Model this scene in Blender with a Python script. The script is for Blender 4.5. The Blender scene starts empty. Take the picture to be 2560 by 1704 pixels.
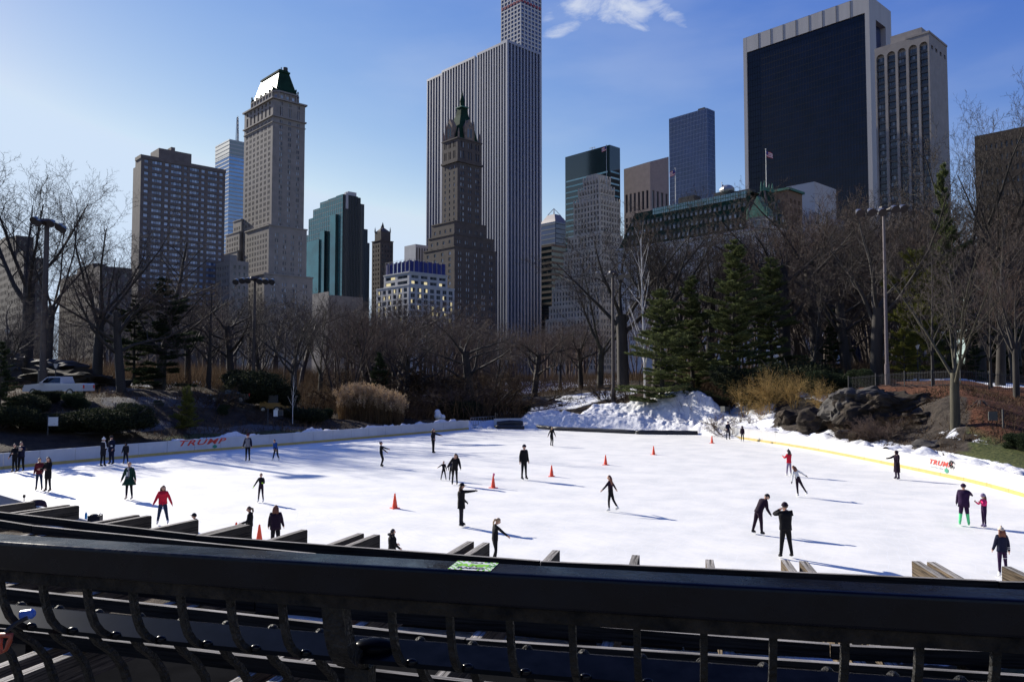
import bpy, bmesh, math, random
import numpy as np
from mathutils import Vector, Matrix, noise
R = math.radians
rnd = random.Random(7)
sc = bpy.context.scene
COL = sc.collection

# ------------------------------------------------------------ camera
F, HORIZ = 1960.0, 945.0
PITCH = math.atan((HORIZ-852)/F)
CAMZ = 6.2
cam = bpy.data.objects.new('camera', bpy.data.cameras.new('camera'))
COL.objects.link(cam); sc.camera = cam
cam.location = (0, 0, CAMZ); cam.rotation_euler = (R(90)+PITCH, 0, 0)
cam.data.sensor_width = 36; cam.data.lens = F/2560*36
cam.data.clip_start = 0.1; cam.data.clip_end = 9000
cP, sP = math.cos(PITCH), math.sin(PITCH)

# ------------------------------------------------------------ sky and sun
SUN_EL = R(25.2); SUN_AZ = math.atan2(-.745, .667)      # azimuth measured from +Y towards +X
world = bpy.data.worlds.new('World'); sc.world = world; world.use_nodes = True
wn, wl = world.node_tree.nodes, world.node_tree.links
bg = wn['Background']; sky = wn.new('ShaderNodeTexSky'); sky.sky_type = 'NISHITA'; sky.sun_disc = False
sky.sun_elevation = SUN_EL; sky.sun_rotation = SUN_AZ
sky.altitude = 20; sky.air_density = 1.0; sky.dust_density = 0.05; sky.ozone_density = 3.0
bg.inputs[1].default_value = SKY_STRENGTH = 0.06
def build_sky():
    n, l = wn, wl
    tc = n.new('ShaderNodeTexCoord'); sx = n.new('ShaderNodeSeparateXYZ'); l.new(tc.outputs['Generated'], sx.inputs[0])
    def M(op, a, b=None, c=None):
        k = n.new('ShaderNodeMath'); k.operation = op
        for i, v in enumerate((a, b, c)):
            if v is None: continue
            if isinstance(v, (int, float)): k.inputs[i].default_value = v
            else: l.new(v, k.inputs[i])
        return k.outputs[0]
    yy = M('MAXIMUM', sx.outputs[1], .02); front = M('GREATER_THAN', sx.outputs[1], .05)
    u = M('DIVIDE', sx.outputs[0], yy); v = M('DIVIDE', sx.outputs[2], yy)
    def uv(px, py):
        a, b = (px-1280)/F, (852-py)/F; D = cP-b*sP
        return a/D, (sP+b*cP)/D
    mp = n.new('ShaderNodeMapping'); mp.inputs['Scale'].default_value = (1, 1, 1.7); l.new(tc.outputs['Generated'], mp.inputs[0])
    nz = n.new('ShaderNodeTexNoise'); nz.inputs['Scale'].default_value = 17; nz.inputs['Detail'].default_value = 9; nz.inputs['Roughness'].default_value = .66
    nz.inputs['Distortion'].default_value = .6; l.new(mp.outputs[0], nz.inputs['Vector'])
    total = None
    for px, py, ru, rv, rot, amp in ((1515,24,175,46,-4,1.35), (1408,72,66,22,18,1.3), (1372,36,30,28,30,1.1), (1665,30,70,30,-30,1.1), (1590,66,70,12,-6,.5), (1700,62,40,12,-20,.55)):
        cu, cv = uv(px, py); ca, sa = math.cos(R(rot)), math.sin(R(rot))
        du, dv = M('SUBTRACT', u, cu), M('SUBTRACT', v, cv)
        a = M('DIVIDE', M('ADD', M('MULTIPLY', du, ca), M('MULTIPLY', dv, sa)), ru/F)
        b = M('DIVIDE', M('SUBTRACT', M('MULTIPLY', dv, ca), M('MULTIPLY', du, sa)), rv/F)
        e = M('MULTIPLY', M('MAXIMUM', M('SUBTRACT', 1.0, M('ADD', M('MULTIPLY', a, a), M('MULTIPLY', b, b))), -2.0), amp)
        total = e if total is None else M('MAXIMUM', total, e)
    d = M('ADD', M('MULTIPLY', total, .52), M('MULTIPLY', M('SUBTRACT', nz.outputs['Fac'], .5), 2.5))
    ss = n.new('ShaderNodeMapRange'); ss.interpolation_type = 'SMOOTHSTEP'; ss.inputs['From Min'].default_value = .0; ss.inputs['From Max'].default_value = 1.15
    l.new(d, ss.inputs[0]); cl = M('MULTIPLY', M('MULTIPLY', ss.outputs[0], front), .82)
    # thin high veil
    mp2 = n.new('ShaderNodeMapping'); mp2.inputs['Scale'].default_value = (1, 1, 3.2); mp2.inputs['Rotation'].default_value = (0, R(20), 0); l.new(tc.outputs['Generated'], mp2.inputs[0])
    n2 = n.new('ShaderNodeTexNoise'); n2.inputs['Scale'].default_value = 2.6; n2.inputs['Detail'].default_value = 7; l.new(mp2.outputs[0], n2.inputs['Vector'])
    r2 = n.new('ShaderNodeMapRange'); r2.interpolation_type = 'SMOOTHSTEP'; r2.inputs['From Min'].default_value = .46; r2.inputs['From Max'].default_value = .75; r2.inputs['To Max'].default_value = .16
    l.new(n2.outputs['Fac'], r2.inputs[0])
    fac = M('MAXIMUM', cl, r2.outputs[0])
    mx = n.new('ShaderNodeMix'); mx.data_type = 'RGBA'; l.new(fac, mx.inputs[0]); 
    # camera-like colour response of the clear sky: deeper blue away from the sun, paler towards it
    sp = n.new('ShaderNodeSeparateColor'); l.new(sky.outputs[0], sp.inputs[0]); cb = n.new('ShaderNodeCombineColor')
    for i, (ref, p, k, top) in enumerate(((1.86, 2.1, 2.05, 5.3), (3.28, 1.6, 3.5, 6.4), (5.57, .62, 6.35, 7.9))):
        l.new(M('MINIMUM', M('MULTIPLY', M('POWER', M('DIVIDE', sp.outputs[i], ref), p), k), top), cb.inputs[i])
    l.new(cb.outputs[0], mx.inputs[6]); mx.inputs[7].default_value = (6.2, 6.6, 7.4, 1); l.new(mx.outputs[2], bg.inputs[0])
build_sky()
sun = bpy.data.objects.new('sun', bpy.data.lights.new('sun', 'SUN')); COL.objects.link(sun)
sun.data.energy = 4.15; sun.data.angle = R(.53); sun.data.color = (1, .94, .83)
sund = Vector((math.cos(SUN_EL)*math.sin(SUN_AZ), math.cos(SUN_EL)*math.cos(SUN_AZ), math.sin(SUN_EL)))
sun.rotation_euler = sund.to_track_quat('Z', 'Y').to_euler(); sun.location = (-60, 60, 60)
vs = sc.view_settings; vs.view_transform = 'Standard'; vs.look = 'None'; vs.gamma = 1; vs.use_curve_mapping = False
vs.exposure = 1.0

# ------------------------------------------------------------ picture <-> world
def ray(px, py):
    u, v = (px-1280)/F, (852-py)/F
    return Vector((u, cP - v*sP, sP + v*cP))
def at(px, py, Y):
    d = ray(px, py); return Vector((d.x*Y/d.y, Y, CAMZ + d.z*Y/d.y))
def gnd(px, py, z=0.0):
    d = ray(px, py); t = (z-CAMZ)/d.z; return Vector((d.x*t, d.y*t, z))
def proj(p):
    x, y, z = p[0], p[1], p[2]-CAMZ; D = y*cP + z*sP
    return 1280+F*x/D, 852-F*(z*cP - y*sP)/D

# ------------------------------------------------------------ materials
MATS = {}
def _new(name):
    m = bpy.data.materials.new(name); m.use_nodes = True
    return m, m.node_tree.nodes, m.node_tree.links, m.node_tree.nodes['Principled BSDF']
def mat(name, col, rough=.7, metal=0, spec=.5, var=0.0, scale=6.0, bump=0.0, bscale=30.0, coat=0, col2=None,
        island=False, objrand=False, stretch=(1,1,1), detail=6, emit=None, estr=0, trans=0, rvar=0):
    if name in MATS: return MATS[name]
    m, n, l, b = _new(name); MATS[name] = m
    b.inputs['Roughness'].default_value = rough; b.inputs['Metallic'].default_value = metal
    b.inputs['Specular IOR Level'].default_value = spec
    if coat: b.inputs['Coat Weight'].default_value = coat; b.inputs['Coat Roughness'].default_value = .12
    c = (*col, 1); b.inputs['Base Color'].default_value = c
    tc = n.new('ShaderNodeTexCoord'); mp = n.new('ShaderNodeMapping'); mp.inputs['Scale'].default_value = stretch
    l.new(tc.outputs['Object'], mp.inputs[0])
    if var or col2:
        nz = n.new('ShaderNodeTexNoise'); nz.inputs['Scale'].default_value = scale; nz.inputs['Detail'].default_value = detail
        nz.inputs['Roughness'].default_value = .62
        l.new(mp.outputs[0], nz.inputs['Vector'])
        cr = n.new('ShaderNodeValToRGB'); cr.color_ramp.elements[0].position = .33; cr.color_ramp.elements[1].position = .68
        c2 = (*col2, 1) if col2 else tuple(min(1, k*(1+var)) for k in col)+(1,)
        cr.color_ramp.elements[0].color = (*(k*(1-var) for k in col), 1); cr.color_ramp.elements[1].color = c2
        l.new(nz.outputs['Fac'], cr.inputs[0]); out = cr.outputs[0]
        if island or objrand:
            gi = n.new('ShaderNodeNewGeometry' if island else 'ShaderNodeObjectInfo')
            hv = n.new('ShaderNodeHueSaturation'); mr = n.new('ShaderNodeMapRange')
            mr.inputs['To Min'].default_value = 1-var; mr.inputs['To Max'].default_value = 1+var*1.2
            l.new(gi.outputs['Random Per Island' if island else 'Random'], mr.inputs[0]); l.new(mr.outputs[0], hv.inputs['Value'])
            l.new(out, hv.inputs['Color']); out = hv.outputs[0]
        l.new(out, b.inputs['Base Color'])
        if rvar:
            mr = n.new('ShaderNodeMapRange'); mr.inputs['To Min'].default_value = max(.02, rough-rvar); mr.inputs['To Max'].default_value = rough+rvar
            mr.inputs['From Min'].default_value = .3; mr.inputs['From Max'].default_value = .7
            l.new(nz.outputs['Fac'], mr.inputs[0]); l.new(mr.outputs[0], b.inputs['Roughness'])
    if bump:
        nb = n.new('ShaderNodeTexNoise'); nb.inputs['Scale'].default_value = bscale; nb.inputs['Detail'].default_value = 6
        l.new(mp.outputs[0], nb.inputs['Vector'])
        bp = n.new('ShaderNodeBump'); bp.inputs['Strength'].default_value = bump; bp.inputs['Distance'].default_value = .05
        l.new(nb.outputs['Fac'], bp.inputs['Height']); l.new(bp.outputs[0], b.inputs['Normal'])
    if emit: b.inputs['Emission Color'].default_value = (*emit, 1); b.inputs['Emission Strength'].default_value = estr
    return m
def pane_mat(name, dark, light, rough=.12, frac=.55, metal=0.0, spec=.6, lit=0.0):
    """window glass: each pane its own tone (blinds, dark rooms); a share of them lit if lit>0"""
    if name in MATS: return MATS[name]
    m, n, l, b = _new(name); MATS[name] = m
    g = n.new('ShaderNodeNewGeometry'); oi = n.new('ShaderNodeObjectInfo')
    ad = n.new('ShaderNodeMath'); ad.operation = 'ADD'; l.new(g.outputs['Random Per Island'], ad.inputs[0]); l.new(oi.outputs['Random'], ad.inputs[1])
    fr = n.new('ShaderNodeMath'); fr.operation = 'FRACT'; l.new(ad.outputs[0], fr.inputs[0])
    cr = n.new('ShaderNodeValToRGB'); cr.color_ramp.elements[0].position = frac*.5; cr.color_ramp.elements[1].position = 1
    cr.color_ramp.elements[0].color = (*dark, 1); cr.color_ramp.elements[1].color = (*light, 1)
    e = cr.color_ramp.elements.new(frac); e.color = (*[d*.7+q*.3 for d, q in zip(dark, light)], 1)
    l.new(fr.outputs[0], cr.inputs[0]); l.new(cr.outputs[0], b.inputs['Base Color'])
    b.inputs['Roughness'].default_value = rough; b.inputs['Metallic'].default_value = metal; b.inputs['Specular IOR Level'].default_value = spec
    if lit:
        gt = n.new('ShaderNodeMath'); gt.operation = 'GREATER_THAN'; gt.inputs[1].default_value = 1-lit; l.new(fr.outputs[0], gt.inputs[0])
        ml = n.new('ShaderNodeMath'); ml.operation = 'MULTIPLY'; ml.inputs[1].default_value = .35; l.new(gt.outputs[0], ml.inputs[0])
        b.inputs['Emission Color'].default_value = (1, .85, .45, 1); l.new(ml.outputs[0], b.inputs['Emission Strength'])
    return m

# ------------------------------------------------------------ mesh helpers
class MB:
    def __init__(s): s.v = []; s.f = []; s.m = []; s.mi = 0
    def quad(s, a, b, c, d): s.poly([a, b, c, d])
    def poly(s, pts):
        k = len(s.v); s.v += [tuple(p) for p in pts]; s.f.append(tuple(range(k, k+len(pts)))); s.m.append(s.mi)
    def faces(s, vs, fs):
        k = len(s.v); s.v += [tuple(p) for p in vs]
        for f in fs: s.f.append(tuple(i+k for i in f)); s.m.append(s.mi)
    def box(s, x0, y0, z0, x1, y1, z1, M=None):
        vs = [Vector(p) for p in ((x0,y0,z0),(x1,y0,z0),(x1,y1,z0),(x0,y1,z0),(x0,y0,z1),(x1,y0,z1),(x1,y1,z1),(x0,y1,z1))]
        if M is not None: vs = [M @ p for p in vs]
        s.faces(vs, [(0,3,2,1),(4,5,6,7),(0,1,5,4),(1,2,6,5),(2,3,7,6),(3,0,4,7)])
    def bar(s, a, b, w, h, up=(0,0,1)):
        """box from a to b, width w (sideways), height h (along up)"""
        a, b = Vector(a), Vector(b); d = (b-a).normalized(); u = Vector(up); sd = d.cross(u)
        if sd.length < 1e-4: sd = d.cross(Vector((1,0,0)))
        sd.normalize(); u = sd.cross(d).normalized(); vs = []
        for p in (a, b):
            for i, j in ((-1,-1),(1,-1),(1,1),(-1,1)): vs.append(p + sd*(i*w/2) + u*(j*h/2))
        s.faces(vs, [(0,1,2,3),(7,6,5,4),(0,4,5,1),(1,5,6,2),(2,6,7,3),(3,7,4,0)])
    def tube(s, pts, radii, n=8, cap=True, flat=None):
        pts = [Vector(p) for p in pts]
        if not hasattr(radii, '__len__'): radii = [radii]*len(pts)
        k0 = len(s.v); prev = None
        for i, p in enumerate(pts):
            d = (pts[min(i+1, len(pts)-1)]-pts[max(i-1, 0)])
            d = d.normalized() if d.length > 1e-9 else Vector((0,0,1))
            if prev is None: a = d.orthogonal().normalized()
            else:
                a = prev - d*prev.dot(d); a = a.normalized() if a.length > 1e-6 else d.orthogonal().normalized()
            prev = a; b = d.cross(a)
            for j in range(n):
                t = 2*math.pi*j/n; q = a*math.cos(t) + b*math.sin(t)
                if flat: q = Vector((q.x*flat[0], q.y*flat[1], q.z*flat[2]))
                s.v.append(tuple(p + q*radii[i]))
        for i in range(len(pts)-1):
            for j in range(n):
                s.f.append((k0+i*n+j, k0+i*n+(j+1) % n, k0+(i+1)*n+(j+1) % n, k0+(i+1)*n+j)); s.m.append(s.mi)
        if cap:
            s.f.append(tuple(k0+j for j in reversed(range(n)))); s.m.append(s.mi)
            s.f.append(tuple(k0+(len(pts)-1)*n+j for j in range(n))); s.m.append(s.mi)
    def ball(s, c, r, n=10, k=6, sc3=(1,1,1), zmin=-1):
        rings = []; c = Vector(c)
        for i in range(k+1):
            t = -math.pi/2 + math.pi*i/k; t = max(t, math.asin(zmin)) if zmin > -1 else t
            rings.append((math.cos(t), math.sin(t)))
        vs = []; fs = []
        for cr_, sr in rings:
            for j in range(n):
                a = 2*math.pi*j/n; vs.append(c + Vector((math.cos(a)*cr_*r*sc3[0], math.sin(a)*cr_*r*sc3[1], sr*r*sc3[2])))
        for i in range(k):
            for j in range(n): fs.append((i*n+j, i*n+(j+1) % n, (i+1)*n+(j+1) % n, (i+1)*n+j))
        s.faces(vs, fs)
    def mesh(s, name, mats, smooth=False):
        me = bpy.data.meshes.new(name); me.from_pydata(s.v, [], s.f)
        for m in (mats if isinstance(mats, (list, tuple)) else [mats]): me.materials.append(m)
        if len(me.materials) > 1: me.polygons.foreach_set('material_index', s.m)
        if smooth: me.polygons.foreach_set('use_smooth', [True]*len(me.polygons))
        me.validate(); me.update(); return me
    def build(s, name, mats, parent=None, smooth=False, **kw):
        return link(name, s.mesh(name, mats, smooth), parent, **kw)
def link(name, me, parent=None, loc=None, rot=None, scale=None, label=None, kind=None, cat=None, group=None):
    o = bpy.data.objects.new(name, me); COL.objects.link(o)
    if parent: o.parent = parent
    if loc is not None: o.location = loc
    if rot is not None: o.rotation_euler = rot
    if scale is not None: o.scale = scale
    tag(o, label, cat, group, kind); return o
def tag(o, label=None, cat=None, group=None, kind=None):
    if label: o['label'] = label
    if cat: o['category'] = cat
    if group: o['group'] = group
    if kind: o['kind'] = kind
    return o
def thing(name, label, cat, loc=(0,0,0), rz=0, group=None):
    o = bpy.data.objects.new(name, None); COL.objects.link(o); o.location = loc; o.rotation_euler = (0,0,rz)
    o.empty_display_size = .3
    return tag(o, label, cat, group)
def kids(o): return list(o.children)
def copy_tree(o, parent=None):
    c = o.copy(); COL.objects.link(c); c.parent = parent
    for ch in kids(o): copy_tree(ch, c)
    return c
def lerp(a, b, t): return a + (b-a)*t
def interp(x, xs):
    if x <= xs[0][0]: return xs[0][1]
    for (a, va), (b, vb) in zip(xs, xs[1:]):
        if x <= b: return va + (vb-va)*(x-a)/(b-a)
    return xs[-1][1]
def fbm(x, y, z=0, o=4):
    return noise.fractal(Vector((x, y, z)), 1.0, 2.0, o)
def text_mesh(s, size, shear=0, bold=0, extrude=.004, space=1.0):
    cu = bpy.data.curves.new('lettering', 'FONT'); cu.body = s; cu.size = size; cu.shear = shear; cu.offset = bold
    cu.extrude = extrude; cu.resolution_u = 3; cu.space_character = space; cu.align_x = 'CENTER'
    o = bpy.data.objects.new('lettering', cu); COL.objects.link(o)
    bpy.context.view_layer.update()
    me = bpy.data.meshes.new_from_object(o.evaluated_get(bpy.context.evaluated_depsgraph_get()))
    bpy.data.objects.remove(o); bpy.data.curves.remove(cu); me.name = 'lettering'; me.materials.clear()
    return me
# ============================================================ terrain, rink, ice
# rink outline (base of the boards), anticlockwise seen from above: left side, back, right side, near side
def G(px, py): p = gnd(px, py); return (p.x, p.y)
left_side = [G(0,1172.5), G(250,1151), G(500,1129), G(800,1106), G(1174,1072.7)]
back_side = [G(1240,1066.5), (8,100.5), (17.4,96.5), G(1762,1082.5)]
right_side = [G(1780,1086), G(2008,1119.5), G(2160,1149), G(2338.6,1186.6), G(2454.6,1211.6), G(2560,1242)]
near_side = [(25.6,33.5), (23.6,27), (20,22), (14,19), (6,18.4), (-1,19.2), (-8,22.8), (-15.3,28.6), (-18.6,31.4), (-23.2,35.5),
             (-29,40), (-34,45.5), (-36,50)]
outline = left_side + back_side + right_side + near_side
def smooth_closed(pts, it=2):
    for _ in range(it):
        q = []
        for i in range(len(pts)):
            a, b = pts[i], pts[(i+1) % len(pts)]
            q += [(a[0]*.75+b[0]*.25, a[1]*.75+b[1]*.25), (a[0]*.25+b[0]*.75, a[1]*.25+b[1]*.75)]
        pts = q
    return pts
POLY = np.array(smooth_closed(outline, 2))
def rink_dist(x, y):
    """signed distance to the rink outline, positive outside (vectorised)"""
    x = np.atleast_1d(np.asarray(x, float)); y = np.atleast_1d(np.asarray(y, float))
    best = np.full(x.shape, 1e9); ins = np.zeros(x.shape, bool)
    n = len(POLY)
    for i in range(n):
        ax, ay = POLY[i]; bx, by = POLY[(i+1) % n]
        dx, dy = bx-ax, by-ay; L = dx*dx+dy*dy
        if L < 1e-9: continue
        t = np.clip(((x-ax)*dx+(y-ay)*dy)/L, 0, 1)
        best = np.minimum(best, np.hypot(x-ax-t*dx, y-ay-t*dy))
        if ay != by:
            c = ((ay > y) != (by > y)) & (x < (bx-ax)*(y-ay)/(by-ay)+ax); ins ^= c
    return np.where(ins, -best, best)
SECT = [(-600, [(0,.7),(4,1.3),(8,2.3),(11,3.3),(14,4.0),(22,4.8),(60,6)]),
        (480, [(0,.7),(4,1.2),(8,2.0),(11,2.9),(14,3.7),(22,4.6),(60,6)]),
        (760, [(0,.7),(10,1.5),(25,2.4),(60,5),(100,6.3)]),
        (1000, [(0,.8),(20,1.0),(45,1.6),(80,5.3),(120,6.3)]),
        (1240, [(0,.8),(20,1.3),(45,2.6),(80,5.4),(120,6.3)]),
        (1420, [(0,1),(10,1.7),(25,3.1),(60,5.3),(100,6.2)]),
        (1600, [(0,1.0),(6,2.3),(12,4.0),(25,5.0),(80,6.3)]),
        (1760, [(0,1.0),(6,2.3),(12,3.8),(25,5.1),(80,6.3)]),
        (1960, [(0,.9),(2,1.2),(6,3.2),(9,4.6),(14,5.5),(60,6.6)]),
        (2400, [(0,.9),(2,1.2),(5,2.2),(8,4.4),(12,5.5),(18,5.9),(60,6.6)]),
        (2620, [(0,.8),(6,1.3),(12,2.9),(20,5),(60,6.5)]),
        (3400, [(0,.8),(6,1.3),(12,2.9),(20,5),(60,6.5)])]
CEN = (7.8, 36.6)                                   # centre of the curved terrace
def terr(x, y, dist=None, nz=True):
    x = np.atleast_1d(np.asarray(x, float)); y = np.atleast_1d(np.asarray(y, float))
    d = rink_dist(x, y) if dist is None else dist
    px = 1280 + F*x/np.maximum(y, 8)
    px = np.where(y < 8, np.where(x < 0, -600, 3400), px)
    prof = np.stack([np.interp(d, [a for a, _ in p], [b for _, b in p]) for _, p in SECT])
    kx = np.array([s[0] for s in SECT]); px = np.clip(px, kx[0], kx[-1]-1e-6)
    i = np.clip(np.searchsorted(kx, px, side='right')-1, 0, len(kx)-2)
    t = (px-kx[i])/(kx[i+1]-kx[i]); ii = np.arange(x.size)
    h = prof[i, ii]*(1-t) + prof[i+1, ii]*t
    near = np.clip((30-y)/10, 0, 1)*np.clip((46-np.abs(x))/10, 0, 1); h = h*(1-near) - .02*near
    if nz:
        nn = np.array([fbm(a*.12, b*.12, 3, 4)*.5 + (abs(fbm(a*.35, b*.35, 9, 4))*.9-.2)*rk for a, b, rk in
                       zip(x, y, np.clip(np.interp(px, [1850,1950,2430,2520], [0,1,1,0]), 0, 1)*np.interp(d, [1,3,10,16], [0,1,1,0.15]))])
        h = h + nn*np.clip(d/6, 0, 1)*(1-near)
    return np.where(d < 1.15, -.35, h)
def tz(x, y): return float(terr([x], [y])[0])

def axis(segs):
    out = [segs[0][0]]
    for a, b, st in segs:
        n = max(1, round((b-a)/st)); out += [a+(b-a)*(k+1)/n for k in range(n)]
    return np.array(out)
xs = axis([(-3500,-400,600),(-400,-80,40),(-80,-52,4),(-52,62,.9),(62,100,4),(100,400,40),(400,3500,600)])
ys = axis([(-300,-20,40),(-20,34,3),(34,42,1.2),(42,125,.9),(125,200,2.5),(200,400,20),(400,6000,700)])
X, Y = np.meshgrid(xs, ys); XF, YF = X.ravel(), Y.ravel(); DF = rink_dist(XF, YF); ZF = terr(XF, YF, DF)
nx, ny = len(xs), len(ys)
vv = np.stack([XF, YF, ZF], 1)
q = np.arange(nx*ny).reshape(ny, nx)
ff = np.stack([q[:-1,:-1].ravel(), q[:-1,1:].ravel(), q[1:,1:].ravel(), q[1:,:-1].ravel()], 1)
me = bpy.data.meshes.new('ground'); me.from_pydata(vv.tolist(), [], ff.tolist()); me.polygons.foreach_set('use_smooth', [True]*len(me.polygons))
PX = 1280+F*XF/np.maximum(YF, 8); PYr = HORIZ + F*(CAMZ-ZF)/np.maximum(YF, 8)
def bump01(v, a, b, c, d): return np.clip(np.interp(v, [a, b, c, d], [0, 1, 1, 0]), 0, 1)
snow = np.maximum.reduce([
    bump01(PX,1180,1260,1560,1640)*bump01(DF,9,13,26,32)*.75, bump01(PX,1190,1290,1500,1620)*bump01(DF,40,48,75,90)*.9,
    bump01(PX,1640,1700,1900,1960)*bump01(DF,0,1,7,11), bump01(PX,1930,2000,2070,2110)*bump01(DF,7,8,11,13)*.8,
    bump01(PX,2150,2260,2560,2700)*bump01(DF,19,21,24,27)*.85, bump01(PX,1940,1980,2040,2080)*bump01(DF,45,50,60,66)*.8,
    bump01(PX,150,300,500,600)*bump01(DF,30,36,48,60)*.5, np.where(DF < 2.2, .75, 0)*bump01(PX,380,520,2500,2600),
    bump01(PX,2280,2380,2450,2500)*bump01(DF,3,4,5,7)*.55])
mulch = np.maximum(bump01(PX,2080,2180,2700,3000)*bump01(DF,4.6,7.2,20,24), bump01(PX,1950,2050,2250,2300)*bump01(DF,25,30,40,50)*.7)
grass = np.maximum(bump01(PX,2330,2430,2800,3000)*bump01(DF,1,2,7,9), bump01(PX,380,440,800,900)*bump01(DF,1.0,1.6,3,5))
path = np.maximum.reduce([bump01(PX,150,230,400,460)*bump01(DF,5.2,5.8,8.2,9), bump01(PX,440,500,760,840)*bump01(DF,3.6,4.4,6.6,7.4),
                          bump01(PX,250,270,420,450)*bump01(DF,22,24,30,34), bump01(PX,230,280,520,560)*bump01(DF,12.5,13.5,18,19)])
rock = bump01(PX,1870,1960,2380,2460)*bump01(DF,1.5,2.5,8.5,10.5)
for nm, arr in (('snow', snow), ('mulch', mulch), ('grass', grass), ('path', path), ('rock', rock)):
    at_ = me.attributes.new(nm, 'FLOAT', 'POINT'); at_.data.foreach_set('value', arr.astype(np.float32))
gm, n, l, b = _new('park_ground'); b.inputs['Roughness'].default_value = .92; b.inputs['Specular IOR Level'].default_value = .2
tc = n.new('ShaderNodeTexCoord')
def nzn(scale, det=6, ro=.6):
    z = n.new('ShaderNodeTexNoise'); z.inputs['Scale'].default_value = scale; z.inputs['Detail'].default_value = det; z.inputs['Roughness'].default_value = ro
    l.new(tc.outputs['Object'], z.inputs['Vector']); return z.outputs['Fac']
def ramp(fac, c0, c1, p0=.35, p1=.65):
    r = n.new('ShaderNodeValToRGB'); r.color_ramp.elements[0].position = p0; r.color_ramp.elements[1].position = p1
    r.color_ramp.elements[0].color = (*c0, 1); r.color_ramp.elements[1].color = (*c1, 1); l.new(fac, r.inputs[0]); return r.outputs[0]
def masked(prev, attr, colour, nscale, hard=.06, gain=.55):
    a = n.new('ShaderNodeAttribute'); a.attribute_name = attr
    m1 = n.new('ShaderNodeMath'); m1.operation = 'MULTIPLY_ADD'; m1.inputs[1].default_value = gain*2; m1.inputs[2].default_value = -gain
    l.new(nzn(nscale, 8, .7), m1.inputs[0])
    ad = n.new('ShaderNodeMath'); ad.operation = 'ADD'; l.new(a.outputs['Fac'], ad.inputs[0]); l.new(m1.outputs[0], ad.inputs[1])
    mr = n.new('ShaderNodeMapRange'); mr.inputs['From Min'].default_value = .5-hard; mr.inputs['From Max'].default_value = .5+hard; l.new(ad.outputs[0], mr.inputs[0])
    gt = n.new('ShaderNodeMath'); gt.operation = 'GREATER_THAN'; gt.inputs[1].default_value = .02; l.new(a.outputs['Fac'], gt.inputs[0])
    ml = n.new('ShaderNodeMath'); ml.operation = 'MULTIPLY'; l.new(mr.outputs[0], ml.inputs[0]); l.new(gt.outputs[0], ml.inputs[1])
    mx = n.new('ShaderNodeMix'); mx.data_type = 'RGBA'; l.new(ml.outputs[0], mx.inputs[0]); l.new(prev, mx.inputs[6]); l.new(colour, mx.inputs[7])
    return mx.outputs[2]
c = ramp(nzn(.9, 10, .75), (.018,.012,.008), (.075,.05,.03))
c = masked(c, 'path', ramp(nzn(1.5), (.07,.066,.066), (.12,.115,.11)), .5, .05, .15)
c = masked(c, 'grass', ramp(nzn(5), (.03,.045,.012), (.10,.105,.035)), .8, .15, .3)
c = masked(c, 'mulch', ramp(nzn(4, 10, .8), (.035,.014,.008), (.17,.068,.034)), .5, .15, .35)
c = masked(c, 'rock', ramp(nzn(1.4, 10, .75), (.018,.014,.011), (.075,.06,.047)), .45, .08, .35)
c = masked(c, 'snow', ramp(nzn(2), (.72,.75,.8), (.86,.87,.88)), .9, .05, .55)
l.new(c, b.inputs['Base Color'])
bp = n.new('ShaderNodeBump'); bp.inputs['Strength'].default_value = .9; bp.inputs['Distance'].default_value = .25
l.new(nzn(2.5, 10, .7), bp.inputs['Height']); l.new(bp.outputs[0], b.inputs['Normal'])
me.materials.append(gm); link('ground', me, kind='structure')

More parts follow.
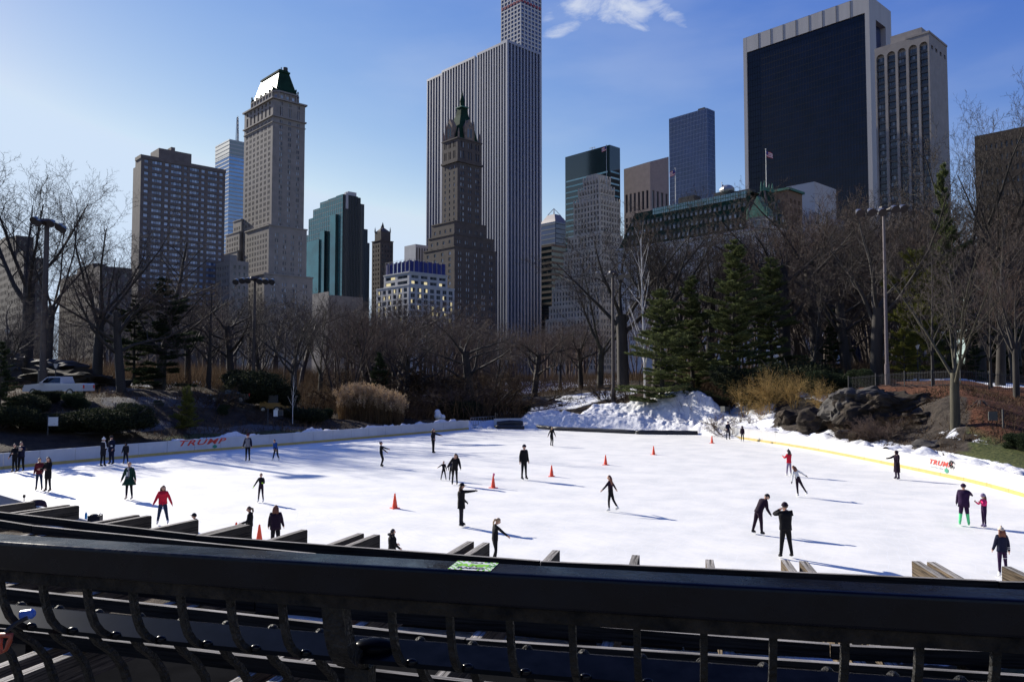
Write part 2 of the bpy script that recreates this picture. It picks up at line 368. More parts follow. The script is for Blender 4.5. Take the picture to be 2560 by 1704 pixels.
# ---- ice sheet
def ice_material():
    m, n, l, b = _new('ice'); tc = n.new('ShaderNodeTexCoord')
    def nz(scale, st, det=6, ro=.6):
        mp = n.new('ShaderNodeMapping'); mp.inputs['Scale'].default_value = st; mp.inputs['Rotation'].default_value = (0,0,R(20)); l.new(tc.outputs['Object'], mp.inputs[0])
        z = n.new('ShaderNodeTexNoise'); z.inputs['Scale'].default_value = scale; z.inputs['Detail'].default_value = det; z.inputs['Roughness'].default_value = ro
        l.new(mp.outputs[0], z.inputs['Vector']); return z.outputs['Fac']
    r = n.new('ShaderNodeValToRGB'); r.color_ramp.elements[0].position = .34; r.color_ramp.elements[1].position = .6
    r.color_ramp.elements[0].color = (.70,.70,.66,1); r.color_ramp.elements[1].color = (.86,.84,.77,1); l.new(nz(.45, (1,1,1), 9, .68), r.inputs[0])
    # fine skate cuts: thin curved lines from distorted wave texture
    last = r.outputs[0]
    for k, (sc_, rot) in enumerate(((.9, .4), (1.3, 1.7), (.7, 2.6))):
        mp = n.new('ShaderNodeMapping'); mp.inputs['Rotation'].default_value = (0,0,rot); l.new(tc.outputs['Object'], mp.inputs[0])
        w = n.new('ShaderNodeTexWave'); w.inputs['Scale'].default_value = sc_; w.inputs['Distortion'].default_value = 22; w.inputs['Detail'].default_value = 3; w.inputs['Detail Scale'].default_value = .25
        l.new(mp.outputs[0], w.inputs['Vector'])
        rr = n.new('ShaderNodeValToRGB'); rr.color_ramp.elements[0].position = .0; rr.color_ramp.elements[1].position = .02
        rr.color_ramp.elements[0].color = (1,1,1,1); rr.color_ramp.elements[1].color = (0,0,0,1); l.new(w.outputs['Fac'], rr.inputs[0])
        g = n.new('ShaderNodeMath'); g.operation = 'MULTIPLY'; l.new(rr.outputs[0], g.inputs[0]); g.inputs[1].default_value = .32
        mx = n.new('ShaderNodeMix'); mx.data_type = 'RGBA'; l.new(g.outputs[0], mx.inputs[0]); l.new(last, mx.inputs[6]); mx.inputs[7].default_value = (.62,.67,.72,1) if k else (.92,.93,.94,1)
        last = mx.outputs[2]
    l.new(last, b.inputs['Base Color'])
    mr = n.new('ShaderNodeMapRange'); mr.inputs['To Min'].default_value = .42; mr.inputs['To Max'].default_value = .7; l.new(nz(.3, (1,1,1)), mr.inputs[0]); l.new(mr.outputs[0], b.inputs['Roughness'])
    b.inputs['Specular IOR Level'].default_value = .35
    bp = n.new('ShaderNodeBump'); bp.inputs['Strength'].default_value = .25; bp.inputs['Distance'].default_value = .02
    l.new(nz(6, (1,1,1), 8), bp.inputs['Height']); l.new(bp.outputs[0], b.inputs['Normal'])
    return m
bm = bmesh.new(); vsb = [bm.verts.new((x, y, 0)) for x, y in POLY]; bm.faces.new(vsb); bmesh.ops.triangulate(bm, faces=bm.faces)
me = bpy.data.meshes.new('ice'); bm.to_mesh(me); bm.free(); me.materials.append(ice_material())
if me.polygons[0].normal.z < 0: me.flip_normals()
link('ice', me, kind='structure')

# ---- boards
M_board = mat('board_white', (.50,.50,.505), .45, spec=.2, var=.07, scale=.7, col2=(.55,.55,.545), objrand=False)
M_cap = mat('board_cap', (.58,.58,.58), .4)
M_kick = mat('kick_yellow', (.46,.34,.10), .5, var=.1, scale=2)
M_post = mat('grey_metal', (.3,.3,.31), .45, metal=.6)
M_black = mat('black_pad', (.012,.012,.015), .55, var=.4, scale=3)
RPTS = [Vector((x, y, 0)) for x, y in POLY]
RLEN = [0]
for i in range(len(RPTS)): RLEN.append(RLEN[-1] + (RPTS[(i+1) % len(RPTS)]-RPTS[i]).length)
def path_at(s):
    s = s % RLEN[-1]
    i = next(k for k in range(len(RPTS)) if RLEN[k+1] >= s); t = (s-RLEN[i])/max(1e-9, RLEN[i+1]-RLEN[i])
    return RPTS[i].lerp(RPTS[(i+1) % len(RPTS)], t)
_ps = None
def s_near(x, y):
    global _ps
    if _ps is None: _ps = [path_at(k/8) for k in range(int(RLEN[-1]*8))]
    q = Vector((x, y, 0)); return min(range(len(_ps)), key=lambda k: (_ps[k]-q).length_squared)/8
boards = thing('rink_boards', 'white dasher boards with yellow kick strip running all round the ice rink', 'rink boards', (0,0,0))
g0 = s_near(*G(1174,1072.7)); g1 = s_near(*G(1240,1066.5))
gap = (min(g0, g1), max(g0, g1))
N = round(RLEN[-1]/2.44); step = RLEN[-1]/N
for k in range(N):
    a, b_ = k*step, (k+1)*step
    mid = (a+b_)/2
    if gap[0] < mid < gap[1]: continue
    A, B = path_at(a), path_at(b_); d = (B-A).normalized(); out = Vector((d.y, -d.x, 0))
    if rink_dist([((A+B)/2+out*.5).x], [((A+B)/2+out*.5).y])[0] < 0: out = -out
    g = .012; A = A + d*g; B = B - d*g
    mb = MB(); mb.mi = 0
    def wallbox(o0, o1, z0, z1):
        vs = [A+out*o0, B+out*o0, B+out*o1, A+out*o1]
        mb.faces([p+Vector((0,0,z0)) for p in vs]+[p+Vector((0,0,z1)) for p in vs], [(0,3,2,1),(4,5,6,7),(0,1,5,4),(1,2,6,5),(2,3,7,6),(3,0,4,7)])
    wallbox(.02, .07, .0, 1.06); mb.mi = 1; wallbox(0, .11, 1.06, 1.1)
    mb.mi = 2; wallbox(.075, .12, .45, .5);
    o = mb.build('board_panel', [M_board, M_cap, M_post], boards)
    mb = MB(); wallbox(-.005, .02, 0.0, .21); mb.build('kick_strip', M_kick, o)
# lettering on the boards
M_red = mat('sign_red', (.62,.035,.02), .45); M_teal = mat('leaf_green', (.02,.22,.13), .5); M_grey = mat('faint_grey', (.4,.45,.48), .5)
def on_board(px, py, name, me_, m, sx=1.0):
    """place flat lettering facing the rink on the board seen at px"""
    p = gnd(px, py); s = s_near(p.x, p.y); a, b_ = path_at(s-.6), path_at(s+.6); d = (b_-a).normalized()
    inn = Vector((d.y, -d.x, 0))
    if rink_dist([(path_at(s)+inn*.5).x], [(path_at(s)+inn*.5).y])[0] > 0: inn = -inn
    if me_ is None: return path_at(s), d, inn
    xax = Vector((0,0,1)).cross(inn)
    Mx = Matrix((( xax.x, 0, inn.x), (xax.y, 0, inn.y), (0, 1, inn.z))).to_4x4(); return path_at(s), xax, inn, Mx
def leaf_mesh(r):
    mb = MB(); pts = []
    prof = [(0,-1.3),(.06,-.55),(.5,-.75),(.42,-.45),(1.0,-.35),(.78,-.05),(.95,.3),(.5,.2),(.42,.5),(.2,.35),(0,1.0)]
    pts = [(x*r, y*r) for x, y in prof] + [(-x*r, y*r) for x, y in reversed(prof[1:-1])]
    n_ = len(pts); mb.faces([(0,0,.004)]+[(x, y, .004) for x, y in pts], [(0, i+1, (i+1) % n_+1) for i in range(n_)]); return mb.mesh('leaf_emblem', M_teal)
for (px, py, w) in ((500, 1129, 4.3), (2353, 1189, 2.45)):
    p, xax, inn, Mx = on_board(px, py, '', 1, None)
    me_ = text_mesh('TRUMP', .62 if px < 1000 else .44, .35, .012 if px < 1000 else .008, space=1.14)
    me_.materials.append(M_red); xs_ = [v.co.x for v in me_.vertices]; k = w/(max(xs_)-min(xs_))
    zc = .62 if px < 1000 else .66
    o = link('lettering', me_, boards); o.matrix_world = Matrix.Translation(p+inn*.008+Vector((0,0,zc))) @ Mx @ Matrix.Diagonal((k,1,1,1))
    me2 = text_mesh('CENTRAL PARK', .17, 0, .0); me2.materials.append(M_grey); xs_ = [v.co.x for v in me2.vertices]; k2 = w*.6/(max(xs_)-min(xs_))
    o = link('lettering', me2, boards); o.matrix_world = Matrix.Translation(p+inn*.008+xax*(-w*.15)+Vector((0,0,zc-.24))) @ Mx @ Matrix.Diagonal((k2,1,1,1))
    o = link('leaf_emblem', leaf_mesh(.25), boards); o.matrix_world = Matrix.Translation(p+inn*.006+xax*(w*.3)+Vector((0,0,zc-.22))) @ Mx
# ---- near-side floor under the pergola and terrace
def pol(Rr, phi, z): a = R(phi); return Vector((CEN[0]+Rr*math.sin(a), CEN[1]-Rr*math.cos(a), z))
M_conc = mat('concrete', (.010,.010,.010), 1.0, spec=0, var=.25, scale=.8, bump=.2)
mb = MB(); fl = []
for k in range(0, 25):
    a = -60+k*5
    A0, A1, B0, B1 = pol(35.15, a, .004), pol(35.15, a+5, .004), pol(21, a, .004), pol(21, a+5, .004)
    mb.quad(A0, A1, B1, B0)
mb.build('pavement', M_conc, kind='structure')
mb = MB()
for k in range(0, 50):
    a = -60+k*2.5
    A0, A1, B0, B1 = pol(35.15, a, 4.6), pol(35.15, a+2.5, 4.6), pol(60, a, 4.6), pol(60, a+2.5, 4.6)
    mb.quad(A0, B0, B1, A1); mb.quad(pol(35.15, a, -.2), pol(35.15, a, 4.6), pol(35.15, a+2.5, 4.6), pol(35.15, a+2.5, -.2))
mb.build('terrace', mat('terrace_stone', (.2,.19,.17), .85, var=.2, scale=1.2, bump=.3), kind='structure')
# ============================================================ buildings
GA = R(43.0)                                    # street grid: local x runs right and away, local y left and away
BX = Vector((math.cos(GA), math.sin(GA), 0)); BY = Vector((-math.sin(GA), math.cos(GA), 0))
GROUND_Z = 6.3
def solve_t(P0, d, px):
    k = (px-1280)/F; D0 = P0.y*cP + (P0.z-CAMZ)*sP
    return (k*D0-P0.x)/(d.x-k*d.y*cP)
class Bld:
    def __init__(s, name, label, cat, pxl, pxc, pxr, pytop, Y, group=None):
        s.C = at(pxc, pytop, Y); s.top = s.C.z-GROUND_Z
        s.Lx = solve_t(s.C, BX, pxr); s.Ly = solve_t(s.C, BY, pxl); s.Y = Y
        s.o = thing(name, label, cat, (s.C.x, s.C.y, GROUND_Z), GA, group)
        s.base = Vector((s.C.x, s.C.y, 0))
    def z(s, py, px=None):
        """height above ground of a point seen at row py on the near corner edge"""
        p = at(px if px is not None else proj((s.C.x, s.C.y, CAMZ))[0], py, s.C.y); return p.z-GROUND_Z
    def zat(s, py, x, y):
        """local height of a point seen at row py that stands at local x,y"""
        w = s.base + BX*x + BY*y; px = proj((w.x, w.y, CAMZ+30))[0]; return at(px, py, w.y).z-GROUND_Z
    def x(s, px, y=0.0, z=60): return solve_t(s.C + BY*y, BX, px)
    def y(s, px, x=0.0, z=60): return solve_t(s.C + BX*x, BY, px)
    def add(s, name, mb, mats, **kw): return mb.build(name, mats, s.o, **kw)
def fpoint(face, pos, u, z, d): return (u, pos+d, z) if face == 'R' else (pos+d, u, z)
def fquad(mb, face, pos, u0, u1, z0, z1, d=0):
    a, b, c, e = (fpoint(face, pos, u, z, d) for u, z in ((u0, z0), (u1, z0), (u1, z1), (u0, z1)))
    mb.poly([a, b, c, e] if face == 'R' else [b, a, e, c])
def facade(wall, glass, face, pos, u0, u1, z0, z1, cols, rows, depth=.35, singles=None):
    """wall with real openings: cols = [(ua, ub)], rows = [(za, zb)]; reveals; panes set back"""
    cols = [c for c in sorted(cols) if c[0] > u0 and c[1] < u1]; rows = [r for r in sorted(rows) if r[0] > z0 and r[1] < z1]
    edges = [u0] + [v for c in cols for v in c] + [u1]
    for i in range(0, len(edges), 2): fquad(wall, face, pos, edges[i], edges[i+1], z0, z1)
    for ua, ub in cols:
        ze = [z0] + [v for r in rows for v in r] + [z1]
        for i in range(0, len(ze), 2): fquad(wall, face, pos, ua, ub, ze[i], ze[i+1])
        for za, zb in rows:
            P = lambda u, z, d: fpoint(face, pos, u, z, d)
            wall.poly([P(ua,za,0), P(ub,za,0), P(ub,za,depth), P(ua,za,depth)]); wall.poly([P(ua,zb,0), P(ub,zb,0), P(ub,zb,depth), P(ua,zb,depth)])
            wall.poly([P(ua,za,0), P(ua,zb,0), P(ua,zb,depth), P(ua,za,depth)]); wall.poly([P(ub,za,0), P(ub,zb,0), P(ub,zb,depth), P(ub,za,depth)])
            if singles is None: fquad(glass, face, pos, ua, ub, za, zb, depth)
            else: singles(face, pos, ua, ub, za, zb, depth)
def shell(mb, x0, x1, y0, y1, z0, z1, front=False):
    """back faces and roof of a block; front faces too if asked"""
    mb.quad((x0,y0,z1),(x1,y0,z1),(x1,y1,z1),(x0,y1,z1)); mb.quad((x1,y0,z0),(x1,y1,z0),(x1,y1,z1),(x1,y0,z1)); mb.quad((x1,y1,z0),(x0,y1,z0),(x0,y1,z1),(x1,y1,z1))
    if front: mb.quad((x0,y0,z0),(x1,y0,z0),(x1,y0,z1),(x0,y0,z1)); mb.quad((x0,y1,z0),(x0,y0,z0),(x0,y0,z1),(x0,y1,z1))
def even(a, b, n, frac, pad=0.0):
    w = (b-a)/n; return [(a+w*(i+.5-frac/2), a+w*(i+.5+frac/2)) for i in range(n)]
def pairs(a, b, n, frac=.5, gapf=.12):
    out = []
    w = (b-a)/n
    for i in range(n):
        c = a+w*(i+.5); h = w*frac/2; g = w*gapf/2; out += [(c-h, c-g), (c+g, c+h)]
    return out
_wm = {}
def window_factory(parent, frame_m, pane_m, lights=1, rail=False, name='window', key=''):
    """one window object (frame, mullions, pane) shared by every opening of its size"""
    def f(face, pos, ua, ub, za, zb, depth):
        w, h = round(abs(ub-ua), 2), round(zb-za, 2); k = (key, face, w, h, lights, rail)
        if k not in _wm:
            mb = MB(); t = .12
            def bx(a0, a1, b0, b1, d0, d1):
                if face == 'R': mb.box(a0, d0, b0, a1, d1, b1)
                else: mb.box(d0, a0, b0, d1, a1, b1)
            mb.mi = 0; bx(-w/2, -w/2+t, 0, h, .1, .3); bx(w/2-t, w/2, 0, h, .1, .3); bx(-w/2+t, w/2-t, 0, t, .1, .3); bx(-w/2+t, w/2-t, h-t, h, .1, .3)
            for i in range(1, lights): bx(-w/2+w*i/lights-.05, -w/2+w*i/lights+.05, t, h-t, .12, .28)
            if rail: bx(-w/2+t, w/2-t, h*.48, h*.52, .12, .28)
            mb.mi = 1
            for i in range(lights): fquad(mb, face, 0, -w/2+w*i/lights+.02, -w/2+w*(i+1)/lights-.02, .02, h-.02, .2)
            _wm[k] = mb.mesh(name, [frame_m, pane_m])
        um = (ua+ub)/2
        link(name, _wm[k], parent, loc=(um, pos+depth-.3, za) if face == 'R' else (pos+depth-.3, um, za))
    return f
def corn(mb, x0, x1, y0, y1, z, h, out): mb.box(x0-out, y0-out, z, x1+out, y1+out, z+h)

brick = mat('brown_brick', (.135,.112,.105), .85, var=.18, scale=.35, bump=.1, bscale=3)
stone = mat('buff_stone', (.235,.21,.19), .85, var=.16, scale=.25, bump=.15, bscale=2)
stone_l = mat('pale_stone', (.50,.44,.365), .8, var=.14, scale=.2)
stone_d = mat('dark_brick', (.085,.068,.06), .85, var=.22, scale=.3)
conc = mat('white_concrete', (.42,.42,.43), .7, var=.08, scale=.2)
marble = mat('white_marble', (.25,.265,.33), .5, var=.1, scale=.1, stretch=(1,1,.05))
traver = mat('travertine', (.36,.35,.35), .7, var=.1, scale=.12, stretch=(1,1,.12))
copper = mat('green_copper', (.010,.034,.020), .85, spec=.15, var=.3, scale=.25, bump=.1)
copper_l = mat('pale_copper', (.06,.16,.12), .7, spec=.2, var=.2, scale=.4)
copper_g = mat('sun_glint_copper_roof', (.07,.10,.09), .34, metal=.35, var=.15, scale=.6)  # sun glare put into colour and gloss of the left roof face only
tar = mat('roof_dark', (.05,.05,.05), .9)
w_dark = pane_mat('dark_panes', (.02,.025,.035), (.20,.23,.27), .12, .8)
w_blue = pane_mat('blue_panes', (.05,.08,.19), (.34,.43,.62), .1, .4, spec=.8)
w_hotel = pane_mat('hotel_panes', (.04,.05,.08), (.50,.55,.62), .1, .45, spec=.8)
w_pale = pane_mat('pale_panes', (.05,.06,.09), (.42,.45,.5), .15, .6)
w_lit = pane_mat('office_panes', (.03,.04,.05), (.22,.24,.24), .12, .7, lit=.22)
frame_w = mat('window_frame', (.3,.3,.3), .5)
frame_d = mat('dark_frame', (.05,.05,.055), .5)
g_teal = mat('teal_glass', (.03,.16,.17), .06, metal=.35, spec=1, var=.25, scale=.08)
g_black = mat('black_glass', (.004,.007,.022), .10, spec=.25, var=.35, scale=.12)
g_navy = mat('navy_glass', (.028,.048,.13), .08, metal=.2, spec=.9, var=.3, scale=.05)
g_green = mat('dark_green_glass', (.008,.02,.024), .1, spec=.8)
g_sky = mat('sky_glass', (.12,.22,.42), .08, metal=.55, spec=1, var=.15, scale=.04)
mull = mat('mullion', (.09,.10,.12), .4, metal=.5)

# ---- 1 brown brick apartment slab on the left
b = Bld('apartment_block', 'wide brown brick apartment block with rows of broad windows, leftmost tall building', 'building', 323.8, 353, 563.6, 389, 370)
H = b.top; wl_, gl_ = MB(), MB()
fr = 15.4/F*370; rows = [(H-(i+1)*fr-.1, H-(i+1)*fr+1.5) for i in range(0, 24)]
px_cols = [(361,372,1),(381,406,4),(413,423,1),(428,455,4),(460,469,1),(475,499,4),(504,513,1),(520,544,4),(549,558,1)]
wf = {k: window_factory(b.o, brick if k == 1 else frame_d, w_blue, k, key='apt') for k in (1, 4)}
def sgl(face, pos, ua, ub, za, zb, d): wf[4 if ub-ua > 4.5 else 1](face, pos, ua, ub, za, zb, d)
cols = [(b.x(p0), b.x(p1)) for p0, p1, k in px_cols]
facade(wl_, gl_, 'R', 0, 0, b.Lx, 0, H, cols, rows, .4, sgl)
yl = b.y(338.7)
facade(wl_, gl_, 'L', 0, 0, yl, 0, H, [], [])
shell(wl_, 0, b.Lx, 0, yl, 0, H)
xw = 3.0
facade(wl_, gl_, 'L', xw, yl, b.Ly+4, 0, H-1.5, [], []); shell(wl_, xw, b.Lx, yl, b.Ly+4, 0, H-1.5)
wl_.box(b.x(404), 4, H, b.x(486), 16, H+6.5); wl_.box(b.x(440), 7, H+6.5, b.x(450), 12, H+9)
wl_.box(-.25, -.25, H-1.1, b.Lx+.2, .0, H+.6); wl_.box(-.25, .0, H-1.1, .0, yl, H+.6)
b.add('wall', wl_, brick)
mb = MB()
for za, zb in rows[:14]: mb.box(xw-.3, yl+1.5, za, xw-.05, yl+4.5, zb)
b.add('side_window', mb, w_dark, kind='stuff')
# ---- 2 blue glass tower with mast
b = Bld('glass_office_tower', 'pale blue banded glass skyscraper with a lattice mast behind the tall stone hotel', 'building', 539, 574, 640, 348, 800)
H = b.top; mb = MB(); shell(mb, 0, b.Lx, 0, b.Ly, 0, H, True); b.add('glass_body', mb, g_sky)
mb = MB(); k = 0; z = H
while z > 0:
    h = 1.3; mb.box(-.35, -.35, z-h, b.Lx+.3, b.Ly+.3, z); z -= 4.1; k += 1
b.add('floor_band', mb, mat('band_grey', (.35,.38,.40), .6), kind='stuff')
mb = MB(); z0 = b.z(386); mb.box(-.2, -.2, z0, b.Lx+.2, b.Ly+.2, H-.3); b.add('louvre_crown', mb, mat('crown_grey', (.22,.28,.29), .5, var=.1))
mb = MB(); ax, ay = b.x(596), 3; zt = b.z(287)
for dx, dy in ((-1,-1),(1,-1),(1,1),(-1,1)): mb.bar((ax+dx*1.2, ay+dy*1.2, H-.5), (ax+dx*.6, ay+dy*.6, zt), .35, .35)
for i in range(16):
    z = H+(zt-H)*i/16; s_ = 1.2-.6*i/16
    for sx, sy in ((-1,-1),(1,-1)): mb.bar((ax+sx*s_, ay+sy*s_, z), (ax+sy*-s_, ay+sx*s_, z+3), .25, .25)
    mb.bar((ax-s_, ay-s_, z+3), (ax+s_, ay+s_, z), .25, .25); mb.bar((ax+s_, ay-s_, z+3), (ax-s_, ay-s_, z), .25, .25)
b.add('lattice_mast', mb, M_post)

# ---- 3 tall stone hotel with copper mansard
b = Bld('stone_hotel_tower', 'tall buff stone hotel tower with a chamfered crown and steep copper mansard roof', 'building', 611.4, 683, 763, 244.5, 400)
H = b.top; wl_, gl_ = MB(), MB(); Lx, Ly = b.Lx, b.Ly
zc1 = b.z(290)                        # belt under the crown storeys
zs = b.z(566)
fl = 13.4/F*400
rows = [(zc1-(i+1)*fr_, zc1-(i+1)*fr_+1.75) for fr_ in [2.86] for i in range(0, 60) if zc1-(i+1)*fr_ > 8]
cl = pairs(1.5, Ly-1.5, 7, .5, .12)[0:14]; cr_ = pairs(2.2, Lx-1.5, 3, .32, .07)
facade(wl_, gl_, 'L', 0, 0, Ly, 0, zc1, cl, rows); facade(wl_, gl_, 'R', 0, 0, Lx, 0, zc1, cr_, rows)
rows2 = [(zc1+1.2, zc1+5.8), (zc1+6.8, H-1.0)]
facade(wl_, gl_, 'L', 0, 0, Ly, zc1, H, even(1.5, Ly-1.5, 7, .4), rows2, .8); facade(wl_, gl_, 'R', 0, 0, Lx, zc1, H, pairs(2.2, Lx-1.5, 3, .3, .08), rows2, .5)
shell(wl_, 0, Lx, 0, Ly, 0, H)
for z, o_, h in ((zc1, .7, .6), (zc1-3.1, .35, .4), (H-.3, .9, .8), (b.z(305), .3, .3)): corn(wl_, 0, Lx, 0, Ly, z, h, o_)
# upper tier with chamfered corners
ix0, ix1, iy0, iy1 = 1.6, Lx-2.2, 1.6, Ly-3.2; z1, z2 = H+.5, b.z(222)
ch = 2.4
def octa(x0, x1, y0, y1, c): return [(x0+c, y0), (x1-c, y0), (x1, y0+c), (x1, y1-c), (x1-c, y1), (x0+c, y1), (x0, y1-c), (x0, y0+c)]
o1 = octa(ix0, ix1, iy0, iy1, ch)
for i in range(8):
    a_, c_ = o1[i], o1[(i+1) % 8]; wl_.quad((*a_, z1), (*c_, z1), (*c_, z2), (*a_, z2))
wl_.poly([(*p, z2) for p in o1])
for i in range(8):
    a_, c_ = Vector(o1[i]), Vector(o1[(i+1) % 8]); d_ = (c_-a_); n_ = max(1, int(d_.length/3.2)); nn_ = Vector((d_.y, -d_.x)).normalized()
    for k in range(n_):
        p0, p1 = a_+d_*((k+.3)/n_), a_+d_*((k+.7)/n_); q0, q1 = p0+nn_*.05, p1+nn_*.05
        gl_.quad((*q0, z1+1.0), (*q1, z1+1.0), (*q1, z2-1.8), (*q0, z2-1.8))
    for k in range(n_+1):
        p0 = a_+d_*(k/n_)+nn_*.2; wl_.box(p0.x-.35, p0.y-.35, z1, p0.x+.35, p0.y+.35, z2-.7)
wl_.poly([(*(Vector(p)+(Vector(p)-Vector(((ix0+ix1)/2, (iy0+iy1)/2))).normalized()*.8), z2+.5) for p in o1])
ob = [(*(Vector(p)+(Vector(p)-Vector(((ix0+ix1)/2, (iy0+iy1)/2))).normalized()*.8),) for p in o1]
for i in range(8): a_, c_ = ob[i], ob[(i+1) % 8]; wl_.quad((*a_, z2-.4), (*c_, z2-.4), (*c_, z2+.5), (*a_, z2+.5))
# lower wings and setbacks
x0b, y0b = -2.5, -2.0
for (ya, yb, xa, xb, pyt) in ((-2.0, b.y(628), -2.2, Lx+.8, 566), (-5.5, b.y(560), -6, Lx+2.6, 690)):
    zt = b.z(pyt); rw = [r for r in rows if r[1] < zt-1]
    facade(wl_, gl_, 'L', xa, ya, yb, 0, zt, pairs(ya+1.5, yb-1.5, max(3, int((yb-ya)/3.4)), .5), rw)
    facade(wl_, gl_, 'R', ya, xa, xb, 0, zt, pairs(xa+2, xb-1.5, 4, .4), rw); shell(wl_, xa, xb, ya, yb, 0, zt); corn(wl_, xa, xb, ya, yb, zt, .7, .35)
xa, ya, yb = -1.0, Ly-.5, b.y(563, -1)
for k, (pyt, yy) in enumerate(((556, .45), (590, .75), (640, 1.0))):
    ye = ya + (yb-ya)*yy; zt = b.zat(pyt, xa-k, ye); rw = [r for r in rows if r[1] < zt-1]
    facade(wl_, gl_, 'L', xa-k, ya, ye, 0, zt, pairs(ya+1, ye-1, 3+2*k, .55), rw); shell(wl_, xa-k, xa+14, ya, ye, 0, zt); fquad(wl_, 'R', ya, xa-k, xa+14, 0, zt); corn(wl_, xa-k, xa+14, ya, ye, zt, .5, .2)
b.add('wall', wl_, stone); b.add('window', gl_, w_hotel, kind='stuff')
mb = MB(); zr = b.z(163); o2 = [(ix0+1.2, iy0+1.2), (ix1-1.0, iy0+1.2), (ix1-1.0, iy1-1.0), (ix0+1.2, iy1-1.0)]
t0 = [(ix0+4.4, iy0+4.4), (ix1-4.2, iy0+4.4), (ix1-4.2, iy1-4.0), (ix0+4.4, iy1-4.0)]
for i in range(4): mb.mi = 1 if i == 3 else 0; a_, c_ = o2[i], o2[(i+1) % 4]; d_, e_ = t0[(i+1) % 4], t0[i]; mb.quad((*a_, z2+.5), (*c_, z2+.5), (*d_, zr), (*e_, zr))
mb.mi = 0; mb.box(t0[0][0]-.4, t0[0][1]-.4, zr, t0[2][0]+.4, t0[2][1]+.4, zr+.9); mb.box(t0[0][0]+.3, t0[0][1]+.3, zr+.9, t0[2][0]-.3, t0[2][1]-.3, zr+1.6)
b.add('mansard_roof', mb, [copper, copper_g])
mb = MB(); mb.tube([(t0[1][0]-1.4, t0[0][1]+1.6, zr+1.2), (t0[1][0]-1.4, t0[0][1]+1.6, zr+3.6)], 1.2, 10); mb.tube([(t0[1][0]-4, t0[0][1]+1.2, zr+1.2), (t0[1][0]-4, t0[0][1]+1.2, zr+3.0)], .25, 6); b.add('roof_tank', mb, tar)
for i, p in enumerate(o1):
    mb = MB(); mb.tube([(*p, z2+.4), (*p, z2+1.2), (*p, z2+1.6), (*p, z2+2.8), (*p, z2+3.6)], [.5,.55,.25,.5,.05], 8); b.add('urn_finial', mb, copper)
mb = MB()
for k in range(6):
    yy = iy0+2+k*(iy1-iy0-4)/5; mb.poly([(ix0+.1, yy-1.0, z2+.5), (ix0+.1, yy+1.0, z2+.5), (ix0+.1, yy+.4, z2+1.6), (ix0+.1, yy, z2+3.0), (ix0+.1, yy-.4, z2+1.6)]); mb.box(ix0+.1, yy-.6, z2+.5, ix0+1.4, yy+.6, z2+2.2)
b.add('dormer_cresting', mb, copper)

# ---- 4 stepped green glass tower
b = Bld('green_glass_tower', 'stepped teal glass tower with a dark right flank beside the stone hotel', 'building', 760, 857, 925, 485, 560)
H = b.top; gm_, gd_ = MB(), MB()
steps = [(840, 895, 485), (820, 902, 497), (800, 902, 507), (783, 911, 525), (772, 911, 548), (762, 920, 590), (761, 925, 622)]
last = None; lev = []
xx = -4.0
for k, (pl, pr, pt) in enumerate(steps):
    ys = b.y(pl); xe = b.x(pr); zt = b.zat(pt, 0, ys) if k else H
    lev.append((ys, xe, min(zt, H-.5*k)))
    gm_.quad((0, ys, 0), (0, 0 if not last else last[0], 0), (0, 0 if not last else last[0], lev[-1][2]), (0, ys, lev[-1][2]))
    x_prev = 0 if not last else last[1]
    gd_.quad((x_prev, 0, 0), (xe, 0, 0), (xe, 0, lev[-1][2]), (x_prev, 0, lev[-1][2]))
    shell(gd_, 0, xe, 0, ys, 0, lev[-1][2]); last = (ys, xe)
# projecting prismatic bays on the left face
for (p0, p1, pt, dpt) in ((833, 846, 536, 2.2), (811, 822, 578, 3.4), (779, 812, 600, 4.6)):
    y0_, y1_ = b.y(p1), b.y(p0); zt = b.zat(pt, 0, y0_); gm_.quad((-dpt, y1_, 0), (-dpt, y0_, 0), (-dpt, y0_, zt), (-dpt, y1_, zt)); gd_.quad((-dpt, y0_, 0), (0, y0_, 0), (0, y0_, zt), (-dpt, y0_, zt)); gd_.quad((-dpt, y0_, zt), (0, y0_, zt), (0, y1_, zt), (-dpt, y1_, zt))
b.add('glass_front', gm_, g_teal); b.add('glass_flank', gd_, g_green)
mb = MB(); z = 4
while z < H: 
    for ys, xe, zt in lev[-1:]:
        pass
    ymax = max([y for y, x, zt in lev if zt > z] or [1]); mb.box(-.12, 0, z, -.02, ymax, z+.22); z += 3.6
for k in range(1, 20):
    yv = lev[-1][0]*k/20; zt = min([zt for y, x, zt in lev if y > yv][:1] or [H]); mb.box(-.14, yv-.08, 0, -.02, yv+.08, zt)
for k in range(1, 18):
    xv = lev[-1][1]*k/18; zt = min([zt for y, x, zt in lev if x > xv][:1] or [H]); mb.box(xv-.1, -.14, 0, xv+.1, -.02, zt)
b.add('mullion_grid', mb, mull, kind='stuff')
mb = MB(); mb.box(b.x(864), -.6, b.z(520), b.x(870), 2, b.z(480)); mb.box(b.x(872), 1, H-.2, b.x(893), 5, H+3); b.add('roof_stack', mb, conc)
mb = MB(); zt = b.z(742); mb.box(-14, -6, 0, b.Lx*.6, b.y(786), zt); mb.box(-14, -6, zt, -13.5, b.y(786), zt+2.4)
b.add('podium', mb, stone)

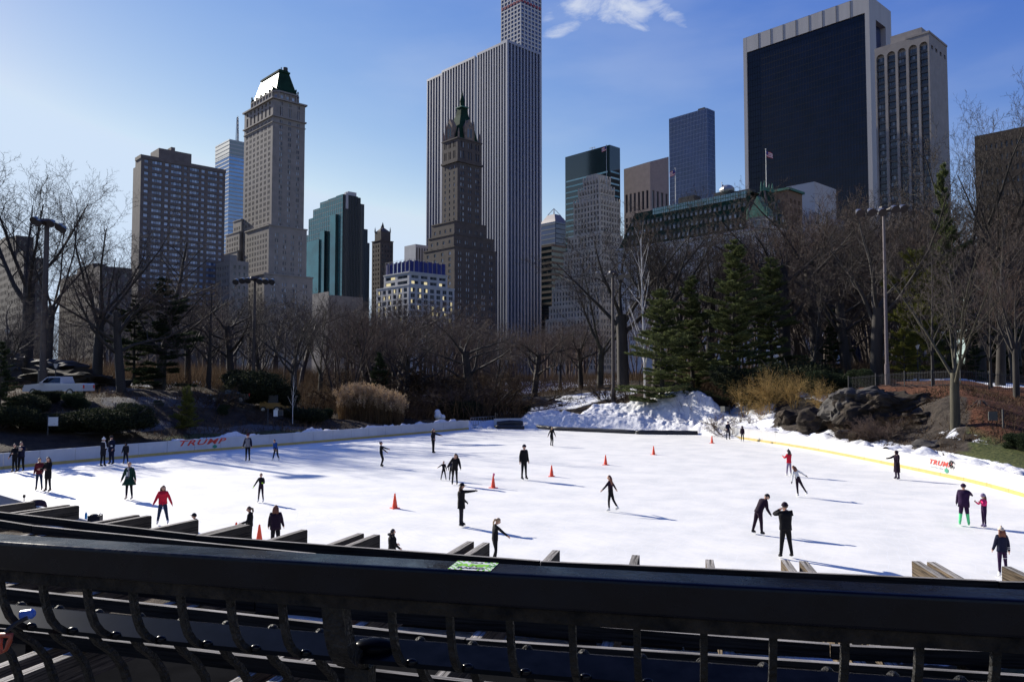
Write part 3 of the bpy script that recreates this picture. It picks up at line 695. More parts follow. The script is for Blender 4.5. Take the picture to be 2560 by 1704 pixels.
# ---- 5 slim masonry tower with pinnacle
b = Bld('pinnacled_tower', 'slim brown masonry tower topped by a small pyramid and four corner pinnacles', 'building', 930, 951, 983, 601, 600)
H = b.top; wl_, gl_ = MB(), MB(); rows = [(z, z+1.9) for z in np.arange(H-5, 5, -3.6)]
facade(wl_, gl_, 'R', 0, 0, b.Lx, 0, H, even(.8, b.Lx-.8, 4, .45), rows); facade(wl_, gl_, 'L', 0, 0, b.Ly, 0, H, even(.8, b.Ly-.8, 3, .4), rows); shell(wl_, 0, b.Lx, 0, b.Ly, 0, H)
z2 = b.z(576); wl_.box(1.5, 1.5, H, b.Lx-1.5, b.Ly-1.5, z2); corn(wl_, 0, b.Lx, 0, b.Ly, H, .6, .3)
cx, cy = b.Lx/2, b.Ly/2; z3 = b.z(565)
wl_.faces([(1.5,1.5,z2),(b.Lx-1.5,1.5,z2),(b.Lx-1.5,b.Ly-1.5,z2),(1.5,b.Ly-1.5,z2),(cx-1,cy-1,z3),(cx+1,cy-1,z3),(cx+1,cy+1,z3),(cx-1,cy+1,z3)], [(0,1,5,4),(1,2,6,5),(2,3,7,6),(3,0,4,7)])
b.add('wall', wl_, stone_d); b.add('window', gl_, w_dark, kind='stuff')
mb = MB(); mb.tube([(cx, cy, z3-.5), (cx, cy, z3+1.6), (cx, cy, b.z(550))], [1.2,1.0,.05], 8); b.add('spire', mb, tar)
for x_, y_ in ((1.7,1.7),(b.Lx-1.7,1.7),(1.7,b.Ly-1.7),(b.Lx-1.7,b.Ly-1.7)):
    mb = MB(); mb.tube([(x_, y_, z2-.3), (x_, y_, z2+1.5), (x_, y_, z2+4.2)], [.55,.5,.05], 6); b.add('pinnacle', mb, stone_d)

# ---- 6 grey blocky building behind
b = Bld('grey_office_block', 'small plain grey block rising just behind the blue construction netting', 'building', 1011, 1039, 1090, 610, 480)
mb = MB(); shell(mb, 0, b.Lx, 0, b.Ly, 0, b.top, True); b.add('wall', mb, conc)
mb = MB()
for k in range(8): mb.box(b.Lx*(k+.3)/8, -.1, 10, b.Lx*(k+.7)/8, -.02, b.top-2)
b.add('window', mb, w_dark, kind='stuff')

# ---- 7 low white office block with blue netting
b = Bld('low_white_office', 'low white office block with lit windows and blue construction netting on its roof', 'building', 941, 1022, 1136, 713, 370)
H = b.top; wl_, gl_ = MB(), MB(); fl = 14.6/F*370
rows = [(H-.9-(i+1)*fl+.75, H-.9-i*fl) for i in range(0, 9)]
f7 = window_factory(b.o, frame_w, w_lit, 2, key='seven')
facade(wl_, gl_, 'L', 0, 0, b.Ly, 0, H, even(.6, b.Ly-.4, 6, .62), rows, .5, f7)
facade(wl_, gl_, 'R', 0, 0, b.Lx, 0, H, even(.6, b.Lx-.4, 7, .66), rows, .5, f7); shell(wl_, 0, b.Lx, 0, b.Ly, 0, H); corn(wl_, 0, b.Lx, 0, b.Ly, H, .5, .15)
x0, y0, x1, y1 = .8, .8, b.x(1121), b.y(956); H2 = b.z(680)
rows = [(H+1.0, H+2.6), (H+3.8, H+5.3)]
facade(wl_, gl_, 'L', x0, y0, y1, H, H2, even(y0+.5, y1-.5, 2, .8), rows, .5, f7); facade(wl_, gl_, 'R', y0, x0, x1, H, H2, even(x0+.6, x1-.3, 4, .75), rows, .5, f7); shell(wl_, x0, x1, y0, y1, H, H2)
corn(wl_, x0, x1, y0, y1, H2, .6, .25)
b.add('wall', wl_, conc)
net = mat('blue_netting', (.02,.03,.17), .7, var=.35, scale=.6, stretch=(1,1,.3)); mb = MB(); zt = b.z(648); g_ = 1.1
for k in range(16):
    a0, a1 = g_+(x1-g_-1)*k/16, g_+(x1-g_-1)*(k+1)/16; o_ = .25*(k % 2); mb.box(a0, g_+o_, H2+.6, a1, g_+o_+.12, zt-.4*(k % 3 == 1))
for k in range(12):
    a0, a1 = g_+(y1-g_-1)*k/12, g_+(y1-g_-1)*(k+1)/12; o_ = .25*(k % 2); mb.box(g_+o_, a0, H2+.6, g_+o_+.12, a1, zt-.4*(k % 2))
b.add('construction_netting', mb, net)
mb = MB()
for k in range(9): 
    xk = g_+(x1-g_-1)*k/8; mb.bar((xk, g_-.2, H2+.5), (xk, g_-.2, zt+.7), .12, .12)
for k in range(7):
    yk = g_+(y1-g_-1)*k/6; mb.bar((g_-.2, yk, H2+.5), (g_-.2, yk, zt+.7), .12, .12)
mb.bar((g_, g_-.2, zt+.4), (x1-1, g_-.2, zt+.4), .1, .1); mb.bar((g_-.2, g_, zt+.4), (g_-.2, y1-1, zt+.4), .1, .1); b.add('scaffold_rail', mb, M_post)

# ---- 8 brown hotel tower with copper steeple
b = Bld('steepled_hotel_tower', 'brown hotel tower with gothic crown and green copper steeple before the striped skyscraper', 'building', 1106, 1144, 1204, 345, 450)
H = b.top; wl_, gl_ = MB(), MB(); Lx, Ly = b.Lx, b.Ly; zb_ = b.z(401)
rows = [(zb_-2.2-i*3.45-1.9, zb_-2.2-i*3.45) for i in range(34)]
facade(wl_, gl_, 'L', 0, 0, Ly, 0, zb_, even(1.0, Ly-.8, 3, .26), rows); facade(wl_, gl_, 'R', 0, 0, Lx, 0, zb_, pairs(.8, Lx-.6, 3, .5, .1), rows)
rt = [(zb_+2.0, zb_+6.5), (zb_+8.6, H-1.2)]
facade(wl_, gl_, 'L', 0, 0, Ly, zb_, H, pairs(1.0, Ly-.8, 3, .5, .14), rt, .5); facade(wl_, gl_, 'R', 0, 0, Lx, zb_, H, pairs(.8, Lx-.6, 3, .5, .14), rt, .5)
shell(wl_, 0, Lx, 0, Ly, 0, H); corn(wl_, 0, Lx, 0, Ly, zb_-.6, 1.2, .7); corn(wl_, 0, Lx, 0, Ly, H, .7, .4)
for (xa, xb, ya, yb, pyt) in ((-3.5, Lx+2.2, -1.6, b.y(1080, -3.5), 556), (-5, b.x(1226), -3.0, b.y(1071, -5), 590), (-6, b.x(1240, -5), -5.0, b.y(1060, -6), 622)):
    zt = b.z(pyt); rw = [r for r in rows if r[1] < zt-1.5]
    facade(wl_, gl_, 'L', xa, ya, yb, 0, zt, even(ya+1, yb-1, 4, .3), rw); facade(wl_, gl_, 'R', ya, xa, xb, 0, zt, pairs(xa+1, xb-1, 5, .45, .1), rw); shell(wl_, xa, xb, ya, yb, 0, zt); corn(wl_, xa, xb, ya, yb, zt, .6, .25)
b.add('wall', wl_, stone_d); b.add('window', gl_, w_pale, kind='stuff')
# gabled dormers of the crown
crown = mat('gothic_stone', (.22,.16,.12), .85, var=.2, scale=.5)
def gable(face, pos, c, w, zb, ht):
    mb = MB(); P = lambda u, z, d: fpoint(face, pos, u, z, d); d2 = 3.0
    pts = [(c-w/2, zb), (c+w/2, zb), (c+w/2, zb+ht*.62), (c+w*.22, zb+ht*.84), (c, zb+ht), (c-w*.22, zb+ht*.84), (c-w/2, zb+ht*.62)]
    mb.poly([P(u, z, -.1) for u, z in pts]); mb.poly([P(u, z, d2) for u, z in reversed(pts)])
    for i in range(len(pts)): (u, z), (u2, z2_) = pts[i], pts[(i+1) % len(pts)]; mb.quad(P(u, z, -.1), P(u2, z2_, -.1), P(u2, z2_, d2), P(u, z, d2))
    for s_ in (-1, 1):
        q = P(c+s_*w/2, zb, -.2); mb.tube([q, (q[0], q[1], zb+ht*.75), (q[0], q[1], zb+ht*.95)], [.45,.4,.05], 6)
    mb.mi = 1
    for s_ in (-1, 1): a0 = c+s_*w*.17; mb.poly([P(a0-w*.1, zb+ht*.12, -.16), P(a0+w*.1, zb+ht*.12, -.16), P(a0+w*.1, zb+ht*.5, -.16), P(a0, zb+ht*.57, -.16), P(a0-w*.1, zb+ht*.5, -.16)])
    mb.poly([P(c+.1*w*math.cos(t), zb+ht*.68+.1*w*math.sin(t), -.16) for t in np.arange(0, 6.28, .8)])
    b.add('gabled_dormer', mb, [crown, w_dark])
hg = b.z(292)-H
gable('R', .3, Lx*.5, Lx*.34, H+.6, hg); gable('L', .3, Ly*.55, Ly*.42, H+.6, hg)
for u_ in (.06, .94):
    mb = MB(); mb.tube([(Lx*u_, .4, H+.5), (Lx*u_, .4, H+4), (Lx*u_, .4, H+6.5)], [.6,.55,.05], 6); b.add('pinnacle', mb, crown)
for u_ in (.3, .94):
    mb = MB(); mb.tube([(.4, Ly*u_, H+.5), (.4, Ly*u_, H+4), (.4, Ly*u_, H+6.5)], [.6,.55,.05], 6); b.add('pinnacle', mb, crown)
mb = MB(); cx, cy = Lx*.5, Ly*.5; q_ = lambda s_, z: [(cx-s_*Lx/2, cy-s_*Ly/2, z), (cx+s_*Lx/2, cy-s_*Ly/2, z), (cx+s_*Lx/2, cy+s_*Ly/2, z), (cx-s_*Lx/2, cy+s_*Ly/2, z)]
prof = [(.84, H+.6), (.6, b.z(305)), (.34, b.z(275)), (.24, b.z(255))]
for (s0, za), (s1, zb2) in zip(prof, prof[1:]):
    A_, B_ = q_(s0, za), q_(s1, zb2)
    for i in range(4): mb.quad(A_[i], A_[(i+1) % 4], B_[(i+1) % 4], B_[i])
b.add('steep_roof', mb, copper)
mb = MB(); mb.box(cx-2.8, cy-2.8, b.z(255), cx+2.8, cy+2.8, b.z(252)); b.add('balcony', mb, copper_l)
mb = MB(); mb.tube([(cx, cy, b.z(252)), (cx, cy, b.z(240)), (cx, cy, b.z(238)), (cx, cy, b.z(225)), (cx, cy, b.z(206))], [1.3,1.3,1.6,.8,.05], 8); b.add('steeple', mb, copper)

# ---- 9 striped marble skyscraper
b = Bld('striped_marble_skyscraper', 'broad white marble skyscraper with close vertical fins, tallest slab at the centre', 'building', 1058, 1268, 1352, 99, 490)
H = b.top; Lx, Ly = b.Lx, b.Ly; gl_ = MB(); yA, yB = b.y(1184), b.y(1101)
zs_ = [(0, 0.8, yA-3.2), (1.0, yA+.2, yB), (3.2, yB, Ly)]
fins = MB()
shell(gl_, .9, Lx, .9, yA, 0, H-1.5, True); shell(gl_, 1.9, Lx-3, yA, yB, 0, H-1.5, True); shell(gl_, 4.1, Lx-6, yB, Ly, 0, H-1.5, True)
def finrow(face, pos, u0, u1, n_, w, dep=.9):
    for k in range(n_+1):
        u = u0+(u1-u0)*k/n_
        if face == 'R': fins.box(u-w/2, pos, 0, u+w/2, pos+dep, H-4.5)
        else: fins.box(pos, u-w/2, 0, pos+dep, u+w/2, H-4.5)
finrow('L', 0, 1.0, yA-4.0, 11, .95); finrow('L', 1.0, yA+.6, yB-.4, 12, .95); finrow('L', 3.2, yB+.5, Ly-.6, 6, .95)
finrow('R', 0, 1.0, Lx-.6, 10, 1.05)
b.add('glass_core', gl_, mat('dark_blue_curtain', (.022,.035,.085), .2, spec=.7, var=.35, scale=.5, stretch=(.2,.2,2)))
b.add('marble_fin', fins, marble, kind='stuff')
mb = MB()
def ring(face, pos, u0, u1, z0, z1, dep=.95):
    if face == 'R': mb.box(u0, pos, z0, u1, pos+dep, z1)
    else: mb.box(pos, u0, z0, pos+dep, u1, z1)
ring('L', -.02, -.02, yA-3.2, H-1.6, H); ring('L', .98, yA, yB, H-1.6, H); ring('L', 3.18, yB, Ly, H-1.6, H); ring('R', -.03, .95, Lx, H-1.6, H)
mb.box(-.06, -.06, 0, 1.0, 1.0, H-1.61); mb.box(Lx-.9, -.05, 0, Lx+.1, .9, H-1.61); mb.box(1, 1, H-1.7, Lx, yA, H-1.6); mb.box(2, yA, H-1.7, Lx, yB, H-1.6); mb.box(4.2, yB, H-1.7, Lx, Ly, H-1.6)
b.add('marble_cap', mb, marble)
mb = MB(); finrow_ = None
for k in range(11): u = 1.0+(Lx-1.6)*k/10; mb.box(u-.5, 0, H-4.5, u+.5, .8, H-1.61)
for k in range(12): u = 1.0+(yA-5)*k/11; mb.box(0, u-.45, H-4.5, .8, u+.45, H-1.61)
for k in range(13): u = yA+.6+(yB-1-yA)*k/12; mb.box(1.0, u-.45, H-4.5, 1.8, u+.45, H-1.61)
for k in range(7): u = yB+.5+(Ly-1.1-yB)*k/6; mb.box(3.2, u-.45, H-4.5, 4.0, u+.45, H-1.61)
b.add('crown_pier', mb, marble, kind='stuff')
mb = MB()
for z in np.arange(6, H-6, 3.9): mb.box(.45, .45, z, Lx, yA-3.4, z+.35)
b.add('floor_spandrel', mb, mat('spandrel_dark', (.05,.06,.085), .4), kind='stuff')

# ---- 10 white gridded supertall
b = Bld('white_grid_tower', 'very slender white gridded tower cut off by the top edge of the picture', 'building', 1252, 1302, 1354, -30, 840)
H = b.top; wl_, gl_ = MB(), MB(); ph = 4.72
zr0 = b.z(104); rows = [(z+.9, z+4.0) for z in np.arange(zr0-40*ph, H-2, ph) if z > 150]
facade(wl_, gl_, 'L', 0, 0, b.Ly, 100, H, even(.4, b.Ly-.4, 6, .68), rows, .8); facade(wl_, gl_, 'R', 0, 0, b.Lx, 100, H, even(.4, b.Lx-.4, 6, .68), rows, .8)
shell(wl_, 0, b.Lx, 0, b.Ly, 100, H); wl_.box(.5, .5, 0, b.Lx-.5, b.Ly-.5, 100)
b.add('wall', wl_, conc); b.add('window', gl_, pane_mat('deep_blue_panes', (.03,.055,.17), (.06,.11,.28), .1, .5, spec=.8), kind='stuff')
mb = MB(); z0 = b.z(4); 
for k in range(7): mb.box(b.Lx*k/7+.2, -.25, z0, b.Lx*(k+.7)/7, -.05, z0+3.0); mb.box(-.25, b.Ly*k/7+.2, z0, -.05, b.Ly*(k+.7)/7, z0+3.0)
b.add('red_safety_screen', mb, mat('safety_red', (.28,.06,.08), .8))

# ---- 11 low glass pavilion-topped tower and its neighbour
b = Bld('gabled_glass_tower', 'dark glass tower with a stepped metal roof and open wire pyramid beside the striped skyscraper', 'building', 1350, 1388, 1420, 553, 600)
mb = MB(); H = b.top; shell(mb, 0, b.Lx, 0, b.Ly, 0, H, True); b.add('glass_body', mb, g_navy)
mb = MB()
for z in np.arange(20, H, 3.8): mb.box(-.15, -.15, z, b.Lx, b.Ly, z+.8)
b.add('floor_band', mb, mull, kind='stuff')
mb = MB(); cx, cy = b.Lx/2, b.Ly/2
for k, (s_, z0, z1) in enumerate(((.98, H, b.z(545)), (.8, b.z(545), b.z(538)), (.62, b.z(538), b.z(531)))): 
    A_ = [(cx+i*s_*cx, cy+j*s_*cy, z0) for i, j in ((-1,-1),(1,-1),(1,1),(-1,1))]; B_ = [(cx+i*(s_-.14)*cx, cy+j*(s_-.14)*cy, z1) for i, j in ((-1,-1),(1,-1),(1,1),(-1,1))]
    mb.faces(A_+B_, [(0,1,5,4),(1,2,6,5),(2,3,7,6),(3,0,4,7),(4,5,6,7)])
b.add('stepped_roof', mb, mat('roof_metal', (.24,.22,.22), .4, metal=.5))
mb = MB(); ap = (cx, cy, b.z(514))
for i, j in ((-1,-1),(1,-1),(1,1),(-1,1)): mb.bar((cx+i*.45*cx, cy+j*.45*cy, b.z(531)), ap, .4, .4)
b.add('wire_pyramid', mb, M_post)
b = Bld('brown_office_block', 'dark brown banded office block squeezed between the striped skyscraper and the stepped white tower', 'building', 1350, 1379, 1415, 613, 520)
mb = MB(); H = b.top; shell(mb, 0, b.Lx, 0, b.Ly, 0, H, True); b.add('wall', mb, g_green)
mb = MB()
for z in np.arange(6, H, 3.9): mb.box(-.2, -.2, z, b.Lx, b.Ly, z+1.6)
b.add('floor_band', mb, stone_d, kind='stuff')

# ---- 12 dark green banded slab
b = Bld('dark_banded_slab', 'dark green slab tower with pale horizontal window bands behind the stepped white tower', 'building', 1413, 1524, 1550, 362, 560)
mb = MB(); H = b.top; shell(mb, 0, b.Lx, 0, b.Ly, 0, H, True); b.add('wall', mb, g_green)
mb = MB()
for k in range(24):
    z = b.z(430)-k*4.3; mb.box(-.12, 2, z, -.02, b.Ly-.8, z+1.2); mb.box(1, -.12, z, b.Lx-1, -.02, z+1.2)
b.add('window_band', mb, pane_mat('band_panes', (.10,.25,.32), (.3,.5,.58), .15, .6), kind='stuff')
mb = MB(); mb.bar((2, b.Ly*.42, H), (2, b.Ly*.42, H+2.5), .4, .4); mb.bar((2, b.Ly*.36, H+2.2), (2, b.Ly*.48, H+2.2), .3, .3); mb.bar((2, b.Ly*.36, H), (2, b.Ly*.36, H+2.2), .3, .3); b.add('roof_mast', mb, M_post)

# ---- 13 stepped pale stone tower
b = Bld('stepped_stone_tower', 'pale stone tower climbing in many setbacks behind the bare trees right of centre', 'building', 1434, 1500, 1550, 494, 470)
wl_, gl_ = MB(), MB(); Lx, Ly = b.Lx, b.Ly; fl = 3.3
tiers = [(1458, 1526, 443, 4.2, 4.2), (1446, 1536, 466, 2.2, 2.2), (1434, 1550, 494, 0, 0), (1418, 1556, 582, -3, -3), (1409, 1562, 620, -5.5, -5), (1388, 1640, 703, -9, -8), (1380, 1650, 728, -12, -10), (1372, 1655, 769, -15, -12), (1363, 1655, 802, -18, -15)]
tp = None
for k, (pl, pr, pt, x0, y0) in enumerate(tiers):
    y1, x1 = b.y(pl, x0), b.x(pr, y0); w = b.base + BX*x0 + BY*y0
    zt = at(proj((w.x, w.y, 60))[0], pt, w.y).z-GROUND_Z if k < 5 else b.zat(pt, x0, y1)
    zlow = 0; rows = [(z, z+2.15) for z in np.arange(zt-3.4, zlow+2, -fl)]
    if k < 3: rows = rows[:14]; zlow = max(0, rows[-1][0]-3) if k < 2 else 0
    nL, nR = max(3, round((y1-y0)/2.6)), max(3, round((x1-x0)/2.6))
    facade(wl_, gl_, 'L', x0, y0, y1, zlow, zt, even(y0+.5, y1-.5, nL, .5), rows, .6); facade(wl_, gl_, 'R', y0, x0, x1, zlow, zt, even(x0+.5, x1-.5, nR, .5), rows, .6)
    shell(wl_, x0, x1, y0, y1, zlow, zt)
    if k < 3:
        for i in range(nL+1): u = y0+.5+(y1-y0-1)*i/nL; wl_.box(x0-.55, u-.38, zt-3.0, x0+.1, u+.38, zt+1.7)
        for i in range(nR+1): u = x0+.5+(x1-x0-1)*i/nR; wl_.box(u-.38, y0-.55, zt-3.0, u+.38, y0+.1, zt+1.7)
    else: wl_.box(x0-.2, y0-.2, zt-.2, x0+.6, y1, zt+.7); wl_.box(x0-.2, y0-.21, zt-.2, x1, y0+.6, zt+.7)
    zr_ = zlow if k < 5 else zlow
    for i in range(nL+1): u = y0+.5+(y1-y0-1)*i/nL; wl_.box(x0-.3, u-.28, zr_, x0-.01, u+.28, zt-3.0 if k < 3 else zt-.4)
    for i in range(nR+1): u = x0+.5+(x1-x0-1)*i/nR; wl_.box(u-.28, y0-.3, zr_, u+.28, y0-.01, zt-3.0 if k < 3 else zt-.4)
    if k == 0: H = zt; tx, ty = (x0+x1)/2, (y0+y1)/2
wl_.box(tx-4, ty-3, H, tx+4, ty+5, H+3.2)
b.add('wall', wl_, stone_l); b.add('window', gl_, w_dark, kind='stuff')
def flagpole(px, pyb, pyt, Y, side, label):
    a_, c_ = at(px, pyb, Y), at(px, pyt, Y); h = c_.z-a_.z
    t = thing('flagpole', label, 'flagpole', a_); mb = MB(); mb.tube([(0,0,-1), (0,0,h)], [.16,.09], 6); mb.ball((0,0,h+.2), .3, 8, 5); mb.build('pole', mat('pole_white', (.5,.5,.5), .5), t)
    mb = MB(); fw, fh = 3.6*side, 2.4; n_ = 8
    M1 = [mat('flag_red', (.5,.03,.04), .8), mat('flag_white', (.7,.7,.7), .8), mat('flag_blue', (.02,.03,.2), .8)]
    for r_ in range(7):
        for c in range(n_):
            mb.mi = 2 if (r_ >= 3 and c < 3) else (r_ % 2)
            f_ = lambda u, v: (u*fw*.8, .5*math.sin(u*5+v), h-.3-fh+v*fh-abs(u)*1.6)
            mb.quad(f_(c/n_, r_/7), f_((c+1)/n_, r_/7), f_((c+1)/n_, (r_+1)/7), f_(c/n_, (r_+1)/7))
    mb.build('flag', M1, t)
flagpole(1516.5, 462, 364, 472, -1, 'flagpole with a stars and stripes flag on top of the stepped stone tower')

# ---- 14 curved-pediment tower
b = Bld('curved_pediment_tower', 'pinkish granite tower with a curved sloping top left of the blue glass slab', 'building', 1559.6, 1625, 1672, 407, 560)
H = b.z(462); wl_, gl_ = MB(), MB(); Lx, Ly = b.Lx, b.Ly
cL, cR = even(.8, Ly-.5, 6, .5), even(1.0, Lx-.5, 4, .5)
r1 = [(H-17, H-3.5)]; r2 = [(b.z(520)-i*4.2-3.3, b.z(520)-i*4.2) for i in range(24)]
facade(wl_, gl_, 'L', 0, 0, Ly, H-20, H, cL, r1, .8); facade(wl_, gl_, 'R', 0, 0, Lx, H-20, H, cR, r1, .8)
facade(wl_, gl_, 'L', 0, 0, Ly, 0, H-20, cL, r2, .6); facade(wl_, gl_, 'R', 0, 0, Lx, 0, H-20, cR, r2, .6); shell(wl_, 0, Lx, 0, Ly, 0, H)
n_ = 12; zc0, zc1_, zc2_ = b.z(404), b.zat(423, 0, Ly), b.zat(392, Lx, 0)
def ztop(x, y): t = y/Ly; t = t*t*(3-2*t)*.55+t*.45; return lerp(lerp(zc0, zc2_, x/Lx), zc1_, t)
for i in range(n_):
    y0, y1 = Ly*i/n_, Ly*(i+1)/n_; wl_.quad((0,y1,H),(0,y0,H),(0,y0,ztop(0,y0)),(0,y1,ztop(0,y1)))
    for j in range(4): x0, x1 = Lx*j/4, Lx*(j+1)/4; wl_.quad((x0,y0,ztop(x0,y0)),(x1,y0,ztop(x1,y0)),(x1,y1,ztop(x1,y1)),(x0,y1,ztop(x0,y1)))
for j in range(4): x0, x1 = Lx*j/4, Lx*(j+1)/4; wl_.quad((x0,0,H),(x1,0,H),(x1,0,ztop(x1,0)),(x0,0,ztop(x0,0)))
b.add('wall', wl_, mat('pink_granite', (.20,.16,.16), .75, var=.12, scale=.3)); b.add('window', gl_, w_dark, kind='stuff')

# ---- 15 dark blue glass slab
b = Bld('blue_glass_slab', 'plain dark blue gridded glass slab with a sharp right corner, left of the black curtain-wall tower', 'building', 1673, 1767, 1786, 270, 620)
mb = MB(); H = b.top; shell(mb, 0, b.Lx, 0, b.Ly, 0, H, True); b.add('glass_body', mb, g_navy)
mb = MB(); n_ = 26
for k in range(n_+1): u = b.Ly*k/n_; mb.box(-.25, u-.11, 0, -.01, u+.11, H)
for k in range(7): u = b.Lx*k/6; mb.box(u-.11, -.25, 0, u+.11, -.01, H)
for z in np.arange(3, H, 3.6): mb.box(-.18, 0, z, -.02, b.Ly, z+.5); mb.box(0, -.18, z, b.Lx, -.02, z+.5)
b.add('mullion_grid', mb, mat('mullion_blue', (.09,.12,.21), .4, metal=.4), kind='stuff')
mb = MB(); mb.box(1, 3, H, 3, 9, H+1.6); b.add('roof_plant', mb, tar)

# ---- 16 chateau style hotel with green mansard
b = Bld('mansard_hotel', 'white chateau style hotel with a vast green copper mansard roof full of dormers', 'building', 1545, 1925, 2010, 560, 330)
Lx, Ly = b.Lx, b.Ly; zE = b.z(568); wl_, gl_ = MB(), MB()
white = mat('white_brick', (.46,.455,.46), .75, var=.08, scale=.3)
rows = [(zE-2.6-i*3.7-2.0, zE-2.6-i*3.7) for i in range(14)]
facade(wl_, gl_, 'L', 0, 0, Ly, 0, zE, pairs(1.5, Ly-1.5, 17, .5, .12), rows, .4); facade(wl_, gl_, 'R', 0, 0, b.x(1960), 0, zE, pairs(1.5, b.x(1960)-1, 3, .5, .12), rows, .4)
shell(wl_, 0, Lx, 0, Ly, 0, zE)
corn(wl_, 0, b.x(1960), 0, Ly, zE-.3, .9, .8); corn(wl_, 0, b.x(1960), 0, Ly, zE-15.5, .6, .6); wl_.box(-.3, -.3, zE-26.2, Lx*.3, Ly, zE-25.8)
b.add('wall', wl_, white); b.add('window', gl_, w_dark, kind='stuff')
zR = b.zat(505, 6, b.y(1720))  # roof line of the long wing
yC = b.y(1862)                 # where the corner pavilion starts
mb = MB(); ins = 6.0
mb.quad((0, Ly, zE), (0, yC, zE), (ins, yC, zR), (ins, Ly-ins, zR)); mb.quad((ins, yC, zR), (22, yC, zR), (22, Ly-ins, zR), (ins, Ly-ins, zR)); mb.quad((0, Ly, zE), (ins, Ly-ins, zR), (22, Ly-ins, zR), (26, Ly, zE))
b.add('mansard_roof', mb, copper)
mb = MB(); mb.box(ins-1.2, yC+2, zR-2.6, ins-.2, Ly-18, zR+.4); b.add('skylight_gallery', mb, mat('skylight_glass', (.14,.22,.25), .12, metal=.4, spec=1))
mb = MB()
for k in range(40): u = yC+2+(Ly-20-yC)*k/40; mb.box(ins-1.35, u, zR-2.7, ins-1.2, u+.16, zR+.45)
mb.box(ins-1.4, yC+2, zR-1.2, ins-1.19, Ly-18, zR-1.0); b.add('skylight_glazing_bar', mb, copper_l, kind='stuff')
# corner pavilion: steep pyramid cut flat
px_, wP = .0, 15.0; zP = b.z(466)
mb = MB(); x1 = b.x(1972)
A_ = [(-.8,-.8,zE),(x1,-.8,zE),(x1,yC,zE),(-.8,yC,zE)]; i_ = 5.2; B_ = [(i_,i_,zP),(x1-i_+1,i_,zP),(x1-i_+1,yC-i_,zP),(i_,yC-i_,zP)]
mb.faces(A_+B_, [(0,1,5,4),(1,2,6,5),(2,3,7,6),(3,0,4,7),(4,5,6,7)]); b.add('corner_pavilion_roof', mb, copper)
for a_, c_ in zip(A_, B_):
    mb = MB(); mb.bar(a_, c_, .7, .5); b.add('hip_ridge', mb, stone_d)
mb = MB(); z0 = zP
for (p0, p1) in zip(B_, B_[1:]+B_[:1]):
    a_, c_ = Vector(p0), Vector(p1); mb.bar(a_+Vector((0,0,.3)), c_+Vector((0,0,.3)), .9, .6); mb.bar(a_+Vector((0,0,1.7)), c_+Vector((0,0,1.7)), .2, .25)
    for k in range(8): q = a_.lerp(c_, k/8); mb.bar(q, q+Vector((0,0,1.8)), .25, .25)
    mb.tube([a_, a_+Vector((0,0,2.6)), a_+Vector((0,0,4.4))], [.5,.4,.05], 6)
b.add('roof_cresting', mb, copper_l)
# stone gable on the pavilion
mb = MB(); yc_ = yC*.42; w_ = 4.6
pts = [(-w_, zE-.5), (w_, zE-.5), (w_, zE+5), (w_*.35, zE+8.2), (0, zE+13.5), (-w_*.35, zE+8.2), (-w_, zE+5)]
mb.mi = 0; mb.poly([(-1.4, yc_+u, z) for u, z in pts[:4]+pts[5:]]); mb.mi = 1; mb.faces([(-1.6, yc_-w_-.4, zE+5), (-1.6, yc_+w_+.4, zE+5), (-1.6, yc_, zE+14), (5, yc_-w_-.4, zE+5), (5, yc_+w_+.4, zE+5), (5, yc_, zE+14)], [(0,1,2),(0,2,5,3),(1,4,5,2)])
mb.mi = 0; mb.box(-1.4, yc_-w_, zE-.5, 3, yc_+w_, zE+4.9); mb.mi = 2
for s_ in (-2.4, 0, 2.4): mb.box(-1.5, yc_+s_-.6, zE+.6, -1.42, yc_+s_+.6, zE+3.6)
b.add('gable', mb, [white, copper_l, w_dark])
for s_ in (-1, 1):
    mb = MB(); mb.tube([(-1.2, yc_+s_*w_, zE+4.6), (-1.2, yc_+s_*w_, zE+8), (-1.2, yc_+s_*w_, zE+10)], [.6,.5,.05], 6); b.add('pinnacle', mb, copper_l)
# dormers: one object each, three rows
def dormer_mesh():
    mb = MB(); mb.mi = 0; mb.box(-.3, -.75, 0, 1.6, .75, 2.0); mb.faces([(-.4,-.9,2.0),(-.4,.9,2.0),(-.4,0,2.9),(2,-.9,2.0),(2,.9,2.0),(2,0,2.9)], [(0,1,2),(0,2,5,3),(1,4,5,2)])
    mb.mi = 1; mb.box(-.38, -.5, .2, -.31, .5, 1.8); return mb.mesh('dormer', [mat('dormer_copper', (.05,.085,.075), .7), w_pale])
dm = dormer_mesh()
for r_ in range(3):
    t = .10+.26*r_
    for k in range(26):
        u = yC+2.0+(Ly-yC-6)*k/26+(1.2 if r_ == 1 else 0); link('dormer', dm, b.o, loc=(ins*t-.1, u, zE+(zR-zE)*t), scale=(1,1,1.05-.1*r_))
for t, us in ((.12, (.12,.85)), (.34, (.35,.72)), (.62, (.5,))):
    for u in us: link('dormer', dm, b.o, loc=(-.8+(i_+.8)*t, yC*u, zE+(zP-zE)*t), scale=(1.2,1.2,1.3))
for t, us in ((.2, (.35,.7)), (.5, (.5,))):
    for u in us: link('dormer', dm, b.o, loc=(x1*u, -.8+(i_+.8)*t, zE+(zP-zE)*t), rot=(0,0,R(90)), scale=(1.2,1.2,1.3))
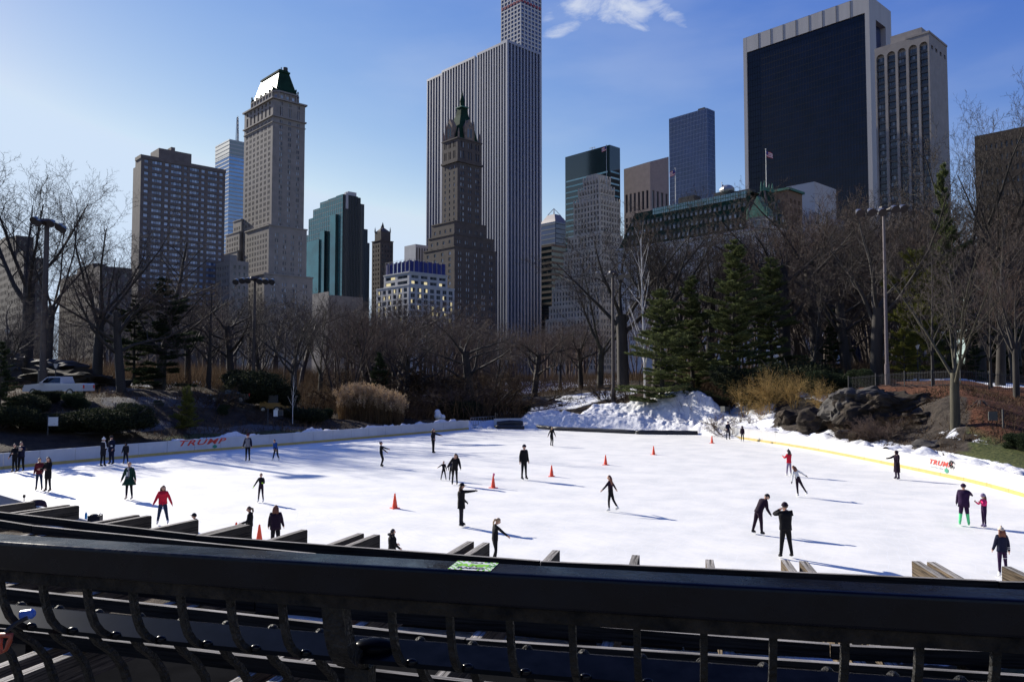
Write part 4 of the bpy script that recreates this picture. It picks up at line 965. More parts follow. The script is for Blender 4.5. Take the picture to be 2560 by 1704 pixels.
# roof clutter
mb = MB()
for (p0, p1, zt) in ((1790, 1832, 493), (1700, 1740, 505), (1836, 1880, 490)): ya_, yb_ = b.y(p1, 12), b.y(p0, 12); mb.box(11, ya_, zR-.2, 16, yb_, b.zat(zt-4, 12, yb_)+1)
b.add('roof_plant', mb, tar, kind='stuff')
mb = MB(); ya_ = b.y(1822, 14); mb.ball((13, ya_, zR+4.5), 3.0, 12, 8, (1,1.2,.8)); b.add('satellite_dish', mb, M_post)
# brick wing behind
mb = MB(); xw0 = x1+1; zw = b.zat(474, xw0, 0); facade(mb, MB(), 'R', .8, xw0, Lx, 0, zw, [], []); wl2, gl2 = MB(), MB()
rows = [(zw-3.5-i*3.7-2.0, zw-3.5-i*3.7) for i in range(12)]
facade(wl2, gl2, 'R', .6, xw0, Lx, 0, zw, pairs(xw0+1, Lx-1, 3, .5, .1), rows, .4); facade(wl2, gl2, 'L', xw0, .6, 16, zE, zw, even(2, 15, 2, .3), rows[:4], .4); shell(wl2, xw0, Lx, .6, 16, 0, zw); 
b.add('brick_wing', wl2, mat('orange_brick', (.20,.12,.075), .85, var=.15, scale=.4)); b.add('wing_window', gl2, w_dark, kind='stuff')
mb = MB(); mb.box(xw0-.8, -.3, zw, Lx+.8, 16, zw+1.0); b.add('wing_cornice', mb, copper_l)
flagpole(1916, 468, 374, 340, 1, 'flagpole with a drooping flag on the green corner pavilion of the mansard hotel')
flagpole(1689, 512, 422, 372, -1, 'flagpole with a flag on the long green mansard roof')
flagpole(1805, 490, 458, 360, 1, 'short flagpole with a dark flag among the roof plant of the mansard hotel')

# ---- white slab behind the hotel
b = Bld('white_blank_wall_building', 'blank white party wall rising just right of the mansard hotel', 'building', 1965, 2036, 2090, 454, 380)
mb = MB(); shell(mb, 0, b.Lx, 0, b.Ly, 0, b.top, True); b.add('wall', mb, mat('blank_white', (.42,.41,.42), .7, var=.05, scale=.1)); 
b = Bld('pale_blue_panel_building', 'pale blue-grey building glimpsed through the bare branches left of the arcaded tower', 'building', 2036, 2070, 2110, 540, 300)
mb = MB(); H = b.top; shell(mb, 0, b.Lx, 0, b.Ly, 0, H, True); b.add('wall', mb, mat('blue_panel', (.25,.29,.38), .6, var=.1, scale=.2))
mb = MB()
for z in np.arange(8, H-3, 4): mb.box(-.2, 0, z, -.02, b.Ly, z+.6)
b.add('floor_band', mb, conc, kind='stuff')

# ---- 17 black curtain wall tower in travertine frame
b = Bld('black_glass_skyscraper', 'huge black glass skyscraper framed in pale travertine at upper right', 'building', 1857.6, 2172, 2227, -14, 430)
H = b.top; Lx, Ly = b.Lx, b.Ly; fw_ = 3.2; zt = b.zat(32.4, 0, b.y(2161)); y0g, y1g = b.y(2161), b.y(1866)
mb = MB(); pn = 6
mb.box(0, 0, 0, 1.2, y0g, H); mb.box(0, y1g, 0, 1.2, Ly, H); mb.box(.02, y0g, zt, 1.2, y1g, H-.02)
sx0, sx1, sz0, sz1 = b.x(2188), b.x(2213), b.z(118), b.z(38)
facade(mb, gg := MB(), 'R', -.02, 0, Lx, 0, H, [(sx0, sx1)], [(sz0, sz1)], 3.0)
shell(mb, 0, Lx, 0, Ly, 0, H-.03)
b.add('travertine_frame', mb, traver); b.add('slot_window', gg, g_navy)
mb = MB()
for k in range(1, 9): u = y0g+(y1g-y0g)*k/9; mb.box(-.12, u-.12, zt, .02, u+.12, H)
b.add('panel_joint', mb, mat('joint_dark', (.12,.12,.12), .8))
mb = MB(); mb.quad((.9, y1g, 0), (.9, y0g, 0), (.9, y0g, zt), (.9, y1g, zt)); b.add('curtain_wall', mb, g_black)
mb = MB(); n_ = 44
for k in range(1, n_): u = y0g+(y1g-y0g)*k/n_; mb.box(.82, u-.05, 0, .9, u+.05, zt)
for z in np.arange(3, zt, 3.9): mb.box(.84, y0g, z, .9, y1g, z+.25)
b.add('mullion_grid', mb, mat('mullion_black', (.007,.009,.018), .5, spec=.15), kind='stuff')

# ---- 18 arcaded tower
b = Bld('arcaded_tower', 'concrete tower with five tall arched window bays, right of the black glass skyscraper', 'building', 2186, 2322, 2367, 82, 330)
H = b.top; Lx, Ly = b.Lx, b.Ly; wl_ = MB(); tan_ = mat('tan_concrete', (.25,.225,.21), .85, var=.12, scale=.25, bump=.1)
bays = [(b.y(q1), b.y(q0)) for q0, q1 in ((2190,2210),(2216.5,2237),(2243,2263.5),(2270,2291.5),(2297.5,2318))]
ztb = [b.zat(t, 0, y0) for (y0, y1), t in zip(bays, (132.5, 125, 117.5, 110.5, 103.5))]
zb_ = min(ztb)
ztb = [sum(ztb)/5]*5; rad = (bays[0][1]-bays[0][0])/2
edges = [0]+[v for q_ in sorted(bays) for v in q_]+[Ly]
for i in range(0, len(edges), 2): fquad(wl_, 'L', 0, edges[i], edges[i+1], 0, H)
fwin = {}
for (y0, y1), zt in zip(bays, ztb):
    c = (y0+y1)/2; r_ = (y1-y0)/2; zs = zt-r_; dep = 1.3; arc = [(c+r_*math.cos(t), zs+r_*math.sin(t)) for t in np.linspace(0, math.pi, 9)]
    for (ua, za), (ub, zb2) in zip(arc, arc[1:]): wl_.quad((0,ua,za),(0,ub,zb2),(0,ub,H),(0,ua,H)); wl_.quad((0,ua,za),(0,ub,zb2),(dep,ub,zb2),(dep,ua,za))
    wl_.quad((0,y0,0),(dep,y0,0),(dep,y0,zs),(0,y0,zs)); wl_.quad((0,y1,0),(dep,y1,0),(dep,y1,zs),(0,y1,zs)); wl_.quad((dep,y0,0),(dep,y1,0),(dep,y1,zt),(dep,y0,zt))
    k = 0; z = zs-1.4
    while z > 10:
        if 'm' not in fwin:
            mb = MB(); mb.mi = 1; 
            for i in range(3): w3 = 2*r_/3; mb.quad((-.02, -r_+w3*i+.05, 0), (-.02, -r_+w3*(i+1)-.05, 0), (-.02, -r_+w3*(i+1)-.05, 1.7), (-.02, -r_+w3*i+.05, 1.7))
            mb.mi = 0
            for i in range(4): mb.box(-.12, -r_+2*r_*i/3-.05, 0, -.03, -r_+2*r_*i/3+.05, 1.7)
            mb.box(-.25, -r_, -.25, 0, r_, 0); fwin['m'] = mb.mesh('window', [frame_d, w_dark])
            mb = MB(); mb.box(-.5, -r_+.02, -.7, -.05, r_-.02, .35); fwin['p'] = mb.mesh('spandrel_panel', [frame_d])
        link('window', fwin['m'], b.o, loc=(dep, c, z)); link('spandrel_panel', fwin['p'], b.o, loc=(dep, c, z-.6)); z -= 3.0; k += 1
facade(wl_, gs := MB(), 'R', 0, 0, Lx, 0, H, even(1, Lx-.5, 4, .45), [(b.z(118), b.z(108))], .4); shell(wl_, 0, Lx, 0, Ly, 0, H)
wl_.box(-.2, -.2, H, Lx+.2, b.y(2264), H+.9)
wl_.box(2, b.y(2300), H, Lx-1, b.y(2222), b.z(58)); 
b.add('wall', wl_, tan_); b.add('small_window', gs, w_dark, kind='stuff')

# ---- 19 far right dark block, 20 low dark blocks at far left
b = Bld('dark_brown_block', 'dark brown block half hidden by trees at the right edge', 'building', 2436, 2640, 2700, 300, 200)
mb = MB(); gl_ = MB(); H = b.top; facade(mb, gl_, 'L', 0, 0, b.Ly, 0, H, even(1, b.Ly-1, 14, .4), [(z, z+1.6) for z in np.arange(6, H-2, 3.3)]); shell(mb, 0, b.Lx, 0, b.Ly, 0, H); facade(mb, gl_, 'R', 0, 0, b.Lx, 0, H, [], [])
b.add('wall', mb, mat('deep_brown', (.055,.04,.03), .9, var=.2, scale=.4)); b.add('window', gl_, w_dark, kind='stuff')
for nm, lab, pl, pc, pr, pt, Y, m_ in (
        ('low_dark_block', 'low dark stepped building behind the bare trees at the left edge', -60, 40, 85, 588, 330, stone_d),
        ('low_dark_block', 'lower dark block just right of the stepped building at the left edge', 20, 60, 112, 640, 300, stone_d),
        ('low_brown_block', 'low brown block behind the forked tree left of the brick apartments', 150, 250, 330, 664, 330, brick),
        ('tan_low_block', 'small tan block low between the brick apartments and the stone hotel', 540, 575, 622, 650, 380, stone)):
    b = Bld(nm, lab, 'building', pl, pc, pr, pt, Y); mb, gl_ = MB(), MB(); H = b.top; rows = [(z, z+1.7) for z in np.arange(H-4, 5, -3.3)]
    facade(mb, gl_, 'L', 0, 0, b.Ly, 0, H, even(1, b.Ly-1, max(3, int(b.Ly/3)), .4), rows); facade(mb, gl_, 'R', 0, 0, b.Lx, 0, H, even(1, b.Lx-1, max(3, int(b.Lx/3)), .4), rows); shell(mb, 0, b.Lx, 0, b.Ly, 0, H)
    mb.box(b.Lx*.2, b.Ly*.3, H, b.Lx*.6, b.Ly*.7, H+3.5)
    b.add('wall', mb, m_); b.add('window', gl_, w_dark, kind='stuff')

# ============================================================ vegetation
bark = mat('bark', (.030,.025,.021), .9, var=.35, scale=3, stretch=(1,1,.25))
bark_g = mat('bark_greenish', (.052,.046,.030), .9, var=.35, scale=3, stretch=(1,1,.25))
twig = mat('twigs', (.064,.048,.040), .9, var=.3, scale=.3)
twig_r = mat('twigs_reddish', (.085,.053,.038), .9, var=.3, scale=.3)
twig_d = mat('twigs_dark', (.040,.031,.025), .9, var=.3, scale=.3)
birch = mat('birch_bark', (.6,.57,.53), .8, var=.35, scale=4, stretch=(1,1,.5))
willow = mat('yellow_stems', (.30,.19,.05), .8, var=.3, scale=.5)
def leafmat(name, a, b_):
    m, n, l, bs = _new(name); g = n.new('ShaderNodeNewGeometry'); cr = n.new('ShaderNodeValToRGB'); cr.color_ramp.elements[0].color = (*a, 1); cr.color_ramp.elements[1].color = (*b_, 1)
    l.new(g.outputs['Random Per Island'], cr.inputs[0]); l.new(cr.outputs[0], bs.inputs['Base Color']); bs.inputs['Roughness'].default_value = .8; bs.inputs['Specular IOR Level'].default_value = .08
    tr = n.new('ShaderNodeBsdfTranslucent'); l.new(cr.outputs[0], tr.inputs[0]); mx = n.new('ShaderNodeMixShader'); mx.inputs[0].default_value = .25
    l.new(bs.outputs[0], mx.inputs[1]); l.new(tr.outputs[0], mx.inputs[2]); l.new(mx.outputs[0], n['Material Output'].inputs[0]); return m
needle = leafmat('pine_needles', (.036,.052,.024), (.155,.175,.07))
needle_y = leafmat('golden_needles', (.05,.06,.012), (.17,.17,.045))
needle_d = leafmat('dark_needles', (.010,.018,.010), (.045,.06,.028))
leaf_sh = leafmat('shrub_leaves', (.008,.013,.008), (.045,.05,.025))
reedm = leafmat('reed_straw', (.07,.04,.02), (.20,.125,.06))
plume = leafmat('reed_plumes', (.30,.20,.11), (.55,.40,.24))
drygrass = leafmat('dry_stems', (.035,.024,.015), (.12,.08,.05))

def grow(rg, P):
    """returns list of (p0, p1, r0, r1, level)"""
    out = []
    def br(p, d, L, r, lv):
        n = P['nseg'][lv]; pts = [p]; dd = d.copy(); rad = [r]; rt = r*P['taper'][lv]
        for i in range(n):
            w = P['wob'][lv]; dd = dd + np.array([rg.gauss(0, w), rg.gauss(0, w), rg.gauss(0, w*.7)+P['up'][lv]])
            dd /= np.linalg.norm(dd); pts.append(pts[-1]+dd*L/n); rad.append(r+(rt-r)*(i+1)/n)
        for i in range(n): out.append((pts[i], pts[i+1], rad[i], rad[i+1], lv))
        if lv+1 >= len(P['nseg']): return
        k = P['kids'][lv]; k = max(1, int(round(k*rg.uniform(.8, 1.2))))
        az = rg.uniform(0, 6.28)
        for j in range(k):
            t = P['from'][lv] + (1-P['from'][lv])*((j+rg.uniform(0, .9))/k); t = min(t, .999); i = min(int(t*n), n-1); f = t*n-i
            q = pts[i]+(pts[i+1]-pts[i])*f; a0 = pts[i+1]-pts[i]; a0 = a0/np.linalg.norm(a0)
            az += 2.4+rg.uniform(-.5, .5); o = np.cross(a0, [0,0,1.0] if abs(a0[2]) < .95 else [1.0,0,0]); o /= np.linalg.norm(o); o2 = np.cross(a0, o)
            ang = R(rg.uniform(*P['ang'][lv])); nd = a0*math.cos(ang) + (o*math.cos(az)+o2*math.sin(az))*math.sin(ang)
            rr = (rad[i]+(rad[i+1]-rad[i])*f)*P['rk'][lv]*rg.uniform(.75, 1.05)
            br(q, nd, L*P['lk'][lv]*rg.uniform(.7, 1.15)*(1-P.get('short', .35)*t), max(rr, P['rmin']), lv+1)
    for s in range(P.get('stems', 1)):
        a = 6.28*s/P.get('stems', 1)+rg.uniform(-.4, .4); tl = P.get('splay', 0)*rg.uniform(.6, 1.2)
        d = np.array([math.cos(a)*tl, math.sin(a)*tl, 1.0]); d /= np.linalg.norm(d)
        br(np.array([math.cos(a)*P.get('base', 0), math.sin(a)*P.get('base', 0), -.3]), d, P['L'], P['r'], 0)
    return out
def np_mesh(name, V, groups, m):
    """mesh from numpy: V (n,3), groups = list of (k, sides) face index arrays"""
    me = bpy.data.meshes.new(name); me.vertices.add(len(V)); me.vertices.foreach_set('co', np.asarray(V, np.float32).ravel())
    idx = np.concatenate([g.ravel() for g in groups]).astype(np.int32); tot = np.concatenate([np.full(len(g), g.shape[1]) for g in groups]).astype(np.int32)
    me.loops.add(len(idx)); me.loops.foreach_set('vertex_index', idx); me.polygons.add(len(tot)); st = np.concatenate([[0], np.cumsum(tot)[:-1]]).astype(np.int32)
    me.polygons.foreach_set('loop_start', st); me.polygons.foreach_set('loop_total', tot); me.materials.append(m); me.update(calc_edges=True); return me
def seg_mesh(segs, name, m, sides=lambda lv: 7 if lv == 0 else 5 if lv < 3 else 3 if lv < 5 else 2):
    V, Fc = [], []; k0 = 0
    by = {}
    for s in segs: by.setdefault(sides(s[4]), []).append(s)
    for n, ss in by.items():
        p0 = np.array([s[0] for s in ss]); p1 = np.array([s[1] for s in ss]); r0 = np.array([s[2] for s in ss]); r1 = np.array([s[3] for s in ss])
        d = p1-p0; d /= np.linalg.norm(d, axis=1)[:, None]+1e-9
        ref = np.where(np.abs(d[:, 2:3]) < .9, np.array([[0,0,1.0]]), np.array([[1.0,0,0]])); a = np.cross(d, ref); a /= np.linalg.norm(a, axis=1)[:, None]+1e-9; b = np.cross(d, a)
        N = len(ss)
        if n == 2:
            v = np.stack([p0-a*r0[:, None], p0+a*r0[:, None], p1+a*r1[:, None], p1-a*r1[:, None]], 1).reshape(-1, 3)
            f = (np.arange(N)*4)[:, None]+np.array([[0,1,2,3]])+k0; V.append(v); Fc.append(f); k0 += len(v); continue
        an = np.arange(n)*2*math.pi/n; ring = a[:, None, :]*np.cos(an)[None, :, None]+b[:, None, :]*np.sin(an)[None, :, None]
        v = np.concatenate([p0[:, None, :]+ring*r0[:, None, None], p1[:, None, :]+ring*r1[:, None, None]], 1).reshape(-1, 3)
        base = (np.arange(N)*2*n)[:, None]+k0
        for j in range(n): Fc.append(np.concatenate([base+j, base+(j+1) % n, base+n+(j+1) % n, base+n+j], 1))
        V.append(v); k0 += len(v)
    return np_mesh(name, np.concatenate(V), Fc, m)
VASE = dict(L=5.0, r=.30, nseg=[3,5,5,4,3,2], taper=[.8,.22,.25,.3,.4,.5], wob=[.03,.09,.13,.16,.2,.25], up=[.02,.05,.03,.03,.04,.03],
            kids=[6,9,7,6,4], ang=[(20,46),(25,50),(28,55),(30,60),(30,65)], rk=[.5,.44,.46,.5,.6], lk=[2.0,.55,.55,.55,.55], rmin=.007, short=.35)
VASE['from'] = [.72,.25,.2,.2,.15]
OAK = dict(VASE, L=6.0, r=.33, wob=[.05,.16,.2,.22,.25,.3], up=[.02,.01,.0,.02,.03,.02], kids=[8,8,7,6,4], ang=[(38,72),(30,60),(30,65),(30,65),(30,70)], lk=[1.15,.6,.55,.55,.5]); OAK['from'] = [.45,.25,.2,.2,.15]
SLIM = dict(VASE, L=11.0, r=.2, nseg=[8,4,4,3,2,2], taper=[.15,.4,.4,.4,.4,.5], kids=[16,6,5,4,3], ang=[(25,50),(25,50),(30,55),(30,60),(30,60)], lk=[.42,.5,.5,.55,.6], rk=[.5,.5,.5,.6,.7], rmin=.006, short=.7); SLIM['from'] = [.22,.2,.2,.2,.2]
MULTI = dict(VASE, stems=5, splay=.28, base=.25, L=8.0, r=.12, nseg=[7,5,4,3,2,2], taper=[.3,.3,.4,.4,.5,.5], kids=[10,6,5,3,2], ang=[(15,35),(20,45),(25,50),(30,55),(30,60)], lk=[.5,.5,.5,.55,.6], wob=[.05,.1,.12,.15,.2,.2], rmin=.006); MULTI['from'] = [.25,.2,.2,.2,.2]
SHRUB = dict(VASE, stems=9, splay=.7, base=.15, L=1.3, r=.03, nseg=[3,3,3,2], taper=[.5,.5,.5,.5], wob=[.15,.2,.22,.25], up=[.05,.03,.02,.02], kids=[7,6,5], ang=[(20,50),(25,60),(30,65)], rk=[.6,.6,.7], lk=[.6,.6,.6], rmin=.0045); SHRUB['from'] = [.2,.2,.2]
WILL = dict(VASE, stems=8, splay=.45, base=.15, L=2.6, r=.035, nseg=[5,5,4], taper=[.5,.3,.4], wob=[.12,.14,.15], up=[.02,-.05,-.1], kids=[14,7], ang=[(15,45),(20,50)], rk=[.5,.6], lk=[.75,.5], rmin=.008, short=.2); WILL['from'] = [.25,.2]
FORK = dict(VASE, L=4.6, r=.24, taper=[.85,.25,.3,.3,.4,.5], kids=[5,9,7,5,4], ang=[(8,26),(15,38),(20,45),(25,50),(30,60)], lk=[2.7,.5,.5,.5,.55], wob=[.03,.06,.1,.14,.2,.2]); FORK['from'] = [.75,.2,.2,.2,.15]
VAR = {}
def variant(key, P, seed, split, tm, cm):
    rg = random.Random(seed); s = grow(rg, P); hi = max(max(a[1][2], a[0][2]) for a in s)
    VAR[key] = (seg_mesh([a for a in s if a[4] < split], 'trunk', tm), seg_mesh([a for a in s if a[4] >= split], 'crown', cm), hi)
for i in range(3): variant(f'vase{i}', VASE, 11+i, 3, bark, twig_d)
for i in range(3): variant(f'oak{i}', OAK, 31+i, 3, bark, twig_r if i == 1 else twig)
for i in range(2): variant(f'slim{i}', SLIM, 51+i, 2, bark, twig_r if i else twig)
variant('fork0', FORK, 91, 3, bark_g, twig); variant('fork1', FORK, 93, 3, bark, twig_r); variant('multi1', MULTI, 63, 1, bark, twig_r)
for i in range(2): variant(f'shrub{i}', SHRUB, 71+i, 1, twig, twig_r if i else drygrass)
for i in range(2): variant(f'will{i}', WILL, 81+i, 1, willow, willow)

def tris(rg, centers, dirs, ln, wd, jit):
    """one thin leaf triangle per centre"""
    N = len(centers); a = dirs/ (np.linalg.norm(dirs, axis=1)[:, None]+1e-9); r = rg.normal(size=(N, 3)); b = np.cross(a, r); b /= np.linalg.norm(b, axis=1)[:, None]+1e-9
    L_ = ln*rg.uniform(.6, 1.3, (N, 1)); W = wd*rg.uniform(.7, 1.3, (N, 1)); c = centers+rg.normal(size=(N, 3))*jit
    return np.stack([c-b*W/2, c+b*W/2, c+a*L_], 1).reshape(-1, 3)
def tri_mesh(v, name, m):
    return np_mesh(name, v, [np.arange(len(v)//3*3).reshape(-1, 3)], m)
def pine(key, seed, H=18, Rm=4.2, m=needle, n_leaf=26000, gaps=.35, start=.06, whorl=.62, droop=0.0, leaf=.24, prof=None):
    rg = np.random.RandomState(seed); segs = [(np.array([0,0,-.3]), np.array([.05,0,H*.5]), .24*H/18, .15*H/18, 0), (np.array([.05,0,H*.5]), np.array([0,.05,H]), .15*H/18, .02, 0)]
    C_, D_ = [], []
    z = H*start; br = []
    while z < H*.985:
        t = (z/H-start)/(1-start); rad = Rm*(prof(t) if prof else (1-t)**.62*(.5+.5*min(1, t*5))*(.86+.2*math.sin(t*17+seed)))
        for k in range(rg.randint(4, 7)):
            a = rg.uniform(0, 6.283); L_ = rad*rg.uniform(.4, 1.2)
            if rg.rand() < gaps*.5: L_ *= .45
            el = .12+.5*t+rg.uniform(-.1, .12)-droop; zz = z+rg.uniform(-.15, .15); br.append((a, L_, el, zz, t))
        z += whorl*rg.uniform(.7, 1.2)
    tot = sum(b[1] for b in br)+1e-6
    for a, L_, el, zz, t in br:
        d = np.array([math.cos(a)*math.cos(el), math.sin(a)*math.cos(el), math.sin(el)]); p0 = np.array([0,0,zz]); p1 = p0+d*L_; mid = p0+d*L_*.5-np.array([0,0,.04*L_])
        segs += [(p0, mid, .035, .022, 1), (mid, p1, .022, .008, 1)]
        n_ = max(6, int(n_leaf*L_/tot)); s = rg.uniform(.18, 1, n_)**.8; side = np.cross(d, [0,0,1.0]); side /= np.linalg.norm(side)
        w = rg.normal(size=n_)*.16*L_*(1.15-s); c = p0+d*(s*L_)[:, None]+side*w[:, None]+np.array([0,0,1.0])*(np.abs(rg.normal(size=n_))*.09-.03*np.abs(w))[:, None]
        dd = d*.8+side*np.sign(w)[:, None]*.7+np.array([0,0,.45])+rg.normal(size=(n_, 3))*.35; C_.append(c); D_.append(dd)
    v = tris(rg, np.concatenate(C_), np.concatenate(D_), leaf, leaf*.32, .05)
    VAR[key] = (seg_mesh(segs, 'trunk', bark), tri_mesh(v, 'crown', m), H)
pine('pine0', 5, n_leaf=52000, leaf=.27); pine('pine1', 6, gaps=.6, n_leaf=42000, Rm=4.6, leaf=.27); pine('piney', 7, H=11, Rm=3.4, m=needle_y, n_leaf=26000, gaps=.5, whorl=.55, prof=lambda t: (.5+.9*t)*(1-t)**.6*1.5)
pine('dark0', 8, H=12, Rm=4.0, m=needle_d, n_leaf=24000, gaps=.5, whorl=.6, droop=.15); pine('cone0', 9, H=6, Rm=1.3, m=needle_d, n_leaf=14000, gaps=.1, start=.02, whorl=.25, leaf=.14)
pine('coney', 10, H=5, Rm=1.8, m=needle_y, n_leaf=16000, gaps=.15, start=.02, whorl=.25, leaf=.15, prof=lambda t: (1-t)**.55*(.6+.4*math.sin(t*9)**2))
def bush(key, seed, m, n_=26000, leaf=.045, flat=.62, sticks=True):
    rg = np.random.RandomState(seed); C_ = []
    for k in range(9):
        a = rg.uniform(0, 6.28); rr = rg.uniform(0, .62); c0 = np.array([math.cos(a)*rr, math.sin(a)*rr, rg.uniform(.2, .62)*flat*1.5]); q = rg.normal(size=(n_//9, 3)); q /= np.linalg.norm(q, axis=1)[:, None]
        q = q*(rg.uniform(.3, 1, (len(q), 1))**.45)*rg.uniform(.3, .46)*np.array([1, 1, flat]); C_.append(c0+q)
    C_ = np.concatenate(C_); C_ = C_[C_[:, 2] > -.05]; v = tris(rg, C_, rg.normal(size=C_.shape)+np.array([0,0,.5]), leaf, leaf*.55, .02)
    rr = random.Random(seed); st = [(np.zeros(3), np.array([rr.uniform(-.6,.6), rr.uniform(-.6,.6), rr.uniform(.3,.7)]), .02, .008, 1) for _ in range(10)]
    VAR[key] = (seg_mesh(st, 'stem', bark), tri_mesh(v, 'foliage', m), float(C_[:, 2].max()))
bush('bush0', 3, leaf_sh); bush('bush1', 4, leaf_sh, flat=.45); bush('bushy', 5, needle_d)

PLACED = []
def plant(key, px, Y, top, name, label, cat, group=None, rz=None, wide=1.0, h=None, zoff=0.0, trunk_m=None):
    d = ray(px, HORIZ); x = d.x*Y/d.y; z = tz(x, Y)+zoff; tm, cm, hi = VAR[key]
    H = h if h else at(px, top, Y).z-z; s = H/hi
    t = thing(name, label, cat, (x, Y, z), rnd.uniform(0, 6.28) if rz is None else rz, group)
    a, b_ = ('trunk', 'crown') if 'bush' not in key else ('stem', 'foliage')
    o1 = link(a, tm, t, scale=(s*wide, s*wide, s)); o2 = link(b_, cm, t, scale=(s*wide, s*wide, s))
    if trunk_m: o1.data = tm.copy(); o1.data.materials.clear(); o1.data.materials.append(trunk_m)
    PLACED.append((x, Y)); return t
T = 'bare tree'
plant('dark0', 2, 63, 850, 'evergreen_tree', 'dark ragged evergreen cut by the left edge', 'evergreen', wide=.9)
# ---- left group
plant('vase0', 62, 108, 352, 'bare_tree', 'tall bare tree with a thick straight trunk at the far left edge', T, rz=.5)
plant('vase1', 120, 104, 395, 'bare_tree', 'tall bare tree directly behind the leftmost floodlight mast', T, rz=2.1, wide=.8)
plant('vase2', 243, 93, 440, 'bare_tree', 'big forked bare tree beside the white pickup with wide arching limbs', T, rz=1.0, wide=1.15)
plant('oak1', 305, 84, 640, 'bare_tree', 'small dark bare tree just right of the big forked tree', T, wide=1.0)
plant('oak0', 8, 70, 700, 'bare_tree', 'low dark bare tree cut by the left edge of the picture', T)
plant('slim0', 395, 95, 560, 'bare_tree', 'bare tree with drooping branches in front of the brick apartment block', T, wide=1.7, rz=.3)
plant('dark0', 410, 92, 690, 'evergreen_tree', 'dark spreading evergreen in front of the brown brick apartments', 'evergreen', wide=1.35)
plant('dark0', 335, 98, 730, 'evergreen_tree', 'lower dark evergreen behind the big forked tree', 'evergreen', wide=1.3)
plant('slim1', 520, 100, 700, 'bare_tree', 'reddish bare tree left of the second floodlight mast', T, wide=1.6)
plant('oak2', 575, 105, 690, 'bare_tree', 'rounded bare tree below the stone hotel tower', T)
plant('vase1', 735, 96, 705, 'bare_tree', 'spreading bare tree with low arching limbs right of the second floodlight mast', T, wide=1.3, rz=4.0)
plant('slim0', 655, 112, 730, 'bare_tree', 'slender bare tree just right of the second floodlight mast', T, wide=1.4)
plant('multi1', 862, 104, 742, 'bare_tree', 'leaning bare tree behind the tan reeds', T, rz=2.2)
plant('birch' if 'birch' in VAR else 'slim1', 733, 84, 925, 'dead_birch', 'thin white dead birch trunk near the path on the left', 'dead tree', wide=.5, trunk_m=birch)
plant('oak0', 985, 140, 760, 'bare_tree', 'bare tree behind the arched stone bridge', T); plant('oak2', 1170, 118, 765, 'bare_tree', 'round bare tree right of the stone bridge', T, wide=1.3)
plant('slim1', 1060, 150, 770, 'bare_tree', 'reddish bare tree below the low white office block', T, wide=1.5)
plant('multi1', 1225, 128, 800, 'bare_tree', 'many-stemmed bare tree left of the third floodlight mast', T, wide=1.4)
plant('oak1', 1335, 132, 800, 'bare_tree', 'reddish low bare tree on the snow behind the back boards', T, wide=1.3)
plant('oak0', 1452, 138, 770, 'bare_tree', 'dark crooked bare tree left of the third floodlight mast', T, wide=1.1, rz=2)
plant('slim1', 1400, 150, 800, 'bare_tree', 'reddish slender bare tree in the snow patch', T, wide=1.6)
plant('cone0', 948, 104, 885, 'evergreen_tree', 'narrow dark conical evergreen behind the tan reeds', 'evergreen', wide=1.5)
plant('coney', 468, 71.5, 968, 'evergreen_shrub', 'yellow-green shaggy evergreen behind the left boards', 'evergreen', wide=1.25)
plant('oak1', 1015, 112, 800, 'bare_tree', 'twiggy reddish bare tree in front of the stone bridge', T, wide=1.0)
# ---- centre right
plant('vase2', 1640, 112, 440, 'bare_tree', 'tall spreading bare tree in front of the mansard hotel', T, wide=1.15, rz=2.4)
plant('vase0', 1560, 118, 500, 'bare_tree', 'leaning bare tree right of the third floodlight mast', T, wide=1.3, rz=4.2)
plant('slim0', 1612, 104, 556, 'birch_tree', 'straight white-barked birch between the bare trees and pines', 'birch', wide=.45, trunk_m=birch)
plant('pine1', 1655, 98, 720, 'pine_tree', 'left of the two big green pines behind the snow mound', 'pine', wide=1.75, rz=1)
plant('pine0', 1732, 104, 690, 'pine_tree', 'middle green pine between the two big ones', 'pine', wide=1.5, rz=2)
plant('pine0', 1838, 96, 600, 'pine_tree', 'tallest green pine behind the snow mound', 'pine', wide=1.5, rz=3)
plant('pine1', 1930, 100, 640, 'pine_tree', 'dark pine right of the tallest pine', 'pine', wide=1.35, rz=4)
plant('oak1', 1965, 112, 470, 'bare_tree', 'fuzzy brown bare tree covering the right end of the mansard hotel', T, wide=.8)
plant('oak2', 2040, 120, 430, 'bare_tree', 'dense bare tree in front of the black skyscraper', T, wide=.95)
plant('vase1', 2190, 84, 400, 'bare_tree', 'big old bare tree with heavy forked trunk behind the right floodlight mast', T, wide=1.35, rz=1.6)
plant('oak0', 2120, 98, 560, 'bare_tree', 'bare tree with level limbs left of the right floodlight mast', T, wide=1.2)
plant('fork0', 2385, 57.5, 560, 'bare_tree', 'tall many-limbed bare tree on the rocks at right', T, wide=1.6, rz=.4)
plant('vase0', 2440, 100, 215, 'bare_tree', 'tallest bare tree against the sky at upper right', T, wide=.75, rz=3.4)
plant('vase2', 2545, 96, 230, 'bare_tree', 'tall bare tree against the sky at the right edge', T, wide=.8, rz=5.4)
plant('oak1', 2335, 104, 480, 'bare_tree', 'brown bare tree below the arcaded tower', T, wide=.9)
plant('oak2', 2280, 110, 500, 'bare_tree', 'hazy bare tree in front of the arcaded tower', T, wide=.9)
plant('slim1', 2500, 74, 520, 'bare_tree', 'bare reddish tree over the fence at far right', T, wide=1.7)
plant('fork1', 2540, 66, 600, 'bare_tree', 'bare tree with fine branches at the right edge above the mulch slope', T, wide=1.2)
plant('oak2', 2455, 84, 560, 'bare_tree', 'dense brown bare tree behind the right fence', T, wide=.9)
